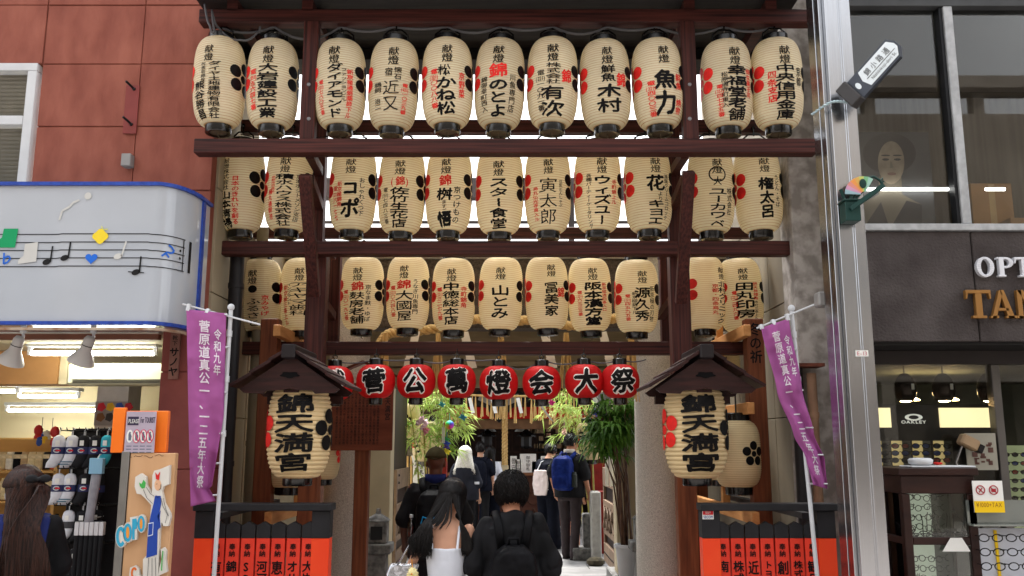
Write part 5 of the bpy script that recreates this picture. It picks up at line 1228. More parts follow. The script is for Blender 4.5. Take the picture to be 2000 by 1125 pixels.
def hand(mb, w, d, nrm, side, k=1.0, curl=.5):
    "palm, four fingers of unequal length and a thumb leaving the palm's side"
    d = Vector(d).normalized(); nrm = (Vector(nrm)-d*Vector(nrm).dot(d)).normalized(); s = d.cross(nrm)*side
    mb.tube([w, w+d*.04*k, w+d*.085*k], [.024*k, .036*k, .034*k], 10, flat=.55)
    for i, (off, L) in enumerate(((.027, .068), (.009, .078), (-.009, .072), (-.026, .056))):
        b = w+d*.08*k+s*off*k; p1 = b+(d*.95+nrm*.25*curl).normalized()*L*.42*k
        p2 = p1+(d*.6+nrm*.9*curl).normalized()*L*.32*k; p3 = p2+(d*.25+nrm*1.1*curl).normalized()*L*.26*k
        mb.tube([b, p1, p2, p3], [.0095*k, .009*k, .0082*k, .007*k], 7)
    b = w+d*.03*k+s*.028*k; p1 = b+(d*.6+s*.7+nrm*.25).normalized()*.036*k; p2 = p1+(d*.9+s*.2+nrm*.3).normalized()*.03*k
    mb.tube([b, p1, p2], [.012*k, .0105*k, .008*k], 7)
def limb(mb, pts, rs, n=12):
    P = [Vector(p) for p in pts]; Q = []; RR = []
    for i in range(len(P)-1):
        for t in (0, .33, .66): Q.append(P[i].lerp(P[i+1], t)); RR.append(rs[i]+(rs[i+1]-rs[i])*t)
    Q.append(P[-1]); RR.append(rs[-1]); mb.tube(Q, RR, n)
    for p, r in zip(P, rs): mb.ell(p, r*1.0, 12)
def ering(z, cx, cy, rx, ry, n=22, tilt=0):
    return [Vector((cx+rx*math.copysign(abs(math.cos(t))**.85, math.cos(t)), cy+ry*math.copysign(abs(math.sin(t))**.85, math.sin(t)), z+tilt*math.sin(t))) for t in [2*math.pi*j/n for j in range(n)]]
def person(label, px, Y, top_y, ground, rz=0, sex='m', skin_m=SK1, armL=None, armR=None, legs=None, shirt=None, bottom=None, shoes=C_BLK, hair=None, head=(0, 0, 0), voxel=.009, wide=1.0, group=None, H=None, cat='person', lean=0, hs=1.0, drop=0):
    H = H or (Zat(top_y, Y)-ground); k = H/1.70
    base = Vector((Xat(px, top_y+30, Y), Y, ground+.002))
    root = thing('person', label, cat, base, rz, group); root.rotation_euler = (-lean, 0, rz)
    V = lambda x, y, z: Vector((x*k, y*k, z*k))
    sw = (.185 if sex == 'm' else .16)*wide; hw = .10 if sex == 'm' else .105
    ht, hy, hz = head     # head tilt sideways, nod forward, turn
    HM = Matrix.Rotation(ht, 3, 'Y') @ Matrix.Rotation(-hy, 3, 'X') @ Matrix.Rotation(hz, 3, 'Z')
    nb = V(0, -.01, 1.44); HC = nb+HM @ V(0, .025, .155-drop)
    def hp(x, y, z): return HC+HM @ (Vector((x, y, z))*k*hs)
    armL = armL or [(-sw-.045, -.01, 1.12), (-sw-.05, .05, .88)]
    armR = armR or [(sw+.045, -.01, 1.12), (sw+.05, .05, .88)]
    legs = legs or [[(-hw, .0, .50), (-hw, -.01, .075)], [(hw, .0, .50), (hw, -.01, .075)]]
    b = MB()
    # head with a face
    HR = Matrix(HM)
    b.ell(hp(0, -.012, .035), (.077*k*hs, .096*k*hs, .095*k*hs), 20, HR); b.ell(hp(0, .02, -.035), (.062*k*hs, .076*k*hs, .082*k*hs), 18, HR); b.ell(hp(0, .06, -.088), (.03*k, .026*k, .022*k), 12, HR)
    b.tube([hp(0, .088, .02), hp(0, .112, -.03), hp(0, .092, -.042)], [.009*k, .016*k, .012*k], 8)
    for s in (-1, 1):
        b.ell(hp(s*.078, -.004, -.012), (.010*k, .020*k, .032*k), 10, HR); b.ell(hp(s*.034, .084, .034), (.024*k, .012*k, .008*k), 8, HR)
    b.ell(hp(0, .09, -.064), (.024*k, .010*k, .007*k), 8, HR); b.ell(hp(0, .088, -.075), (.02*k, .010*k, .007*k), 8, HR)
    nr = (.056 if sex == 'm' else .046)*k
    b.tube([nb+V(0, 0, -.06), nb, hp(0, -.005, -.06), hp(0, -.01, .0)], [nr*1.5, nr*1.06, nr*.98, nr], 14)
    # torso, arms, legs
    b.loft([ering(z*k, 0, cy*k, rx*k, ry*k) for z, cy, rx, ry in ((.84, 0, hw+.07, .10), (.95, 0, hw+.075, .105), (1.08, 0, .135 if sex == 'm' else .12, .095), (1.25, .0, sw-.02, .11), (1.36, -.005, sw-.01, .095), (1.42, -.01, sw*.62, .07), (1.455, -.01, .06, .055))])
    ar = .048 if sex == 'm' else .037
    for s, A in ((-1, armL), (1, armR)):
        sh = V(s*(sw-.01), -.008, 1.375); e, w = V(*A[0]), V(*A[1])
        limb(b, [sh, e, w], [ar*k*1.12, ar*k*.82, ar*k*.56])
        dh = (w-e).normalized(); hn = Vector(A[2]) if len(A) > 2 else Vector((-s*.5, .8, 0)); hand(b, w-dh*.005, dh, hn, -s, k)
    lr = .078
    for s, L in zip((-1, 1), legs):
        hip = V(s*hw*.95, 0, .88); kn, an = V(*L[0]), V(*L[1]); limb(b, [hip, kn, an], [lr*k*1.1, lr*k*.72, lr*k*.5])
    fuse(b, 'body', skin_m, root, voxel*.85, 2)
    f = MB()
    for s in (-1, 1): f.ell(hp(s*.034, .0915, .018), (.012*k, .006*k, .006*k), 8, HR)
    f.build('eyes', mat('eye_dark', (24, 18, 16), rough=.3, var=0), root)
    # shirt
    if shirt:
        m = shirt['m']; c = MB(); z0 = shirt.get('z0', .86); ls = shirt.get('loose', .02)
        strap = shirt.get('strap')
        if strap:
            c.loft([ering(z*k, 0, cy*k, rx*k, ry*k, tilt=tl*k) for z, cy, rx, ry, tl in ((z0, 0, .135+ls, .11+ls, 0), (1.06, 0, .122+ls, .10+ls, 0), (1.2, 0, .138+ls, .112+ls, 0), (1.27, 0, .14+ls, .115+ls, .01))])
        else:
            c.loft([ering(z*k, 0, cy*k, rx*k, ry*k) for z, cy, rx, ry in ((z0, 0, hw+.08+ls*1.6, .115+ls*1.5), (1.0, 0, hw+.08+ls*1.4, .112+ls*1.5), (1.15, 0, sw-.03+ls, .115+ls), (1.28, 0, sw-.005+ls, .118+ls), (1.36, -.005, sw+.005+ls*.6, .10+ls), (1.415, -.01, sw*.72, .078+ls*.3), (1.455, -.012, .078, .066))])
            q = shirt.get('sleeve', .75); sr = shirt.get('sr', .075)
            for s, A in ((-1, armL), (1, armR)):
                sh = V(s*(sw-.015), -.008, 1.37); e, w = V(*A[0]), V(*A[1])
                if q <= 1: en = sh.lerp(e, q); limb(c, [sh, sh.lerp(en, .5), en], [sr*k*.84, sr*k*.95, sr*k*1.12], 14)
                else: limb(c, [sh, e, e.lerp(w, q-1)], [sr*k, sr*k*.95, sr*k*.75], 14)
        so = fuse(c, 'shirt', m, root, voxel, 4, wr=shirt.get('wr', .006), wscale=shirt.get('wsc', 9), seed=px, stretchz=.6)
        if strap:
            c = MB()
            for s in (-1, 1):
                P = [V(s*.085, -.125, 1.26), V(s*.095, -.10, 1.38), V(s*.09, -.02, 1.425), V(s*.085, .08, 1.36), V(s*.07, .125, 1.25)]
                c.tube(P, .008*k, 6, flat=.5)
            c.build('strap', m, so)
            nk = MB()
        else:
            nk = MB(); nk.lathe([(.068*k, 1.435*k), (.074*k, 1.447*k), (.070*k, 1.46*k)], 20, (0, -.012*k, 0)); nk.build('collar', shirt.get('collar', m), so, smooth=True)
    if bottom:
        m = bottom['m']; c = MB(); kind = bottom.get('kind', 'pants'); wd = bottom.get('w', 1.0)
        c.loft([ering(z*k, 0, 0, rx*k, ry*k) for z, rx, ry in ((.80, hw+.082, .115), (.9, hw+.085, .12), (.99, hw+.068, .108))])
        if kind == 'skirt': c.loft([ering(z*k, 0, 0, rx*k, ry*k) for z, rx, ry in ((.40, hw+.14, .20), (.7, hw+.11, .16), (.99, hw+.068, .108))])
        else:
            for s, L in zip((-1, 1), legs):
                hip = V(s*hw*.95, 0, .86); kn, an = V(*L[0]), V(*L[1])
                if kind == 'shorts': limb(c, [hip, kn+(hip-kn)*.12], [.098*k*wd, .09*k*wd], 14)
                else: limb(c, [hip, kn, an.lerp(kn, -.02)], [.096*k*wd, .073*k*wd, .062*k*wd*bottom.get('hem', 1)], 14)
        fuse(c, 'trousers' if kind == 'pants' else kind, m, root, voxel, 3, wr=.005, seed=px+5, stretchz=1.4)
    for s, L in zip((-1, 1), legs):
        an = V(*L[1]); c = MB(); c.ell(an+V(0, .06, -.035), (.045*k, .125*k, .036*k), 14); c.ell(an+V(0, -.01, -.01), (.042*k, .05*k, .05*k), 12); c.box(an.x-.042*k, an.x+.042*k, an.y-.05*k, an.y+.16*k, an.z-.073*k, an.z-.055*k)
        fuse(c, 'shoe', shoes if not isinstance(shoes, (list, tuple)) else shoes[(s+1)//2], root, voxel*.8, 2)
    return root, k, V, hp, HM, nb
TW = .0058
def hair_cap(root, hp, HM, k, m, grow=1.0, low=-.04, name='hair', tufts=0, L=.05, seed=1, messy=.5, hs=1.0, part=None):
    "close cap of hair plus short locks"
    rnd = random.Random(seed); c = MB()
    n = 26; rings = []
    for i in range(12):
        a = R(90)-R(138)*i/11
        ring = []
        for j in range(n):
            t = 2*math.pi*j/n; fr = max(0, math.sin(t))
            aa = a if fr < .3 else max(a, R(90)-R(138-94*(fr-.3)/.7)*i/11)
            ca = max(.02, math.cos(aa)); ring.append(hp(.088*grow*ca*math.cos(t), -.012+.108*grow*ca*math.sin(t), .034+.106*grow*math.sin(aa)))
        rings.append(ring)
    c.loft(rings)
    o = c.build(name, m, root, smooth=True)
    if tufts:
        c = MB()
        for _ in range(tufts):
            t = rnd.uniform(0, 6.283); a = rnd.uniform(R(-32), R(88))
            if math.sin(t) > .35 and a < R(35): continue
            ca = math.cos(a); d = Vector((ca*math.cos(t), ca*math.sin(t), math.sin(a)))
            p = Vector((.086*grow*d.x, -.012+.106*grow*d.y, .034+.104*grow*d.z)); 
            fl = (d*d.z-Vector((0, 0, 1))); fl = fl.normalized() if fl.length > .3 else Vector((math.cos(t), math.sin(t), 0)); fl = (fl+Vector((rnd.uniform(-messy, messy), rnd.uniform(-messy, messy), rnd.uniform(-messy, messy)*.6))).normalized(); l = L*rnd.uniform(.6, 1.35)
            fl = (fl-d*fl.dot(d)).normalized()
            def sf(ph, up):
                e = d*math.cos(ph)+fl*math.sin(ph); return Vector(((.086*grow+up)*e.x, -.012+(.106*grow+up)*e.y, .034+(.104*grow+up)*e.z))
            if a-l/.1 < R(-46): l *= .6
            q1 = sf(l*.5/.1, .007+.004*rnd.random()); q2 = sf(l/.1, rnd.uniform(-.004, .006+.03*messy))
            c.tube([hp(*p), hp(*q1), hp(*q2)], [TW*k, TW*.88*k, .0010*k], 4, flat=.45)
        c.build('locks', m, o, smooth=True)
    return o
def long_hair(root, hp, HM, k, m, end_fn, n=260, seed=2, width=.012, par=None, wide=1.0, crown=.104):
    rnd = random.Random(seed); c = MB()
    for i in range(n):
        t = rnd.uniform(R(150), R(390)); a = rnd.uniform(R(-10), R(86))
        if a > R(40): t = rnd.uniform(0, 6.283)
        ca = math.cos(a)
        d0 = Vector((ca*math.cos(t), ca*math.sin(t), math.sin(a)))
        p0 = Vector((.09*d0.x, -.012+.108*d0.y, .034+crown*d0.z))
        aa = R(-18); d1 = Vector((math.cos(aa)*math.cos(t), math.cos(aa)*math.sin(t), math.sin(aa)))
        pm = Vector((.098*d1.x, -.014+.116*d1.y, .034+crown*d1.z*.9))
        mid = (p0+pm)*.5; mid = d0+d1; mid.normalize(); mid = Vector((.095*mid.x, -.012+.113*mid.y, .034+crown*1.04*mid.z))
        P = [hp(*(q_*wide)) for q_ in (p0, mid, pm)]
        if math.sin(t) > .5: continue
        e = end_fn(math.cos(t), math.sin(t), rnd)
        for q in e: P.append(Vector(q))
        # smooth
        w = width*rnd.uniform(.6, 1.2)*k
        Q = []
        for j in range(len(P)-1):
            p_0, p_1, p_2, p_3 = P[max(0, j-1)], P[j], P[j+1], P[min(len(P)-1, j+2)]
            for u in (0, .34, .67): Q.append(.5*((2*p_1)+(p_2-p_0)*u+(2*p_0-5*p_1+4*p_2-p_3)*u*u+(3*p_1-p_0-3*p_2+p_3)*u**3))
        Q.append(P[-1]); nq = len(Q)
        c.tube(Q, [w*(.75+.5*math.sin(math.pi*min(1, j/nq*1.2)))*(1 if j < nq-3 else (nq-j)/4) for j in range(nq)], 5, flat=.4)
    return c.build('long_hair', m, par or root, smooth=True)
def backpack(V, k, m, w=.15, h=.22, d=.09, zc=1.18, y=-.125, root=None, label='', name='backpack', trim=None, pocket=True, cat='backpack', rz=0):
    bp = thing(name, label, cat, root.location, rz); bp.rotation_euler = root.rotation_euler
    c = MB(); rings = []
    for i in range(13):
        t = i/12; z = zc-h+2*h*t
        ww = w*(1-.38*max(0, (t-.62)/.38)**2.2)*(1-.12*max(0, (.12-t)/.12)); dd = d*(.72+.5*math.sin(math.pi*(.25+.6*(1-t))))
        if t in (0, 1): ww *= .72; dd *= .7
        rings.append([V(ww*math.copysign(abs(math.cos(a))**.55, math.cos(a)), y-dd*.8+dd*math.copysign(abs(math.sin(a))**.6, math.sin(a)), z) for a in [2*math.pi*j/24 for j in range(24)]])
    c.loft(rings); body = fuse(c, 'pack_body', m, bp, .008, 2, wr=.005, wscale=12)
    if pocket:
        c = MB(); rings = []
        for i in range(7):
            t = i/6; z = zc-h*.86+h*.95*t; ww = w*.78*(1 if t < .8 else .86); dd = d*.45*math.sin(math.pi*(.2+.6*t))
            rings.append([V(ww*math.copysign(abs(math.cos(a))**.5, math.cos(a)), y-d*1.75-dd*.1+dd*math.copysign(abs(math.sin(a))**.6, math.sin(a)), z) for a in [2*math.pi*j/20 for j in range(20)]])
        c.loft(rings); fuse(c, 'front_pocket', m, bp, .008, 2, wr=.004, wscale=14, seed=9)
    c = MB()
    for s in (-1, 1):
        c.tube([V(s*.075, y+.005, zc+h*.80), V(s*.10, y+.005, 1.40), V(s*.115, -.035, 1.465), V(s*.12, .06, 1.43), V(s*.13, .125, 1.3), V(s*.15, .10, 1.12), V(s*.15, -.05, zc-h*.8)], .028*k, 8, flat=.25)
    c.build('shoulder_strap', m, bp, smooth=True)
    c = MB(); c.tube([V(-.035, y-.02, zc+h*.93), V(-.03, y-.04, zc+h*1.16), V(.03, y-.04, zc+h*1.16), V(.035, y-.02, zc+h*.93)], .011*k, 8); c.build('grab_handle', m, bp, smooth=True)
    c = MB(); c.tube([V(-w*.7, y-d*1.9, zc+h*.1), V(0, y-d*2.02, zc+h*.16), V(w*.7, y-d*1.9, zc+h*.1)], .004*k, 6)
    c.tube([V(-w*.86, y-d*1.55, zc-h*.1), V(-w*.7, y-d*1.6, zc+h*.55), V(0, y-d*1.62, zc+h*.84), V(w*.7, y-d*1.6, zc+h*.55), V(w*.86, y-d*1.55, zc-h*.1)], .004*k, 6); c.build('zip', trim or mat('zip_grey', (44, 44, 48), rough=.4), bp)
    return bp
# --- near pair walking in
Yg = 5.75
r_, k, V, hp, HM, nb = person('woman in white camisole with long black hair, silver bag on her left shoulder', 874, Yg, 941, 0, rz=R(-3), sex='f', armL=[(-.25, .0, 1.12), (-.20, .16, .96), (.5, .6, .3)], armR=[(.215, .0, 1.11), (.20, .1, .88)], shirt=dict(m=C_WHT, strap=True, z0=.97, loose=.004, wr=.004), bottom=dict(m=C_BLK, kind='pants', w=1.25, hem=1.5), hair=1, head=(R(9), R(10), R(-10)), voxel=.008)
hc = hair_cap(r_, hp, HM, k, H_BLK, .95, seed=3)
def eg(c, s, rnd):
    if c > .3:
        x = rnd.uniform(.10, .15); return [V(.10, -.10, 1.45), V(x+.01, -.11, 1.36), V(x+.025+rnd.uniform(-.02, .02), -.10, 1.26+rnd.uniform(-.05, .05))]
    if c < .1 or rnd.random() < .6:     # gathered over the left shoulder
        x = rnd.uniform(-.22, -.08); return [V(-.07+x*.25, -.10, 1.46), V(x*.8-.02, -.13+rnd.uniform(-.02, .01), 1.37), V(x-.02+rnd.uniform(-.03, .03), -.12+rnd.uniform(-.04, .06), 1.27+rnd.uniform(-.08, .06))]
    x = rnd.uniform(-.10, .06); return [V(x*.7, -.115, 1.47), V(x*.9-.02, -.125, 1.43), V(x-.05, -.13, 1.40+rnd.uniform(-.02, .02))]
long_hair(r_, hp, HM, k, H_BLK, eg, 2800, 4, par=hc, width=.0042)
bagm = mat('silver_vinyl', (190, 192, 198), rough=.22, metal=.75, var=.1, vscale=9, bump=.5, bscale=14, bdist=.01)
bg_ = thing('shoulder_bag', 'crumpled silver tote bag hanging at the woman in white\'s left side', 'bag', r_.location, R(-3))
c = MB(); c.loft([[V(-.30+a*.10+wv*.01, -.02+b*.045, z) for a, b in ((-1, -.6), (-.4, -1), (.4, -1), (1, -.6), (1, .6), (.4, 1), (-.4, 1), (-1, .6))] for z, wv in ((.80, 0), (.92, 2), (1.04, -1), (1.15, 1))]); fuse(c, 'bag_body', bagm, bg_, .009, 2, wr=.012, wscale=14)
c = MB(); c.tube([V(-.34, -.05, 1.13), V(-.25, -.10, 1.27), V(-.155, -.075, 1.41), V(-.14, .0, 1.425), V(-.19, .06, 1.33), V(-.24, .02, 1.14)], .007*k, 6); c.build('bag_strap', bagm, bg_, smooth=True)
pl_ = thing('plush_chick', 'fluffy pale yellow chick charm clipped to the silver bag', 'charm', r_.location, R(-3))
c = MB(); q = V(-.215, -.12, 1.06); c.ell(q, (.036, .034, .04), 16); c.ell(q+Vector((0, 0, .042)), (.028, .027, .027), 14)
rnd = random.Random(5)
for _ in range(220):
    d = Vector((rnd.gauss(0, 1), rnd.gauss(0, 1), rnd.gauss(0, 1))).normalized(); p = q+Vector((d.x*.034, d.y*.032, d.z*.038)) if rnd.random() < .65 else q+Vector((d.x*.026, d.y*.025, .042+d.z*.025)); c.tube([p, p+d*.012+Vector((0, 0, -.004))], [.0035, .0006], 4)
c.build('fluff', mat('chick_fluff', (236, 224, 170), rough=.9, var=.08), pl_)
c = MB(); c.ell(q+Vector((.0, -.026, .036)), (.008, .012, .005), 8); c.tube([q+Vector((0, 0, .065)), q+Vector((-.01, .02, .12))], .003, 4); c.build('beak', mat('chick_beak', (226, 150, 40), var=0), pl_)
r_, k, V, hp, HM, nb = person('man in loose black t-shirt with tousled black hair and black backpack', 1000, 5.75, 929, 0, rz=R(3), sex='m', wide=.93, hs=1.09, drop=.022, skin_m=SK2, armL=[(-.25, -.02, 1.12), (-.25, .10, .90)], armR=[(.25, -.02, 1.12), (.25, .10, .90)], shirt=dict(m=C_BLK, z0=.78, loose=.035, sleeve=1.0, sr=.085, wr=.024, wsc=7), bottom=dict(m=C_BLK, w=1.2), head=(0, R(14), R(8)), voxel=.009)
hair_cap(r_, hp, HM, k, H_BLK, 1.10, tufts=6500, L=.06, seed=6, messy=.55)
backpack(V, k, mat('pack_black', (10, 10, 12), rough=.55, spec=.08, rgb2=(19, 19, 22), vscale=12), w=.155, h=.245, d=.085, zc=1.02, y=-.165, root=r_, label='plain black backpack on the man in the loose black t-shirt', rz=R(3))
# --- woman at the far left with a ponytail
Yw = 5.2
r_, k, V, hp, HM, nb = person('woman at the sock shop with long brown half-tied hair, face mask and black top', 50, Yw, 918, 0, rz=R(28), sex='f', armR=[(.21, .06, 1.10), (.12, .26, 1.02), (-.6, .2, .5)], shirt=dict(m=C_BLK, z0=.98, loose=.022, sleeve=.85, sr=.082, wr=.007), bottom=dict(m=mat('skirt_white', (196, 198, 200), rough=.8, var=.06), kind='skirt'), head=(0, R(4), R(36)), voxel=.009, wide=1.05)
hc = hair_cap(r_, hp, HM, k, H_BRN, .95, seed=7)
def ew(c, s, rnd):
    a = rnd.uniform(-1, 1); x = a*.055; return [hp(.01+.3*x, -.15, .02), hp(x-.01, -.185, -.06), V(.02+x*1.3, -.20, 1.38), V(.04+x*1.9, -.215, 1.24), V(.06+x*2.1, -.20+rnd.uniform(-.02, .02), 1.06+rnd.uniform(-.07, .06))]
long_hair(r_, hp, HM, k, H_BRN, ew, 2200, 8, par=hc, width=.0042)
long_hair(r_, hp, HM, k, H_BRN, lambda c, s, rnd: [V(c*.092, -.06+.055*s, 1.47), V(c*.09, -.11+.04*s, 1.34), V(c*.085+rnd.uniform(-.02, .02), -.15+.03*s, 1.14+rnd.uniform(-.08, .06))], 1800, 21, par=hc, width=.0042)
c = MB(); q = hp(.0, -.135, .045)
for s in (-1, 1): c.ell(q+Vector((s*.034, -.012, .004)), (.036, .014, .024), 12)
c.ell(q+Vector((0, -.016, 0)), (.013, .014, .014), 10); tb = fuse(c, 'hair_bow', mat('bow_black', (16, 16, 20), rough=.6, var=.1), hc, .004, 2)
c = MB(); rg = []
for z, rx, y_ in ((.0, .064, .072), (-.03, .070, .086), (-.06, .062, .092), (-.098, .036, .074)): rg.append([hp(rx*1.06*math.sin(t), .012+(y_+.012)*math.cos(t), z) for t in [R(-86+172*j/14) for j in range(15)]])
c.loft(rg, cap=False, closed=False); mk = c.build('face_mask', C_WHT, r_, smooth=True); md = mk.modifiers.new('t', 'SOLIDIFY'); md.thickness = .003
c = MB()
for s in (-1, 1): c.tube([hp(s*.066, .03, -.01), hp(s*.088, -.012, .01), hp(s*.086, -.018, -.03), hp(s*.062, .03, -.07)], .0018, 4)
c.build('ear_loop', C_WHT, mk)
c = MB()
for s in (-1, 1): c.tube([V(s*.10, -.15, .98), V(s*.09, -.14, 1.2), V(s*.115, -.10, 1.40), V(s*.12, -.0, 1.44), V(s*.11, .10, 1.38), V(s*.10, .135, 1.1)], .03*k, 8, flat=.2)
c.build('dungaree_strap', C_DBLU, r_, smooth=True)
bg_ = thing('waist_bag', 'dark navy bag worn low across the sock shop woman\'s back', 'bag', r_.location, R(28)); bg_.rotation_euler = r_.rotation_euler
c = MB(); c.loft([ering(z*k, -.01*k, -.17*k, rx*k, ry*k) for z, rx, ry in ((.78, .15, .03), (.86, .20, .05), (.95, .19, .05), (1.0, .14, .03))]); fuse(c, 'bag_body', C_NAVY, bg_, .009, 2, wr=.006)
# --- man with the olive cap
r_, k, V, hp, HM, nb = person('man in olive cap and black t-shirt with a bottle in his backpack', 851, 7.9, 880, 0, rz=R(2), skin_m=SK3, wide=1.04, armL=[(-.265, -.02, 1.10), (-.26, .12, .9)], armR=[(.265, -.02, 1.10), (.26, .12, .9)], shirt=dict(m=C_BLK, z0=.80, loose=.03, sleeve=.9, sr=.073), bottom=dict(m=C_BLK, w=1.15), voxel=.011)
def capc(m, back=True, label='cap', peak=1):
    c = MB(); rings = []
    for i in range(9):
        a = R(90)-R(84)*i/8; ca = max(.02, math.cos(a)); rings.append([hp(.094*ca*math.cos(t), -.012+.114*ca*math.sin(t), .03+.108*math.sin(a)) for t in [2*math.pi*j/26 for j in range(26)]])
    c.loft(rings); cp = c.build('cap', m, r_, smooth=True)
    c = MB(); rg = [[hp(.08*math.sin(t)*f, (.095+.075*(f-.86)/.2*math.cos(t)*1.3) if f > .9 else .085*math.cos(t)+.0, .048-.02*(f-.85)) for t in [R(-80+160*j/12) for j in range(13)]] for f in (.86, 1.0, 1.06)]
    c.loft(rg, cap=False, closed=False); pk = c.build('peak', m, cp, smooth=True); md = pk.modifiers.new('t', 'SOLIDIFY'); md.thickness = .004
    c = MB(); c.ell(hp(0, -.01, .139), .008, 8); c.tube([hp(-.05, -.108, .042), hp(0, -.128, .03), hp(.05, -.108, .042)], .006, 5); c.build('button', m, cp)
capc(C_OLIVE)
c = MB(); c.lathe([(.085*k, 1.42*k), (.095*k, 1.46*k), (.088*k, 1.50*k), (.078*k, 1.49*k)], 22, (0, -.005, 0)); c.build('hood_collar', C_DBLU, r_, smooth=True)
bp = backpack(V, k, mat('pack_black', (20, 20, 23)), w=.145, h=.23, d=.09, zc=1.15, y=-.16, root=r_, label='black backpack with bright blue piping lines', rz=R(2))
c = MB(); yb = -.16-.09*1.86
c.tube([V(-.12, yb+.03, 1.16), V(-.085, yb, 1.30), V(-.07, yb+.0, 1.33), V(0, yb-.008, 1.315), V(.07, yb, 1.33), V(.085, yb, 1.30)], .006, 6)
c.tube([V(-.10, yb+.02, .96), V(-.10, yb-.01, 1.1), V(-.08, yb-.03, 1.17), V(-.02, yb-.035, 1.15), V(.05, yb-.03, 1.18), V(.10, yb-.01, 1.13)], .006, 6)
c.tube([V(-.10, yb-.0, 1.0), V(.0, yb-.028, .99), V(.06, yb-.02, .99)], .005, 6); c.build('piping', C_CYAN, bp, smooth=True)
bt = thing('water_bottle', 'clear water bottle in the side pocket of the blue-piped backpack', 'bottle', r_.location, R(2))
c = MB(); c.lathe([(.028, 0), (.032, .01), (.032, .10), (.026, .13), (.013, .16), (.013, .175)], 16, V(-.185, -.2, .98)); c.build('bottle_body', glass('bottle_plastic', (.9, .95, 1), .1), bt, smooth=True)
c = MB(); c.lathe([(.015, .176), (.016, .18), (.016, .2), (.012, .203)], 14, V(-.185, -.2, .98)); c.build('bottle_cap', M_WHITE, bt)
# --- group in the courtyard
r_, k, V, hp, HM, nb = person('woman with bleached white long hair, grey top and bare legs', 908, 14.6, 877, GZ, rz=R(-4), sex='f', shirt=dict(m=C_CHAR, z0=.80, loose=.05, sleeve=.95, sr=.09), bottom=dict(m=C_BLK, kind='shorts'), shoes=M_WHITE, armR=[(.24, -.02, 1.08), (.26, .06, .84)], voxel=.013, wide=1.1)
hc = hair_cap(r_, hp, HM, k, H_WHT, 1.22)
long_hair(r_, hp, HM, k, H_WHT, lambda c, s, rnd: [V(c*.14, -.06+s*.07, 1.47), V(c*.165, -.08+s*.06, 1.38), V(c*.17+rnd.uniform(-.035, .035), -.10+s*.04, 1.29+rnd.uniform(-.05, .05))], 520, 5, par=hc, width=.013, wide=1.18)
c = MB()
for s in (-1, 1): e = V(*((.24, -.02, 1.08) if s > 0 else (-.205, -.01, 1.12))); c.lathe([(.096*k, -.02), (.099*k, 0), (.096*k, .02)], 16, e+V(-s*.01, 0, .02))
c.build('sleeve_band', C_WHT, r_)
r_, k, V, hp, HM, nb = person('man in navy shirt with dark backpack beside the white-haired woman', 938, 15.8, 867, GZ, rz=R(-6), shirt=dict(m=C_NAVY, z0=.84, loose=.03), bottom=dict(m=C_BLK), voxel=.014)
hair_cap(r_, hp, HM, k, H_BLK, 1.05, tufts=160, L=.04, seed=9)
backpack(V, k, C_NAVY, w=.15, h=.24, zc=1.16, root=r_, label='dark navy backpack on the man by the white-haired woman', rz=R(-6))
r_, k, V, hp, HM, nb = person('woman with dark hair and white sleeves by the man in navy', 957, 16.1, 874, GZ, rz=R(-10), sex='f', shirt=dict(m=C_WHT, z0=.9, loose=.02), bottom=dict(m=C_NAVY, kind='pants', w=1.4, hem=1.6), voxel=.015)
hc = hair_cap(r_, hp, HM, k, H_BLK, 1.08)
long_hair(r_, hp, HM, k, H_BLK, lambda c, s, rnd: [V(c*.1, -.1, 1.44), V(c*.12, -.12, 1.3), V(c*.13, -.13, 1.16)], 120, 6, par=hc, width=.018)
r_, k, V, hp, HM, nb = person('young man in dark shirt looking down, with a pale tote bag behind him', 1071, 14.3, 867, GZ, rz=R(-38), shirt=dict(m=C_NAVY, z0=.84, loose=.04, sleeve=.95, sr=.09), bottom=dict(m=C_NAVY, w=1.35, hem=1.7), shoes=M_WHITE, armL=[(-.22, .06, 1.12), (-.06, .27, 1.08)], armR=[(.22, .06, 1.12), (.08, .28, 1.05)], head=(R(-6), R(30), R(-10)), voxel=.013)
hair_cap(r_, hp, HM, k, H_BLK, 1.08, tufts=200, L=.05, seed=10, messy=.3)
tb = thing('tote_bag', 'pale pink white tote bag on the back of the young man looking down', 'bag', r_.location, R(-38))
c = MB(); c.loft([[V(-.02+a*w_, -.20+b*.03, z) for a, b in ((-1, -.5), (-.5, -1), (.5, -1), (1, -.5), (1, .5), (.5, 1), (-.5, 1), (-1, .5))] for z, w_ in ((.86, .12), (.98, .15), (1.15, .15), (1.27, .12))]); fuse(c, 'bag_body', mat('tote_pale', (226, 212, 212), rough=.8, var=.05), tb, .012, 2, wr=.008)
c = MB(); c.tube([V(-.1, -.19, 1.25), V(-.06, -.12, 1.40), V(.05, .02, 1.47), V(.14, .14, 1.3), V(.16, .0, 1.0), V(.1, -.18, .95)], .008, 6); c.build('bag_strap', C_WHT, tb)
r_, k, V, hp, HM, nb = person('man in black cap and t-shirt with grey trousers and a blue backpack', 1112, 13.0, 851, GZ, rz=R(-30), skin_m=SK2, wide=1.06, armL=[(-.30, .02, 1.14), (-.24, .02, .90), (.5, .5, 0)], armR=[(.25, .0, 1.10), (.28, .06, .86)], shirt=dict(m=C_BLK, z0=.84, loose=.03, sleeve=.8, sr=.085), bottom=dict(m=C_GRYP, w=.98, hem=1.0), shoes=mat('shoe_dark', (38, 30, 32), rough=.6, var=.2), legs=[[(-.09, .03, .50), (-.07, .0, .075)], [(.10, -.02, .50), (.10, -.10, .075)]], voxel=.011, head=(0, R(10), R(-24)))
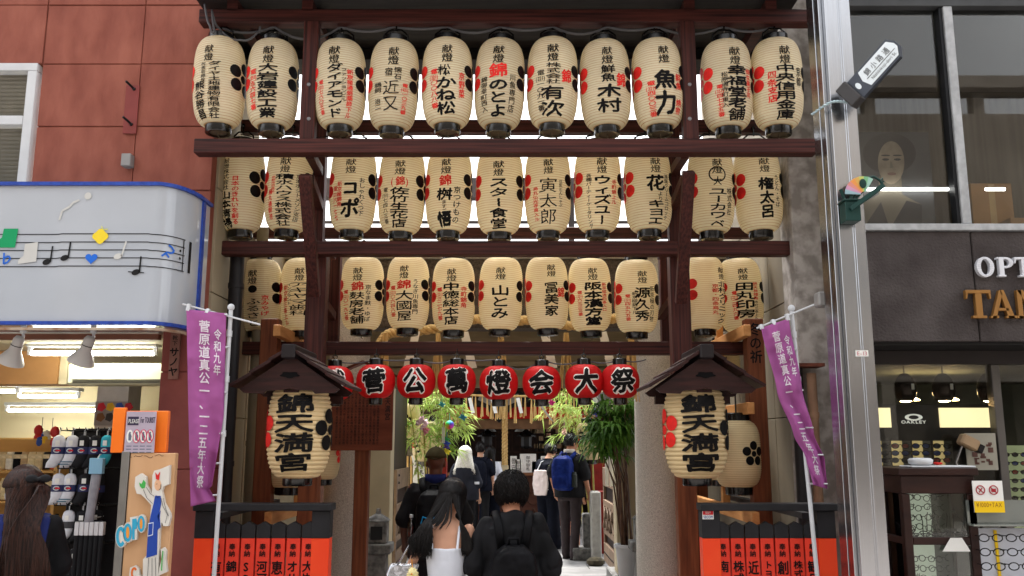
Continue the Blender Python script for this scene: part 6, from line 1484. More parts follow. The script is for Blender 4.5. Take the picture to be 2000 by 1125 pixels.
hair_cap(r_, hp, HM, k, H_BLK, 1.02, tufts=120, L=.035, seed=11); capc(C_BLK)
c = MB(); c.lathe([(.07*k, 1.43*k), (.082*k, 1.46*k), (.082*k, 1.50*k), (.072*k, 1.51*k)], 20, (0, 0, 0)); c.build('pale_collar', mat('collar_pale', (196, 190, 178), rough=.8, var=.08), r_, smooth=True)
bp = backpack(V, k, C_BLUE, w=.15, h=.24, d=.09, zc=1.18, y=-.13, root=r_, label='bright blue backpack with a small white curved mark', rz=R(-30))
c = MB(); yb = -.13-.09*2.1; c.prism([(-.06, .012), (-.045, -.012), (-.02, -.014), (.07, .03), (-.02, -.0), (-.04, .002)], V(-.02, yb, 1.23), (1, 0, 0), (0, 0, 1), .003); c.build('curved_mark', C_WHT, bp)
c = MB(); c.lathe([(.04, 0), (.043, .02), (.042, .17), (.03, .19), (.03, .21)], 14, V(.17, -.2, .99)); bq = c.build('flask', mat('flask_dark', (40, 46, 44), rough=.4, var=.1), loc=(0, 0, 0)); 
bq.location = r_.location; bq.rotation_euler = r_.rotation_euler; tag(bq, 'dark flask in the side net of the blue backpack', 'flask')
r_, k, V, hp, HM, nb = person('person mostly hidden behind the man with the blue backpack, bare legs and teal shoe', 1119, 13.9, 872, GZ, rz=R(-60), sex='f', shirt=dict(m=C_BLK, z0=.86, loose=.03, sleeve=.9), bottom=dict(m=C_BLK, kind='shorts'), shoes=(C_BLK, mat('shoe_teal', (50, 170, 200), rough=.5)), legs=[[(-.16, .06, .50), (-.22, -.02, .075)], [(.08, -.0, .50), (.08, .02, .075)]], voxel=.014, head=(0, R(14), R(-20)))
hair_cap(r_, hp, HM, k, H_BLK, 1.05, tufts=100, L=.05, seed=12)
r_, k, V, hp, HM, nb = person('shrine attendant in dark clothes standing inside the dim hall', 1071, 18.6, 848, .7, rz=R(175), shirt=dict(m=C_BLK, z0=.84, loose=.03, sleeve=1.9), bottom=dict(m=C_BLK), voxel=.016, H=1.6)
r_.location.z = .55; hair_cap(r_, hp, HM, k, H_BLK, 1.05)
# ---------------------------------------------------------------- sock shop at the left
M_CREAM = mat('cream_wall', (226, 214, 178), rough=.7, var=.03, vscale=2); M_CEIL = mat('shop_ceiling', (206, 196, 164), rough=.8, var=.04)
M_OCHRE = wood('ochre_board', (196, 150, 84), (214, 170, 104), .55, (.5, 1, 4), sc=3)
M_TUBE = mat('tube_light', (255, 255, 250), var=0, emit=(255, 252, 236), estr=9)
sr_ = thing('shop_room', 'lit interior of the sock shop with cream walls and ochre shelving', 'room', (-4.3, 6.5, 0)); LO = (-4.3, 6.5, 0)
def lb(nm_, x0, x1, y0, y1, z0, z1, m, par=None, bev=0):
    mb = MB(LO); mb.box(x0, x1, y0, y1, z0, z1); return mb.build(nm_, m, par or sr_, bevel=bev)
XR = -2.36
lb('back_wall', -7.4, XR+.1, 10.5, 10.6, 0, 2.6, M_CREAM); lb('end_wall', -7.5, -7.4, 6.42, 10.6, 0, 2.6, M_CREAM)
lb('party_wall', XR, XR+.1, 6.72, 10.49, 0, 2.6, M_CREAM); lb('ceiling', -7.4, XR, 6.42, 10.5, 2.56, 2.62, M_CEIL); lb('shop_floor', -7.4, XR, 6.3, 10.5, .004, .02, mat('shop_floor', (150, 140, 126), rough=.5))
lb('wainscot', -7.4, XR, 10.46, 10.497, 0, Zat(855, 10.4), M_OCHRE)
lb('lintel', -7.4, Xat(313, 660, 6.35), 6.32, 6.41, Zat(652, 6.35), Zat(632, 6.35), mat('lintel_white', (196, 190, 178), rough=.6, var=.08)); lb('lintel_brown', -7.4, Xat(313, 660, 6.4), 6.36, 6.42, Zat(664, 6.4), Zat(653, 6.4), mat('lintel_brown', (120, 78, 62), rough=.7))
a, b = W(-60, 750, 7.3), W(116, 692, 7.3); lb('bulkhead', -7.0, b.x, 7.3, 7.6, a.z, 2.555, mat('bulkhead_tan', (196, 146, 92), rough=.6, var=.06))
lb('bulkhead_edge', b.x+.002, b.x+.07, 7.32, 7.6, a.z, 2.555, M_CREAM)
a, b = W(180, 890, 8.8), W(252, 755, 8.8); lb('column', a.x, b.x, 8.8, 9.1, .02, 2.558, mat('column_grey', (188, 186, 190), rough=.7))
a, b = W(182, 831, 8.78), W(249, 784, 8.78); po = lb('poster', a.x, b.x, 8.79, 8.796, a.z, b.z, mat('poster_grey', (150, 146, 150), var=.1))
for i, c in enumerate(((196, 40, 60), (222, 180, 50), (60, 90, 180), (196, 40, 60), (130, 90, 60), (60, 60, 66), (46, 52, 60))):
    x0 = a.x+.02+(i % 4)*.09; z0 = b.z-.1-(i//4)*.1; mb = MB(LO); mb.prism([(0, .02), (.05, -.0), (.09, .04), (.06, .09), (.01, .08)], (x0, 8.788-.0006*i, z0), (1, 0, 0), (0, 0, 1), -.0004); mb.build('poster_patch', mat('patch_%d' % i, c, var=.15), po)
ac = thing('air_conditioner', 'cream wall air conditioner unit over the shop entrance', 'air conditioner', W(220, 730, 7.0)); AO = ac.location.copy()
a, b = W(129, 751, 7.0), W(314, 709, 7.0); mb = MB(AO); mb.box(a.x, XR-.01, 7.0, 7.25, a.z, b.z); mb.build('casing', mat('ac_cream', (206, 206, 176), rough=.5, var=.03), ac, bevel=.015)
mb = MB(AO)
for k in range(3): mb.box(a.x+.05, XR-.06, 6.992, 6.998, a.z+.012+k*.012, a.z+.016+k*.012)
mb.build('vent', M_IRON, ac)
def tube_lamp(x0, x1, y, Y, label, base_dy=8):
    a, b = W(x0, y, Y), W(x1, y, Y); c = (a+b)/2; root = thing('tube_lamp', label, 'lamp', c, 0, 'fluorescent tube lamps in the sock shop')
    mb = MB(); h = (b.x-a.x)/2; mb.tube([(-h, 0, 0), (h, 0, 0)], .018, 10); mb.build('tube', M_TUBE, root, smooth=True, angle=40)
    mb = MB(); mb.box(-h-.03, h+.03, -.04, .08, .05, .085); mb.box(-h-.03, -h, -.012, .012, -.015, .05); mb.box(h, h+.03, -.012, .012, -.015, .05); mb.build('fitting', M_WHITE, root)
tube_lamp(62, 300, 690, 6.85, 'long bright tube behind the two white spotlights'); tube_lamp(16, 186, 801, 9.9, 'bright tube low at the back of the shop'); tube_lamp(-160, 30, 764, 8.6, 'tube at the far left cut by the photograph edge'); tube_lamp(40, 150, 774, 9.0, 'tube under the slanting ceiling panel')
rl = thing('track_rail', 'white lighting rail under the curved sign', 'rail', W(155, 636, 6.05))
a, b = W(38, 640, 6.05), W(276, 631, 6.05); mb = MB(rl.location); mb.box(a.x, b.x, 6.03, 6.08, a.z, b.z); mb.build('rail', M_WHITE, rl)
def spot(x, label):
    p = W(x, 640, 6.04); root = thing('spotlight', label, 'spotlight', p, 0, 'white spotlights on the rail under the sign'); M = Matrix.Rotation(R(24), 3, 'Y') @ Matrix.Rotation(R(14), 3, 'X')
    def q(v): return M @ Vector(v)+Vector((-.012, -.02, -.085))
    mb = MB(); mb.lathe([(.016, -.0), (.02, -.01), (.02, -.035), (.012, -.04)], 12); mb.tube([(0, 0, -.03), (.005, 0, -.06), (-.004, -.012, -.09)], .011, 8); mb.build('arm', M_WHITE, root, smooth=True, angle=40)
    mb = MB(); prof = [(.006, .075), (.026, .07), (.036, .05), (.038, .0), (.04, -.03), (.062, -.065), (.086, -.11), (.09, -.125), (.082, -.12), (.055, -.065), (.03, -.03)]
    n = 22; mb.loft([[q((r*math.cos(2*math.pi*j/n), r*math.sin(2*math.pi*j/n), z-.05)) for j in range(n)] for r, z in prof]); mb.build('lamp_shade', mat('spot_enamel', (196, 194, 192), rough=.35, var=.02), root, smooth=True, angle=50)
    mb = MB(); mb.loft([[q((r*math.cos(2*math.pi*j/n), r*math.sin(2*math.pi*j/n), z-.05)) for j in range(n)] for r, z in ((.0395, .012), (.0395, .006))], cap=False); mb.build('band', M_IRON, root)
spot(46, 'left white cone spotlight on the rail'); spot(183, 'right white cone spotlight on the rail')
# shelves with sock packets on the left wall display
Ysh = 8.1
sh_ = thing('sock_shelf', 'ochre shelves holding rows of sock packets', 'shelf', (W(50, 950, Ysh).x, Ysh, 0)); SHO = sh_.location.copy()
xa, xb = Xat(-120, 950, Ysh), Xat(112, 950, Ysh)
mb = MB(SHO); mb.box(xa, xb, Ysh+.28, Ysh+.3, .02, Zat(858, Ysh)); mb.build('back_board', M_OCHRE, sh_)
for y in (919, 978, 1040, 1100): mb = MB(SHO); z = Zat(y, Ysh); mb.box(xa, xb, Ysh-.05, Ysh+.279, z-.02, z); mb.build('shelf_board', M_OCHRE, sh_, bevel=.003)
mb = MB(SHO); mb.box(xb-.02, xb+.01, Ysh-.05, Ysh+.28, .02, Zat(880, Ysh)); mb.build('shelf_side', M_OCHRE, sh_)
pk0 = None
cols = [((202, 178, 134), 'beige'), ((232, 226, 210), 'white'), ((46, 42, 44), 'black'), ((190, 160, 120), 'tan'), ((226, 206, 160), 'cream'), ((214, 190, 146), 'sand'), ((36, 34, 38), 'dark'), ((196, 84, 50), 'orange-marked')]
def packet(x, ybase, i, lab, w=.075, h=.155):
    z = Zat(ybase, Ysh); p = Vector((Xat(x, ybase, Ysh), Ysh, z+.001)); c, cn_ = cols[i % len(cols)]
    root = thing('sock_packet', lab, 'socks', p, R(random.uniform(-6, 6)), 'sock packets on the ochre shelves')
    mb = MB(); mb.loft([[Vector((a*w*f, b*.02*g, h*t)) for a, b in ((-.5, -.5), (-.3, -1), (.3, -1), (.5, -.5), (.5, .5), (0, 1), (-.5, .5))] for t, f, g in ((0, .92, 1), (.3, 1, 1.3), (.7, .98, 1.2), (1, .8, .6))]); mb.build('socks', mat('pack_'+cn_, c, rough=.7, var=.18, vscale=20), root, smooth=True)
    mb = MB(); mb.box(-w*.42, w*.42, -.0285, -.027, h*.62, h*.86); mb.build('paper_band', mat('pack_band', (210, 190, 150), rough=.5, var=.25, vscale=30), root)
nn = ['first', 'second', 'third', 'fourth', 'fifth', 'sixth', 'seventh', 'eighth']
for i in range(8): packet(4+i*14.5, 917, i, f'{cols[i%8][1]} sock packet, {nn[i]} along the top ochre shelf')
for i in range(7): packet(8+i*15.5, 976, (i*3+4) % 8, f'{cols[(i*3+4)%8][1]} sock packet, {nn[i]} along the second ochre shelf', .085, .19)
for i in range(6): packet(60+i*9, 1038, (i*5+1) % 8, f'{cols[(i*5+1)%8][1]} sock packet, {nn[i]} along the third ochre shelf', .07, .15)
for i, (x, y, cs, lab) in enumerate(((80, 857, ((226, 190, 40), (190, 40, 40), (40, 80, 170)), 'red, yellow and blue charm bag hanging at the back'), (100, 858, ((226, 226, 216), (206, 60, 60), (120, 170, 90)), 'pale charm bag with a red print hanging at the back'))):
    root = thing('charm_bag', lab, 'bag', W(x, y, 8.4)); rnd = random.Random(i)
    for q, c in enumerate(cs):
        mb = MB(); 
        for _ in range(3): mb.ell((rnd.uniform(-.07, .07), rnd.uniform(-.01, .01), rnd.uniform(-.12, .08)), (.045, .018, .055), 10)
        mb.build('trinket', mat('trinket_%d%d' % (i, q), c, rough=.4, var=.1), root, smooth=True)
    mb = MB(); mb.tube([(0, 0, .06), (0, 0, .2)], .003, 4); mb.build('cord', M_IRON, root)
# hanging socks on hooks
Yk2 = 6.75
rk = thing('sock_stand', 'black wire stand with hooks holding hanging socks', 'stand', (W(165, 1000, Yk2).x, Yk2+.16, 0)); RKO = rk.location.copy()
mb = MB(RKO)
xa, xb = Xat(108, 1000, Yk2), Xat(218, 1000, Yk2)
for x in (xa, (xa+xb)/2, xb): mb.tube([(x, Yk2+.18, .02), (x, Yk2+.18, Zat(838, Yk2))], .012, 8)
for y in (842, 916, 988, 1062):
    z = Zat(y, Yk2); mb.tube([(xa, Yk2+.18, z), (xb, Yk2+.18, z)], .008, 6)
    for k in range(9): x = xa+.02+(xb-xa-.04)*k/8; mb.tube([(x, Yk2+.18, z), (x, Yk2-.06, z+.005), (x, Yk2-.075, z+.025)], .004, 5)
mb.build('wire_frame', M_IRON, rk)
mb = MB(RKO); mb.box(xa-.02, xb+.02, Yk2+.2, Yk2+.215, .02, Zat(836, Yk2)); mb.build('backing', mat('stand_backing', (34, 32, 34), rough=.8, var=.2), rk)
def sock(x, y, c, lab, Lg=.24, w=.10, band=(36, 44, 88), stripe=False, logo=True, dy=0):
    p = W(x, y, Yk2); p.y += dy; root = thing('hanging_socks', lab, 'socks', p, R(random.uniform(-8, 8)), 'pairs of socks hanging on the wire stand')
    m = mat('sock_%d_%d_%d' % c, c, rough=.85, var=.08, vscale=30)
    rings = []
    for t, dx, f, g in ((0, 0, .35, .5), (.06, 0, .8, .9), (.2, 0, 1, 1.1), (.5, .0, .95, 1.1), (.7, -.01, .95, 1.2), (.86, -.03, 1.0, 1.2), (1, -.05, .7, .6)):
        rings.append([Vector((dx+w*.5*f*math.cos(a), .022*g*math.sin(a)-.02, -.02-Lg*t)) for a in [2*math.pi*j/14 for j in range(14)]])
    mb = MB(); mb.loft(rings); so = mb.build('sock', m, root, smooth=True)
    mb = MB(); rg = []
    for z in (-.02-Lg*.36, -.02-Lg*.58): rg.append([Vector((w*.515*math.cos(a), .0265*math.sin(a)-.02, z)) for a in [2*math.pi*j/14 for j in range(14)]])
    mb.loft(rg, cap=False); bd = mb.build('paper_band', mat('band_%d_%d_%d' % band, band, rough=.5, var=.08), root, smooth=True)
    if logo:
        zc_ = -.02-Lg*.47; mb = MB(); pts = [(.022*math.cos(R(a)), .013*math.sin(R(a))) for a in range(40, 321, 20)]
        mb.tube([(u, -.0475, zc_+v) for u, v in pts], .0042, 5); mb.build('letter_mark', M_WHITE, bd); mb = MB(); mb.box(-.008, .026, -.0485, -.0475, zc_-.006, zc_+.006); mb.build('red_mark', mat('mark_red', (200, 40, 50), var=0), bd)
    mb = MB(); mb.box(-.016, .016, -.046, -.0445, -.02-Lg*.32, -.02-Lg*.16); mb.build('price_tag', M_PAPERW, root)
    mb = MB(); mb.tube([(0, -.02, -.02), (0, -.02, .012), (.012, -.015, .03), (0, -.01, .036)], .0035, 5); mb.build('hook', M_WHITE, root)
    if stripe:
        mb = MB()
        for q in (.80, .87): mb.loft([[Vector((-.035*(q-.7)/.15-.005+w*.52*math.cos(a), .03*math.sin(a)-.02, -.02-Lg*q-z)) for a in [2*math.pi*j/14 for j in range(14)]] for z in (0, .008)], cap=False)
        mb.build('stripe', mat('stripe_teal', (50, 96, 120), var=0), so)
    return root
WHS, BLS, TLS, GRS = (210, 212, 220), (26, 26, 30), (60, 176, 196), (126, 128, 136)
sock(119, 845, WHS, 'white socks at the left end of the top hooks'); sock(146, 845, WHS, 'white socks with teal stripes on the top hooks', stripe=True); sock(168, 845, BLS, 'black socks next to the striped white pair, top hooks'); sock(191, 845, BLS, 'black socks beside the teal pair, top hooks'); sock(213, 845, TLS, 'teal socks at the right end of the top hooks')
sock(119, 919, WHS, 'white socks at the left end of the second hooks', Lg=.23); sock(142, 919, WHS, 'white striped socks on the second hooks', Lg=.23, stripe=True); sock(171, 919, BLS, 'black socks with a navy band on the second hooks', Lg=.23); sock(190, 921, BLS, 'black socks half behind the grey stockings', Lg=.23, dy=.05)
sock(139, 991, WHS, 'white socks with black and white card on the third hooks', Lg=.22, band=(60, 60, 64), logo=False); sock(166, 991, BLS, 'black socks with a grey card on the third hooks', Lg=.22, band=(150, 150, 150), logo=False)
sock(128, 1065, GRS, 'grey socks on the lowest hooks', Lg=.22, band=(80, 80, 84), logo=False); sock(151, 1065, BLS, 'black socks on the lowest hooks', Lg=.22, band=(170, 170, 170), logo=False)
for q, (x, y) in enumerate(((130, 846), (158, 846), (180, 846), (203, 846), (131, 920), (156, 920), (182, 920), (126, 992), (152, 992), (180, 992), (140, 1066), (165, 1066))):
    o = sock(x, y, (BLS, GRS)[q % 3 == 1], 'dark socks hanging behind the front pairs on the wire stand', Lg=.22, band=(70, 74, 92), logo=False, dy=.10); o['group'] = 'dark socks behind the front pairs'
def stocking(x, y, c, lab, L, top, tc_, n=1, dy=-.09):
    p = W(x, y, Yk2); p.y += dy; root = thing('hanging_stockings', lab, 'stockings', p); mb = MB()
    for q in range(n):
        X = (q-(n-1)/2)*.036; mb.loft([[Vector((X+.02*f*(1.9 if n == 1 else 1)*math.cos(a)-(.03 if n == 1 else 0)*t, .018*math.sin(a), -top-L*t)) for a in [2*math.pi*j/10 for j in range(10)]] for t, f in ((0, 1), (.3, 1.0), (.7, .9), (1, .95))])
    mb.build('stocking', mat('stk_%d_%d_%d' % c, c, rough=.85, var=.1, vscale=20), root, smooth=True)
    mb = MB()
    if n == 1: mb.box(-.05, .05, -.024, .02, -top, -.005)
    else:
        for q in range(n): X = (q-(n-1)/2)*.036; mb.box(X-.016, X+.016, -.02, .02, -top, -.005)
    mb.build('wrapper', mat('wrap_%d_%d_%d' % tc_, tc_, rough=.4, var=.05), root, bevel=.003)
    mb = MB(); mb.tube([(0, 0, -.005), (0, .03, .02), (0, .2, .02)], .005, 5); mb.build('hook', M_WHITE, root)
stocking(202, 893, (150, 150, 158), 'long grey stockings in a pale blue wrapper', .36, .12, (140, 190, 220)); stocking(188, 1016, (22, 22, 25), 'row of long black stockings with white tops', .5, .10, (210, 210, 214), 6)
# ---------------------------------------------------------------- board with the cut-out waitress and orange leaflet stand
Yb = 5.3
cb = thing('shop_board', 'tan plywood board with cut-out waitress figure and blue letters', 'signboard', (W(285, 1100, Yb).x, Yb, 0)); CBO = cb.location.copy()
M_PLY = wood('plywood', (196, 152, 110), (210, 168, 128), .5, (3, 1, .5), sc=2)
a, b = W(237, 1125, Yb), W(343, 885, Yb); mb = MB(CBO); mb.box(a.x, b.x, Yb, Yb+.05, .02, b.z); mb.build('board', M_PLY, cb, bevel=.004)
a2 = W(214, 1125, Yb); mb = MB(CBO); mb.box(a2.x+.02, a.x-.002, Yb-.01, Yb+.06, .02, b.z+.01); mb.build('metal_edge', mat('alu_dull', (132, 130, 126), metal=.8, rough=.45, var=.1), cb, bevel=.003)
def cp(x, y): return W(x/3.6875, 820+y/3.6875, Yb)
def cut(pts, nm_, m, d0, d1, par=cb, sm=False):
    mb = MB(CBO); P = [cp(x, y) for x, y in pts]; n = len(P)
    f = [Vector((p.x, Yb-d1, p.z)) for p in P]; r = [Vector((p.x, Yb-d0, p.z)) for p in P]
    mb.add(f+r, [tuple(range(n))]+[(j, (j+1) % n, n+(j+1) % n, n+j) for j in range(n)]); return mb.build(nm_, m, par)
M_CW = mat('cutout_white', (216, 212, 204), rough=.5, var=.04)
fig = cut([(985, 480), (990, 410), (1030, 385), (1065, 410), (1070, 470), (1108, 535), (1112, 400), (1125, 365), (1165, 355), (1236, 325), (1230, 462), (1192, 478), (1180, 512), (1198, 600), (1235, 668), (1241, 700), (1225, 762), (1190, 762), (1180, 730), (1162, 800), (1157, 960), (1150, 1160), (1043, 1160), (1045, 1000), (1072, 970), (1088, 780), (1104, 612), (1058, 560), (1030, 535), (1000, 530)], 'waitress_cutout', M_CW, .001, .03)
def circ(cx, cy, rx, ry, n=20): return [(cx+rx*math.cos(2*math.pi*j/n), cy+ry*math.sin(2*math.pi*j/n)) for j in range(n)]
cut(circ(1152, 468, 24, 40), 'face', mat('fig_skin', (222, 176, 140), var=0), .0302, .032, fig); cut([(1132, 545), (1172, 545), (1176, 600), (1164, 660), (1150, 800), (1146, 966), (1070, 990), (1082, 800), (1100, 690), (1122, 600)], 'apron', mat('fig_blue', (36, 70, 160), var=.04), .0302, .033, fig)
cut([(1135, 378), (1150, 400), (1168, 372), (1160, 432), (1140, 425)], 'red_cap', mat('fig_red', (206, 40, 40), var=0), .0302, .034, fig); cut([(1020, 450), (1035, 462), (1050, 430), (1066, 452), (1060, 486), (1040, 494), (1024, 476)], 'green_leaf', mat('fig_green', (70, 170, 80), var=0), .0302, .033, fig)
cut([(1084, 740), (1122, 733), (1118, 826), (1080, 836)], 'pocket', mat('fig_pocket', (210, 220, 236), var=0), .0332, .0345, fig); cut([(1088, 746), (1118, 740), (1114, 820), (1084, 830)], 'pocket_inside', mat('fig_blue', (36, 70, 160)), .0347, .0355, fig)
cut([(1150, 690), (1172, 650), (1166, 700), (1172, 770), (1150, 790), (1156, 730)], 'apron_bow', mat('fig_blue', (36, 70, 160)), .0302, .033, fig)
M_LINE = mat('fig_line', (40, 36, 40), var=0)
mb = MB(CBO)
def cl(pts, w=3):
    P = [cp(x, y) for x, y in pts]; mb.tube([Vector((p.x, Yb-.0345, p.z)) for p in P], w/3.6875/FPX*Yb/2, 4)
cl([(1050, 500), (1075, 560), (1115, 600)]); cl([(1070, 480), (1100, 530), (1128, 548)]); cl([(1176, 560), (1190, 620), (1222, 680), (1206, 740)]); cl([(1192, 560), (1210, 640), (1230, 690)]); cl([(1088, 990), (1078, 1150)]); cl([(1135, 985), (1140, 1150)]); cl([(1112, 990), (1112, 1150)]); cl([(1140, 462), (1150, 458)]); cl([(1162, 500), (1174, 494), (1176, 462)], 4); cl([(1140, 540), (1150, 560), (1166, 545)])
mb.build('outline', M_LINE, fig)
def letter(ring, name, m=None):
    cut([(x*1.0, y) for x, y in ring], name, M_CW, .001, .028)
M_CYN = mat('letter_cyan', (52, 160, 196), rough=.4, var=.04)
def ringcut(cx, cy, rx, ry, w, nm_, m, a0=0, a1=360, d0=.0282, d1=.031):
    n = 24; mb = MB(CBO); o = []; i_ = []
    for j in range(n+1):
        t = R(a0+(a1-a0)*j/n); q = cp(cx+rx*math.cos(t), cy+ry*math.sin(t)); p = cp(cx+(rx-w)*math.cos(t), cy+(ry-w*1.3)*math.sin(t)); o.append(Vector((q.x, Yb-d1, q.z))); i_.append(Vector((p.x, Yb-d1, p.z)))
    mb.add(o+i_, [(j, j+1, n+1+j+1, n+1+j) for j in range(n)]); mb.build(nm_, m, cb)
for cx, cy, rx, ry in ((886, 838, 40, 80), (936, 808, 36, 74), (1032, 745, 32, 66)): cut(circ(cx, cy, rx, ry), 'letter_base', M_CW, .001, .028)
cut([(950, 700), (1000, 690), (1012, 740), (1002, 790), (996, 860), (962, 866)], 'letter_base', M_CW, .001, .0275)
M_ORL = mat('letter_orange', (230, 150, 60), rough=.4, var=.04)
ringcut(886, 838, 34, 72, 20, 'letter_C', M_CYN, 40, 320); ringcut(936, 808, 30, 66, 17, 'letter_O', M_CYN); ringcut(1032, 745, 26, 58, 15, 'letter_O', M_CYN); cut(circ(936, 808, 12, 40), 'letter_fill', M_ORL, .0282, .0305); cut(circ(1032, 745, 10, 38), 'letter_fill', M_ORL, .0282, .0305)
cut([(968, 712), (996, 706), (1005, 740), (998, 780), (984, 784), (984, 856), (968, 858)], 'letter_P', M_CYN, .0276, .031)
cut([(1170, 930), (1192, 915), (1208, 940), (1204, 1000), (1215, 1090), (1150, 1120), (1160, 1060), (1176, 1000)], 'flower_base', M_CW, .001, .026); mb = MB(CBO); cl([(1190, 940), (1184, 1000), (1180, 1080)], 8); mb.build('flower_stalk', mat('fig_green', (70, 170, 80)), cb)
cut([(950, 1060), (985, 1045), (1012, 1070), (1018, 1110), (1040, 1150), (940, 1150)], 'lower_base', M_CW, .001, .026); ringcut(982, 1100, 24, 44, 13, 'letter_C', mat('letter_dorange', (224, 110, 40)), 40, 320, .0262, .029)
mb = MB(CBO)
rnd = random.Random(2); pts = []
for k in range(26): pts.append((890+k*12.5, 262+rnd.uniform(-12, 12)))
for q in range(4): cl(pts[q*6:q*6+6], 3.4)
for v in range(len(mb.v)): mb.v[v].y += .0335
mb.build('handwriting', mat('pen_brown', (70, 46, 36), var=0), cb)
# orange leaflet stand on the board
Yo = 5.33
a, b = W(219, 886, Yo), W(329, 799, Yo); os_ = thing('leaflet_stand', 'bright orange leaflet holder with a grey tourist notice', 'leaflet stand', Vector(((a.x+b.x)/2, Yo, cb.location.z+Zat(885, Yb)+.002))); OSO = os_.location.copy()
M_ORG = mat('orange_plastic', (238, 112, 26), rough=.35, rgb2=(246, 130, 44), vscale=3)
z0 = os_.location.z
mb = MB(OSO); mb.box(a.x+.02, b.x, Yo, Yo+.04, z0, b.z-.01); mb.build('holder', M_ORG, os_, bevel=.004)
mb = MB(OSO); mb.box(a.x, a.x+.075, Yo-.03, Yo-.002, z0, b.z+.008); mb.build('side_folder', M_ORG, os_, bevel=.004)
a3, b3 = W(244, 885, Yo-.02), W(308, 804, Yo-.02); mb = MB(OSO); mb.box(a3.x, b3.x, Yo-.036, Yo-.032, z0+.001, b3.z); nt = mb.build('notice', mat('notice_lilac', (176, 164, 180), rough=.5, var=.06), os_)
fn = lambda x, y, k=1: Vector((x, Yo-.0365-.0006*k, y)); w = b3.x-a3.x
mb = MB(OSO); text_line(mb, 'For TOURIST', fn, a3.x+w*.48, b3.z-.066, w*.5, .034, .02); mb.build('heading', mat('notice_dark', (54, 46, 70), var=0), nt)
mb = MB(OSO); mb.box(a3.x+.01, a3.x+w*.42, Yo-.038, Yo-.0362, b3.z-.08, b3.z-.03); hd = mb.build('heading_box', mat('notice_dark', (54, 46, 70)), nt); mb = MB(OSO); text_line(mb, 'PLEASE', lambda x, y, k=1: Vector((x, Yo-.0383-.0004*k, y)), a3.x+.015, b3.z-.068, w*.36, .024, .01); mb.build('heading_words', M_PAPERW, nt)
M_PINK = mat('notice_red', (206, 60, 96), var=0)
for k in range(4):
    cx = a3.x+w*(.16+.225*k); cz = b3.z-.145; mb = MB(OSO); n = 18; vs = [Vector((cx, Yo-.037, cz))]+[Vector((cx+.02*math.cos(2*math.pi*j/n), Yo-.037, cz+.038*math.sin(2*math.pi*j/n))) for j in range(n)]; mb.add(vs, [(0, 1+j, 1+(j+1) % n) for j in range(n)]); pc = mb.build('pictogram', M_PAPERW, nt)
    mb = MB(OSO); mb.prism([(-.006, -.024), (.008, -.026), (.011, .0), (.004, .016), (.006, .024), (-.004, .026), (-.008, .01)], (cx, Yo-.0374, cz), (1, 0, 0), (0, 0, 1), .0006); mb.build('figure_mark', mat('pict_grey', (96, 104, 120), var=0), pc)
    if k:
        mb = MB(OSO); mb.tube([(cx+.02*math.cos(2*math.pi*j/n), Yo-.038, cz+.038*math.sin(2*math.pi*j/n)) for j in range(n+1)], .0022, 4); mb.tube([(cx-.012, Yo-.0385, cz+.028), (cx+.012, Yo-.0385, cz-.028)], .0022, 4); mb.build('ban_ring', M_PINK, pc)
mb = MB(OSO)
for r in range(3):
    for k in range(4): mb.box(a3.x+w*(.07+.225*k), a3.x+w*(.24+.225*k), Yo-.0372, Yo-.0365, b3.z-.205-r*.018, b3.z-.2-r*.018)
mb.build('small_print', mat('pict_grey', (96, 104, 120)), nt)
# wooden name plate on the red pillar
p = W(341, 696, 6.25); npb = thing('name_plate', 'old wooden name plate with faded black katakana on the red pillar', 'plate', (p.x, 6.24, p.z)); a, b = W(329, 741, 6.25), W(354, 651, 6.25); NPO = npb.location.copy()
mb = MB(NPO); mb.box(a.x, b.x, 6.235, 6.258, a.z, b.z); mb.build('board', wood('old_plate', (110, 74, 64), (140, 100, 88), .7, (4, 1, .6)), npb, bevel=.003)
mb = MB(NPO); fn = lambda x, z, k=1: Vector((x, 6.2345-.0006*k, z)); text_col(mb, 'サノヤ', fn, (a.x+b.x)/2, b.z-.10, a.z+.02, .07, .03, 1, 1); text_col(mb, '靴下', fn, (a.x+b.x)/2, b.z-.015, b.z-.09, .04, .01, 1, 1); mb.build('lettering', M_INK, npb)
# ---------------------------------------------------------------- optician's building at the right
ob_ = thing('optician_building', 'grey stuccoed building with upstairs windows and spectacle shop below', 'building', (4.3, 6.0, 0)); QO = (4.3, 6.0, 0)
YO = 6.0
M_STUC = mat('dark_stucco', (58, 52, 51), rough=.9, rgb2=(84, 78, 77), vscale=2.5, detail=9, bump=1.0, bscale=55, bdist=.012)
def qb(nm_, x0, x1, y0, y1, z0, z1, m, par=None, bev=0):
    mb = MB(QO); mb.box(x0, x1, y0, y1, z0, z1); return mb.build(nm_, m, par or ob_, bevel=bev)
XL = 2.38
zs0, zs1 = Zat(667, YO), Zat(452, YO)
xj = Xat(1905, 560, YO)
qb('stucco_band', XL, xj-.004, YO, YO+.2, zs0, zs1, M_STUC, bev=.006); qb('stucco_band', xj+.004, 7.5, YO+.002, YO+.2, zs0, zs1, M_STUC, bev=.006); qb('band_core', XL+.01, 7.5, YO+.05, YO+.19, zs0+.01, zs1-.01, M_IRON)
qb('soffit', XL, 7.5, YO+.03, YO+.62, zs0-.02, zs0-.002, mat('soffit_black', (26, 24, 24), rough=.7))
M_ALU = mat('grey_aluminium', (156, 158, 160), rough=.5, rgb2=(178, 180, 182), vscale=20, metal=.2)
ztop = Zat(14, YO)
qb('window_sill', XL, 7.5, YO-.03, YO+.12, zs1+.002, zs1+.05, M_ALU, bev=.004); qb('window_head', XL, 7.5, YO-.02, YO+.12, ztop, ztop+.08, mat('frame_dark', (70, 72, 74), rough=.5), bev=.004)
xm = Xat(1868, 240, YO)
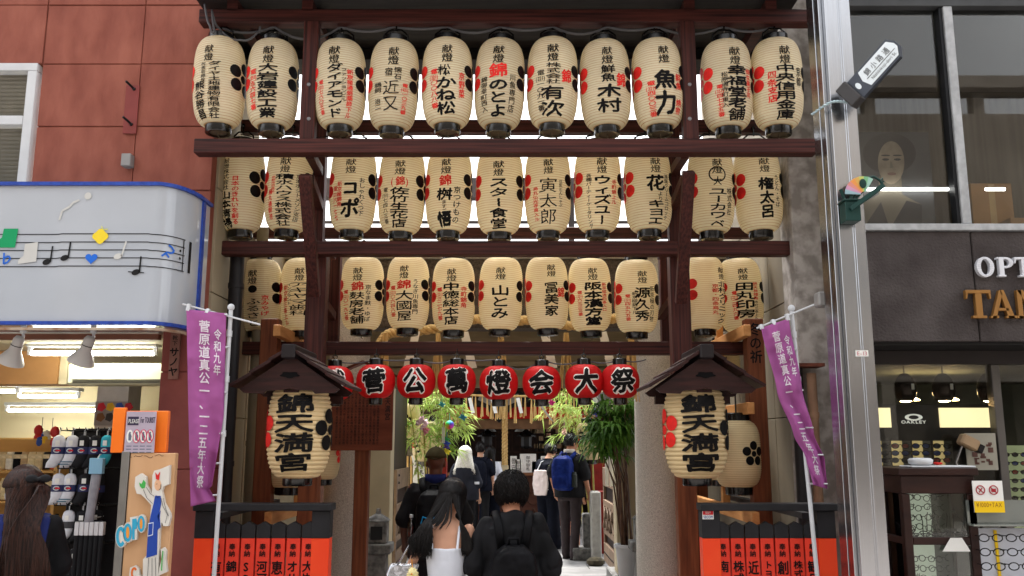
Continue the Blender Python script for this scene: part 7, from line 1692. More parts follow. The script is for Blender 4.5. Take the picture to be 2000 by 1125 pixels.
for x in (xm, xm+1.62): qb('mullion', x-.03, x+.035, YO-.02, YO+.1, zs1+.052, ztop-.002, M_ALU, bev=.004); qb('mullion_seal', x-.055, x-.032, YO+.0, YO+.08, zs1+.052, ztop-.002, M_IRON)
qb('wall', XL, 7.5, YO-.05, YO+.25, ztop+.082, 7.4, mat('eave_tan', (110, 96, 84), rough=.7)); qb('side_wall', XL, XL+.12, YO+.202, 10.5, 0, 7.2, M_CONC)
qb('pane', XL+.02, 7.4, YO+.05, YO+.056, zs1+.05, ztop, glass('window_glass', (.95, .95, .93), .0, .015))
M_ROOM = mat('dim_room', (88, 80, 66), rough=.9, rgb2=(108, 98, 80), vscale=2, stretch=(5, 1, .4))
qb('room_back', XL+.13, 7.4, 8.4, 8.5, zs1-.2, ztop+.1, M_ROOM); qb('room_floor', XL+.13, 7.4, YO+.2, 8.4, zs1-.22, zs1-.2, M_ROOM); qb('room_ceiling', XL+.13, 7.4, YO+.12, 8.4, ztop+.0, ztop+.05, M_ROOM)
qb('roller_blind', XL+.1, xm-.06, YO+.12, YO+.13, Zat(178, YO+.1), ztop-.01, mat('blind_dark', (38, 34, 30), rough=.8, var=.1)); qb('roller_blind', xm+.06, 7.3, YO+.12, YO+.13, Zat(178, YO+.1), ztop-.01, mat('blind_dark', (38, 34, 30)))  # dark sheets standing for the arcade ceiling reflected in the panes
qb('curtain', XL+.13, 7.3, 7.6, 7.62, zs1-.2, ztop-.05, mat('curtain_drab', (98, 92, 80), rough=.9, rgb2=(118, 110, 96), vscale=3, stretch=(8, 1, .3)))
for i, (x0, x1, lab) in enumerate(((1690, 1852, 'long ceiling tube seen through the left upstairs window'), (1925, 1962, 'short ceiling tube seen through the right upstairs window'))):
    a, b = W(x0, 369.5, 6.13), W(x1, 369.5, 6.13); mb = MB(); h = (b.x-a.x)/2; mb.tube([(-h, 0, 0), (h, 0, 0)], .012, 8); o = mb.build('tube_lamp', mat('tube_dim', (255, 255, 250), var=0, emit=(255, 255, 255), estr=3), loc=(a+b)/2, smooth=True, angle=40); tag(o, lab, 'lamp', 'tubes in the upstairs room')  # glowing bars stand for tube reflections on the glass, not lamps in the room
# dark portrait poster in the window
Yp = 6.18; a, b = W(1668, 446, Yp), W(1813, 258, Yp); pp_ = thing('portrait_poster', 'large dark portrait poster standing inside the left upstairs window', 'poster', ((a.x+b.x)/2, Yp, a.z)); PO = pp_.location.copy()
mb = MB(PO); mb.box(a.x, b.x, Yp, Yp+.02, a.z, b.z); mb.build('sheet', mat('poster_dark', (40, 42, 44), rough=.5, rgb2=(58, 60, 62), vscale=4), pp_)
def pf(pts, nm_, m, k): mb = MB(PO); mb.add([W(x, y, Yp) + Vector((0, -.001*k-.001, 0)) for x, y in pts], [tuple(range(len(pts)))]); mb.build(nm_, m, pp_)
def el(cx, cy, rx, ry, n=24): return [(cx+rx*math.cos(2*math.pi*j/n), cy+ry*math.sin(2*math.pi*j/n)) for j in range(n)]
pf(el(1737, 300, 52, 40), 'hair', mat('poster_hair', (28, 28, 30), var=.2), 1); pf([(1716, 380), (1716, 345), (1760, 345), (1762, 380), (1800, 400), (1800, 440), (1676, 440), (1680, 400)], 'shoulders', mat('poster_skin2', (86, 80, 68), var=.15), 2); pf(el(1740, 318, 26, 42), 'face', mat('poster_skin', (136, 124, 106), rgb2=(88, 80, 68), vscale=5), 3)
pf([(1690, 440), (1720, 395), (1735, 440)], 'collar', mat('poster_hair', (28, 28, 30)), 4); pf([(1742, 440), (1770, 392), (1800, 400), (1800, 440)], 'lapel', mat('poster_hair', (28, 28, 30)), 4)
for x in (1729, 1752): pf(el(x, 312, 7, 2.4, 10), 'eye', mat('poster_hair', (28, 28, 30)), 5); pf(el(x, 304, 9, 1.6, 10), 'brow', mat('poster_hair', (28, 28, 30)), 5)
pf(el(1741, 340, 9, 3, 12), 'lips', mat('poster_lips', (92, 66, 58), var=0), 5); pf([(1739, 314), (1745, 328), (1737, 329)], 'nose', mat('poster_skin2', (86, 80, 68)), 5)
for i, (x0, x1, y0, y1, Y, lab) in enumerate(((1902, 1975, 358, 436, 6.9, 'tall tan cardboard carton in the right upstairs window'), (1975, 2040, 425, 446, 6.6, 'low tan carton at the edge of the upstairs window'))):
    a, b = W(x0, y1, Y), W(x1, y0, Y); root = thing('carton', lab, 'carton', ((a.x+b.x)/2, Y, zs1-.198)); mb = MB(); w = b.x-a.x; mb.box(-w/2, w/2, 0, .35, 0, b.z-zs1+.198); mb.build('box', mat('cardboard', (168, 128, 82), rough=.8, var=.08), root, bevel=.004)
    mb = MB(); mb.box(-.025, .025, -.002, 0, 0, b.z-zs1+.19); mb.build('tape_strip', mat('tape', (190, 160, 110), rough=.3), root)
# raised letters
M_GOLD = mat('gold_letters', (150, 108, 58), rough=.4, metal=.3, var=.1); M_WLET = mat('white_letters', (214, 216, 222), rough=.35, var=.03)
def serif(ch, x0, x1, y0, y1, m, lab, depth=.035):
    a, b = W(x0, y1, YO-.03), W(x1, y0, YO-.03); w, h = b.x-a.x, b.z-a.z; o = Vector((a.x, YO-.012, a.z)); mb = MB(o); t = .26; s = .09
    P = lambda pts: mb.prism([(u*w, v*h) for u, v in pts], o, (1, 0, 0), (0, 0, 1), depth)
    if ch in 'OC':
        n = 28; A0, A1 = (0, 360) if ch == 'O' else (42, 318); out = []; inn = []
        for j in range(n+1):
            q = R(A0+(A1-A0)*j/n); out.append((.5+.5*math.cos(q), .5+.52*math.sin(q))); inn.append((.5+.25*math.cos(q), .5+.40*math.sin(q)))
        for j in range(n): P([out[j], out[j+1], inn[j+1], inn[j]])
    elif ch == 'P':
        P([(.1, 0), (.52, 0), (.52, s), (.44, s), (.44, 1), (.18, 1-.0), (.18, s), (.1, s)]); P([(.08, 1), (.18, 1), (.18, 1-s), (.08, 1-s)])
        n = 14
        for j in range(n):
            q0, q1 = R(90-180*j/n), R(90-180*(j+1)/n); f = lambda q, rx, ry: (.55+rx*math.cos(q), .72+ry*math.sin(q)); P([f(q0, .42, .28), f(q1, .42, .28), f(q1, .18, .17), f(q0, .18, .17)])
        P([(.44, 1), (.55, 1), (.55, .89), (.44, .89)]); P([(.44, .55), (.55, .55), (.55, .44), (.44, .44)])
    elif ch == 'T': P([(.37, 0), (.63, 0), (.63, .88), (.37, .88)]); P([(.0, 1), (1, 1), (1, .88), (0, .88)]); P([(0, .88), (.1, .88), (.05, .68), (0, .68)]); P([(.9, .88), (1, .88), (1, .68), (.95, .68)]); P([(.22, 0), (.37, 0), (.37, s), (.22, s)]); P([(.63, 0), (.78, 0), (.78, s), (.63, s)])
    elif ch == 'A': P([(.02, 0), (.20, 0), (.52, .86), (.46, 1), (.40, 1)]); P([(.68, 0), (.95, 0), (.58, 1), (.40, 1), (.46, .82)]); P([(.26, .26), (.74, .26), (.70, .36), (.30, .36)]); P([(-.02, 0), (.3, 0), (.3, s), (-.02, s)]); P([(.6, 0), (1.02, 0), (1.02, s), (.6, s)])
    elif ch == 'N': P([(.06, 0), (.24, 0), (.24, 1), (.06, 1)]); P([(.76, 0), (.94, 0), (.94, 1), (.76, 1)]); P([(.06, 1), (.30, 1), (.94, 0), (.72, 0)]); P([(0, 0), (.34, 0), (.34, s), (0, s)]); P([(.66, 1), (1, 1), (1, 1-s), (.66, 1-s)])
    else: P([(.35, 0), (.65, 0), (.65, 1), (.35, 1)]); P([(.2, 0), (.8, 0), (.8, s), (.2, s)]); P([(.2, 1), (.8, 1), (.8, 1-s), (.2, 1-s)])
    tag(mb.build('raised_letter', m, loc=o, bevel=.002), lab, 'letter', 'raised letters on the stucco')
for ch, x0, x1, l in (('O', 1907, 1938, 'white raised letter O on the dark stucco'), ('P', 1945, 1977, 'white raised letter P on the dark stucco'), ('T', 1982, 2014, 'white raised letter T cut by the photograph edge')): serif(ch, x0, x1, 503, 541, M_WLET, l)
for ch, x0, x1, l in (('T', 1888, 1932, 'gold raised letter T on the dark stucco'), ('A', 1935, 1978, 'gold raised letter A on the dark stucco'), ('N', 1985, 2032, 'gold raised letter N cut by the photograph edge')): serif(ch, x0, x1, 567, 622, M_GOLD, l)
# ---------------------------------------------------------------- spectacle shop front
YG = 6.42
M_FR = mat('shopfront_frame', (44, 38, 36), rough=.5, var=.1)
qb('front_head', XL, 7.5, YG-.03, YG+.08, Zat(712, YG), zs0-.022, M_FR); xmm = Xat(1952, 850, YG)
qb('front_mullion', xmm-.03, xmm+.03, YG-.03, YG+.06, .02, Zat(712, YG)-.002, mat('mullion_grey', (92, 88, 84), rough=.4, metal=.4), bev=.004)
qb('shop_glass', XL+.01, 7.4, YG, YG+.008, .3, Zat(712, YG), glass('shop_glass', (.94, .96, .94), .0, .01)); qb('plinth', XL, 7.5, YG-.05, YG+.1, .004, .3, M_FR)
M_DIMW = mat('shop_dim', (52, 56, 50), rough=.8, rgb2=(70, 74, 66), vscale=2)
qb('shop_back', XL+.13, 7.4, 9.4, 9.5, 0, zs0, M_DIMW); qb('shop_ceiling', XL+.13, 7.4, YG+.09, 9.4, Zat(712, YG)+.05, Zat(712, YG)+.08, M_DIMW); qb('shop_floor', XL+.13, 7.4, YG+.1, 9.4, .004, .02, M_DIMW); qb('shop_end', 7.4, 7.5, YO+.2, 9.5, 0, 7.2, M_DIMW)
M_BULB = mat('bulb_warm', (255, 214, 150), var=0, emit=(255, 206, 140), estr=50)
for i, (x, lit) in enumerate(((1768, 1), (1843, .4), (1931, 1.2))):
    p = W(x, 762, 6.85); root = thing('pendant_lamp', ['left egg-shaped dark pendant lamp with a glowing rim', 'middle egg-shaped dark pendant lamp', 'right egg-shaped dark pendant lamp with the brightest rim'][i], 'lamp', p, 0, 'egg-shaped pendant lamps')
    mb = MB(); mb.lathe([(.012, .13), (.03, .125), (.06, .09), (.082, .03), (.084, -.01), (.07, -.06), (.055, -.085), (.052, -.08), (.066, -.05)], 26, cap=False); mb.build('lamp_shade', mat('lamp_bronze', (46, 38, 36), rough=.25, metal=.7, var=.1), root, smooth=True)
    mb = MB(); mb.tube([(0, 0, .12), (0, 0, .32)], .006, 6); mb.build('rod', M_STEEL, root)
    mb = MB(); mb.ell((0, 0, -.074), (.05, .05, .018), 14); mb.build('bulb', M_BULB, root, smooth=True)
    mb = MB(); mb.box(-.0+.012, .034, -.086, -.083, .0, .045); mb.build('sticker', M_PAPERW, root)
for i, (x, y, Y) in enumerate(((1779, 781, 7.8), (1855, 781, 7.8), (1716, 724, 8.6), (1736, 725, 8.6))):
    p = W(x, y, Y); mb = MB(); mb.lathe([(.02, .03), (.075, 0), (.07, -.006), (.02, -.004)], 18); tag(mb.build('ceiling_spot', mat('spot_warm', (255, 224, 170), var=0, emit=(255, 214, 150), estr=14), loc=p), ['warm disc lamp under the left pendant', 'warm disc lamp under the middle pendant', 'small bright lamp at the far left of the shop ceiling', 'small bright lamp next to the far left one'][i], 'lamp', 'small lamps deep in the spectacle shop')
# display with logo, light boxes and sunglasses
Yd = 6.62
ds = thing('sunglasses_display', 'black display wall with white ring logo and lit cream panels', 'display', (W(1820, 900, Yd).x, Yd, 0)); DO = ds.location.copy()
def db(nm_, x0, x1, y0, y1, m, d=0, th=.02, par=None): 
    a, b = W(x0, y1, Yd), W(x1, y0, Yd); mb = MB(DO); mb.box(a.x, b.x, Yd-d-th, Yd-d, a.z, b.z); return mb.build(nm_, m, par or ds)
M_DBLK = mat('display_black', (22, 19, 20), rough=.4, var=.1)
db('backboard', 1690, 1944, 790, 1125, M_DBLK); M_LBOX = mat('lightbox', (240, 222, 176), rough=.4, var=.05, emit=(240, 218, 168), estr=.32)
db('light_panel', 1690, 1734, 797, 835, M_LBOX, .022); db('light_panel', 1833, 1940, 797, 835, M_LBOX, .022)
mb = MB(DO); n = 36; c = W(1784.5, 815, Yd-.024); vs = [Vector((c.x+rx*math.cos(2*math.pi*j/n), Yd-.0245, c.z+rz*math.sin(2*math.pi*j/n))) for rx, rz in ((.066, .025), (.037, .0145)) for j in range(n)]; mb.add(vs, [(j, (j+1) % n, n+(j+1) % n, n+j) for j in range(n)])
a = W(1760, 827, Yd-.024); b = W(1810, 827, Yd-.024); text_line(mb, 'OAKLEY', lambda x, y, k=1: Vector((x, Yd-.0245-.0003*k, y)), a.x, a.z, b.x-a.x, .022, .05); mb.build('logo', mat('logo_backlit', (230, 228, 222), var=0, emit=(240, 238, 230), estr=.12), ds)  # logo given a faint glow of its own so it reads white
cols4 = ((1700, 1733), (1741, 1772), (1782, 1811), (1823, 1853))
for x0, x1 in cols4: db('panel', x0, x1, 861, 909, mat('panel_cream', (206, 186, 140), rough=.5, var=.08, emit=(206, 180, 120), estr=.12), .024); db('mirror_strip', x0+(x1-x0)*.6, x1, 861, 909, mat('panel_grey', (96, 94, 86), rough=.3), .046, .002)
def glasses_proto(nm_, frame_m, lens_m, rr=.024, round_=1.0, label='', group=''):
    root = thing(nm_, label, 'glasses' if lens_m is None else 'sunglasses', (0, 0, 0), 0, group); g_ = MB(); n = 16
    for s in (-1, 1): g_.tube([(s*.034+rr*math.cos(2*math.pi*j/n), 0, rr*round_*math.sin(2*math.pi*j/n)) for j in range(n+1)], .0032, 5, cap=False)
    g_.tube([(-.012, 0, .006), (0, -.003, .01), (.012, 0, .006)], .003, 5); g_.build('rims', frame_m, root, smooth=True)
    for s in (-1, 1): t = MB(); t.tube([(s*.058, 0, .01), (s*.066, .006, .01), (s*.066, .09, .006), (s*.062, .13, -.012)], .003, 5); t.build('temple', frame_m, root)
    if lens_m is not None:
        for s in (-1, 1): t = MB(); t.add([(s*.034, -.001, 0)]+[(s*.034+rr*math.cos(2*math.pi*j/n), 0, rr*round_*math.sin(2*math.pi*j/n)) for j in range(n)], [(0, 1+j, 1+(j+1) % n) for j in range(n)]); t.build('lens', lens_m, root)
    return root
M_GBLK = mat('frame_black', (18, 18, 20), rough=.25, var=0); M_LENS = mat('lens_dark', (20, 24, 30), rough=.08, var=0, coat=.5); M_LENSB = mat('lens_blue', (26, 50, 110), rough=.06, var=0, coat=.6); M_LENSR = mat('lens_red', (130, 44, 26), rough=.1, var=0, coat=.5)
gp = [glasses_proto('sunglasses', M_GBLK, l, .024, .72) for l in (M_LENS, M_LENSB, M_LENSR)]
nw = ['first', 'second', 'third', 'fourth']; rwn = ['top', 'middle', 'bottom']
for ci, (x0, x1) in enumerate(cols4):
    for rj, y in enumerate((871, 885, 899)):
        q = copy_tree(gp[(ci*2+rj*(ci+1)) % 3 if not (ci == 0 and rj) else 0]); q.location = W((x0+x1)/2+2, y, Yd-.16); q.rotation_euler = (0, 0, R(random.uniform(-28, -12))); tag(q, f'dark wraparound sunglasses, {rwn[rj]} of the {nw[ci]} display column from the steel column', 'sunglasses', 'sunglasses on the lit display')
for i, y in enumerate((952, 968, 984, 1000, 1016)): pass
# side display beyond the mullion
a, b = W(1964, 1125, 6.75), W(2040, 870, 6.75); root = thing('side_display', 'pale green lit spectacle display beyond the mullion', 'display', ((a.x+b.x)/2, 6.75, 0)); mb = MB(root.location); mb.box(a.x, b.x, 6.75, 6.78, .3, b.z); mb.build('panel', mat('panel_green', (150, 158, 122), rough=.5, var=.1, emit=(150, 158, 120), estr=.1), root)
for i in range(14):
    for j in range(2):
        q = copy_tree(gp[(i+j) % 3 if i < 4 else 0]); q.location = W(1974+j*17, 888+i*17, 6.64); q.rotation_euler = (0, 0, R(-14)); q.scale = (.85,)*3; tag(q, 'dark sunglasses in the two close columns on the pale green display', 'sunglasses', 'sunglasses on the green display')
for o in gp:
    for ch in list(o.children): bpy.data.objects.remove(ch)
    bpy.data.objects.remove(o)
# desk lamp and poster in the window
p = W(1892, 866, 6.3); dl = thing('desk_lamp', 'tan tilted desk lamp standing on the cabinet', 'lamp', p); M3 = Matrix.Rotation(R(28), 3, 'Y')
mb = MB(); mb.box(-.07, .06, -.04, .04, -.035, .045, M3); mb.build('lamp_head', mat('lamp_tan', (158, 132, 102), rough=.5, var=.1), dl, bevel=.012)
mb = MB(); mb.box(.062, .10, -.03, .03, -.028, .03, M3); mb.build('lamp_mouth', M_DBLK, dl, bevel=.004)
mb = MB(); mb.tube([(-.05, 0, -.02), (-.10, 0, -.13), (-.07, 0, -.24)], .008, 6); mb.build('arm', M_STEEL, dl)
a, b = W(1890, 918, 6.38), W(1943, 846, 6.38); root = thing('window_poster', 'grey poster with small figures beside the desk lamp', 'poster', ((a.x+b.x)/2, 6.38, a.z)); mb = MB(root.location); mb.box(a.x, b.x, 6.375, 6.385, a.z, b.z); mb.build('sheet', mat('poster_pale', (158, 154, 140), rough=.5, var=.06), root)
mb = MB(root.location); rnd = random.Random(4)
for k in range(14): x = rnd.uniform(a.x+.03, b.x-.05); z = rnd.uniform(a.z+.02, b.z-.06); mb.box(x, x+rnd.uniform(.01, .04), 6.372, 6.374, z, z+rnd.uniform(.01, .04))
mb.build('printed_figures', mat('print_brown', (92, 62, 54), var=.3, vscale=30), root)
# ---- dark wooden cabinet
Yc = 5.55; x0c, x1c = Xat(1760, 950, Yc), Xat(1904, 950, Yc); zt = Zat(914, Yc)
cab = thing('glass_cabinet', 'dark wooden glazed cabinet full of spectacles', 'cabinet', ((x0c+x1c)/2, Yc, 0)); KO = cab.location.copy(); D = .36
M_CAB = wood('cabinet_wood', (34, 18, 16), (58, 34, 28), .35, (1, 1, 3), sc=4)
def kb(nm_, x0, x1, y0, y1, z0, z1, m=M_CAB, bev=.004): mb = MB(KO); mb.box(x0, x1, y0, y1, z0, z1); return mb.build(nm_, m, cab, bevel=bev)
kb('cornice', x0c-.02, x1c+.02, Yc-.02, Yc+D, zt-.045, zt); kb('frieze', x0c, x1c, Yc, Yc+D-.01, zt-.155, zt-.047)
for x in (x0c, x1c-.05):
    for y in (Yc, Yc+D-.06): kb('corner_post', x, x+.05, y, y+.05, .02, zt-.157)
zmid = Zat(1058, Yc)
kb('mid_rail', x0c+.051, x1c-.051, Yc+.005, Yc+.045, zmid-.02, zmid+.025); kb('shelf', x0c+.01, x1c-.01, Yc+.05, Yc+D-.06, zmid-.004, zmid+.006, mat('shelf_glass', (150, 160, 150), rough=.1, var=.05)); kb('side_rail', x0c+.004, x0c+.04, Yc+.051, Yc+D-.061, zmid-.02, zmid+.02)
kb('base', x0c, x1c, Yc, Yc+D, .004, .2); kb('back', x0c+.02, x1c-.02, Yc+D-.009, Yc+D-.001, .2, zt-.16, mat('cab_back', (178, 186, 172), rough=.6, var=.08, emit=(190, 200, 180), estr=.10))  # back panel glows slightly to lift the cabinet interior
kb('door_glass', x0c+.051, x1c-.051, Yc+.02, Yc+.024, .2, zt-.157, glass('cab_glass', (.96, .98, .96), .0, .01), 0); kb('side_glass', x0c+.02, x0c+.024, Yc+.051, Yc+D-.061, .2, zt-.157, glass('cab_glass'), 0)
kb('inner_divider', x0c+.33, x0c+.35, Yc+.1, Yc+D-.02, .2, zt-.16, mat('divider_grey', (70, 72, 66), rough=.5)); 
for y in (960, 1000, 1035): z = Zat(y, Yc+.2); kb('inner_shelf', x0c+.352, x1c-.06, Yc+.14, Yc+D-.02, z, z+.012, mat('divider_grey', (70, 72, 66)))
gpr = glasses_proto('spectacles', M_GBLK, None, .023, 1.0)
for i in range(10):
    for j in range(3):
        q = copy_tree(gpr); q.scale = (.78,)*3; zz = zt-.19-i*.06-(.07 if i > 4 else 0); q.location = (x0c+.095+j*.105, Yc+.17, zz); q.rotation_euler = (R(random.uniform(-10, 10)), R(random.uniform(-12, 12)), R(random.uniform(-30, -5))); tag(q, 'round black spectacles hanging in columns inside the dark cabinet', 'glasses', 'round spectacles in the dark cabinet')
for i in range(9):
    q = copy_tree(gpr); q.location = (x0c+.09+i*.055, Yc+.12+random.uniform(-.02, .08), zmid+.035); q.rotation_euler = (R(random.uniform(40, 100)), R(random.uniform(-20, 20)), R(random.uniform(-60, 60))); tag(q, 'thin spectacles heaped loosely on the middle shelf of the dark cabinet', 'glasses', 'spectacles heaped in the cabinet')
mb = MB(); mb.prism([(-.085, -.04), (.085, -.04), (.04, .04), (-.03, .04)], (0, 0, 0), (1, 0, 0), (0, 0, 1), .004); p = W(1868, 1064, Yc-.01); tag(mb.build('price_card', M_PAPERW, loc=(p.x, Yc-.002, p.z)), 'white trapezoid card on the cabinet door', 'card')
tl = MB(KO); tl.tube([(x0c+.06, Yc+.08, zt-.135), (x1c-.06, Yc+.08, zt-.135)], .008, 8); tl.build('strip_lamp', mat('strip_lamp', (255, 255, 250), var=0, emit=(250, 255, 240), estr=4), cab)  # tube added to brighten the inside of the cabinet
# tray and dish on top
p = W(1830, 912, Yc+.1); mb = MB(); mb.box(-.20, .20, -.09, .09, 0, .012); tag(mb.build('tray', M_WHITE, loc=(p.x, Yc+.1, zt+.001), bevel=.004), 'flat white tray on top of the dark cabinet', 'tray')
p = W(1795, 904, Yc+.1); mb = MB(); mb.lathe([(.05, 0), (.07, .012), (.074, .035), (.06, .045), (.02, .047)], 26); tag(mb.build('dish', M_WHITE, loc=(p.x, Yc+.08, zt+.0135), smooth=True), 'round white lidded dish on the tray', 'dish')
p = W(1826, 907, Yc+.1); mb = MB()
for k in range(5): mb.ell((random.uniform(-.03, .03), random.uniform(-.02, .02), .008+random.uniform(0, .006)), (.018, .012, .008), 8)
tag(mb.build('red_cloth', mat('cloth_red', (196, 40, 36), rough=.8, var=.1), loc=(p.x, Yc+.08, zt+.0135), smooth=True), 'small crumpled red cloth on the tray', 'cloth')
# price sign and rack at the right edge
Yr_ = 5.5; a, b = W(1904, 1001, Yr_), W(1957, 939, Yr_); ps = thing('price_sign', 'white sign with two ban symbols and a yellow price strip', 'sign', ((a.x+b.x)/2, Yr_, a.z)); PSO = ps.location.copy()
mb = MB(PSO); mb.box(a.x, b.x, Yr_, Yr_+.006, a.z, b.z); mb.build('card', M_PAPERW, ps); zy = a.z+(b.z-a.z)*.36; mb = MB(PSO); mb.box(a.x, b.x, Yr_-.003, Yr_-.0005, a.z, zy); ye = mb.build('yellow_strip', mat('sign_amber', (238, 196, 20), rough=.5, var=.03), ps)
mb = MB(PSO); text_line(mb, '¥1000+TAX', lambda x, y, k=1: Vector((x, Yr_-.0035-.0003*k, y)), a.x+.012, a.z+.032, (b.x-a.x)*.86, .028, .0); mb.build('price', mat('price_ink', (150, 90, 30), var=0), ye)
mb = MB(PSO)
for q, cx in enumerate((a.x+.045, a.x+.125)):
    n = 20; cz = b.z-.055; mb.tube([(cx+.026*math.cos(2*math.pi*j/n), Yr_-.003, cz+.026*math.sin(2*math.pi*j/n)) for j in range(n+1)], .003, 4, cap=False); mb.tube([(cx-.018, Yr_-.003, cz+.018), (cx+.018, Yr_-.003, cz-.018)], .003, 4)
    if q: mb.box(cx-.014, cx+.014, Yr_-.004, Yr_-.001, cz-.012, cz+.008)
    else: mb.tube([(cx-.01, Yr_-.003, cz-.014), (cx+.012, Yr_-.003, cz+.014)], .003, 4)
mb.build('ban_symbols', mat('ban_red', (168, 44, 56), var=0), ps)
a, b = W(1914, 1125, Yr_), W(2060, 1034, Yr_); er = thing('eyeglass_rack', 'white rack of black spectacles with a yellow strip at the right edge', 'rack', ((a.x+b.x)/2, Yr_, 0)); EO = er.location.copy()
mb = MB(EO); mb.box(a.x, b.x, Yr_+.06, Yr_+.08, .02, b.z); mb.build('panel', mat('rack_white', (200, 204, 214), rough=.4, var=.03), er); xm_ = Xat(1960, 1080, Yr_); mb = MB(EO); mb.bar((xm_, Yr_+.052, .4), (xm_-.012, Yr_+.052, b.z-.01), .016, .01, (0, 1, 0)); mb.build('yellow_strip', mat('sign_amber', (238, 196, 20)), er)
mb = MB(EO); mb.box(a.x-.02, b.x, Yr_-.02, Yr_+.05, b.z+.02, b.z+.03); mb.box(a.x-.02, b.x, Yr_+.05, Yr_+.06, b.z+.03, b.z+.17); mb.build('shelf_top', mat('mirror_grey', (150, 156, 152), rough=.12, metal=.6, var=.1), er)
gq = glasses_proto('spectacles', M_GBLK, None, .026, .74)
for i in range(6):
    for j in range(3):
        q = copy_tree(gq); q.location = (a.x+.085+j*.165, Yr_-.0, b.z-.05-i*.083); q.rotation_euler = (0, 0, R(-8)); q.scale = (1.12,)*3; tag(q, 'black square-rimmed spectacles displayed on the white rack at the right edge', 'glasses', 'spectacles on the white rack')
for o in (gpr, gq):
    for ch in list(o.children): bpy.data.objects.remove(ch)
    bpy.data.objects.remove(o)
# ---------------------------------------------------------------- street name sign and fan ornament on the steel column
Yn_ = 5.12
ss = thing('street_sign', 'pointed street name sign tied to the steel column, tilting upward', 'sign', W(1690, 165, Yn_)); SSO = ss.location.copy()
A_, B_ = W(1652, 196, Yn_), W(1752, 84, Yn_-.25); dr = (B_-A_).normalized(); up = Vector((0, 0, 1)); wv = (up-dr*up.dot(dr)).normalized(); L = (B_-A_).length
def sq(u, v, g=0): return A_+dr*(u*L)+wv*v+dr.cross(wv)*g
M_SGN = mat('sign_grey', (58, 62, 70), rough=.4, metal=.3, var=.06); M_SGW = mat('sign_white', (214, 222, 226), rough=.4, var=.02)
hh = .078
mb = MB(SSO); pts = [(0, -hh), (.9, -hh), (1.0, -hh*.3), (1.0, hh*.3), (.94, hh), (0, hh)]; mb.add([sq(u, v, g) for g in (.0, -.03) for u, v in pts], [tuple(range(6)), tuple(range(11, 5, -1))]+[(j, (j+1) % 6, 6+(j+1) % 6, 6+j) for j in range(6)]); mb.build('plate', M_SGN, ss)
mb = MB(SSO); mb.add([sq(u, v, .002) for u, v in ((.34, 0), (.38, -hh*.82), (.9, -hh*.82), (.975, -hh*.2), (.975, hh*.2), (.92, hh*.82), (.38, hh*.82))], [tuple(range(7))]); wpn = mb.build('white_panel', M_SGW, ss)
mb = MB(SSO); n = 18; mb.add([sq(.255+.035*math.cos(2*math.pi*j/n), .026*math.sin(2*math.pi*j/n), .002) for j in range(n)], [tuple(range(n))]); mb.build('round_mark', M_SGW, ss)
mb = MB(SSO)
for i, ch in enumerate('錦小路通'):
    vs, fs = glyph(ch, 0, 1, 1); mb.add([sq(.43+.118*i+p[0]*.088, -.006+p[1]*.052, .004) for p in vs], fs)
text_line(mb, 'Nishikikoji-dori St.', lambda x, y, k=1: sq(x, y, .004), .45, -.048, .46, .022, 0); mb.add([sq(.40, -.016, .004), sq(.93, -.016, .004), sq(.93, -.012, .004), sq(.40, -.012, .004)], [(0, 1, 2, 3)]); mb.build('lettering', M_INK, wpn)
mb = MB(SSO); mb.bar(sq(.0, 0, .0), sq(.19, 0, .0), .07, .165, wv); mb.build('clamp', mat('clamp_grey', (60, 58, 58), rough=.5, metal=.4, var=.1), ss, bevel=.006)
mb = MB(SSO); twisted(mb, [sq(.0, -.02, .0), W(1622, 200, 5.16), W(1585, 224, 5.3)], .008, 6, 2, 6, 60); mb.build('tie_wire', mat('wire_pale', (170, 190, 196), rough=.4, metal=.4, var=0), ss)
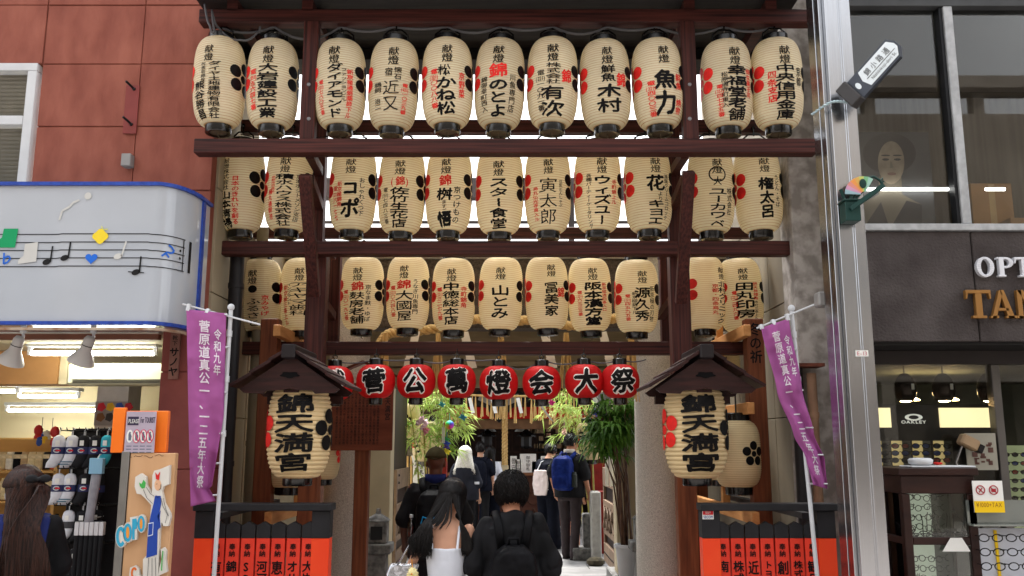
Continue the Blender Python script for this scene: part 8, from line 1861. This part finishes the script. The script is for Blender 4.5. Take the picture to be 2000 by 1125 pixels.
fo = thing('fan_ornament', 'dark green iron bracket holding a small painted fan, on the steel column', 'ornament', W(1660, 415, 5.17)); FOO = fo.location.copy(); M_GRN = mat('dark_green_iron', (28, 58, 54), rough=.45, metal=.2, var=.12)
def fp(x, y, Y=5.14): return W(x, y, Y)
mb = MB(FOO); a, b = fp(1648, 434), fp(1675, 396); mb.box(a.x, b.x, 5.10, 5.195, a.z, b.z); mb.box(a.x-.01, b.x+.006, 5.09, 5.2, b.z+.001, b.z+.012); mb.build('bracket_box', M_GRN, fo, bevel=.003)
mb = MB(FOO); mb.tube([fp(1651, 395), fp(1642, 370)], .011, 8); mb.tube([fp(1660, 395), fp(1667, 366)], .011, 8); mb.bar(fp(1662, 408, 5.09), fp(1727, 361, 5.0), .02, .026); mb.tube([fp(1668, 392), fp(1686, 372), ], .008, 6)
mb.tube([fp(1667, 392), fp(1672, 372), fp(1680, 356), fp(1692, 347), fp(1706, 345), fp(1717, 351), fp(1722, 358)], .008, 7); mb.tube([fp(1719, 354), fp(1724, 348), fp(1726, 354), fp(1721, 358)], .007, 6); mb.build('arms', M_GRN, fo, smooth=True, angle=40)
piv = fp(1688, 380, 5.12); fcs = [(150, 190, 176), (120, 176, 130), (190, 196, 110), (214, 170, 90), (226, 150, 80), (214, 140, 130), (200, 150, 180), (150, 180, 190)]
for i, c in enumerate(fcs):
    t0, t1 = R(58+i*15), R(58+(i+1)*15); mb = MB(FOO); r0, r1 = .02, .115; mb.add([piv+Vector((r*math.cos(t), .0, r*math.sin(t))) for r, t in ((r0, t0), (r1, t0), (r1, t1), (r0, t1))]+[piv+Vector((r*math.cos(t), .004, r*math.sin(t))) for r, t in ((r0, t0), (r1, t0), (r1, t1), (r0, t1))], [(0, 1, 2, 3), (7, 6, 5, 4), (0, 4, 5, 1), (1, 5, 6, 2), (2, 6, 7, 3), (3, 7, 4, 0)]); mb.build('fan_rib', mat('fan_%d' % i, c, rough=.5, var=.05), fo)
mb = MB(FOO); mb.ell(piv+Vector((-.005, -.004, .068)), (.022, .003, .03), 12); mb.build('fan_emblem', M_GRN, fo)
bpy.data.scenes.remove(TMP)
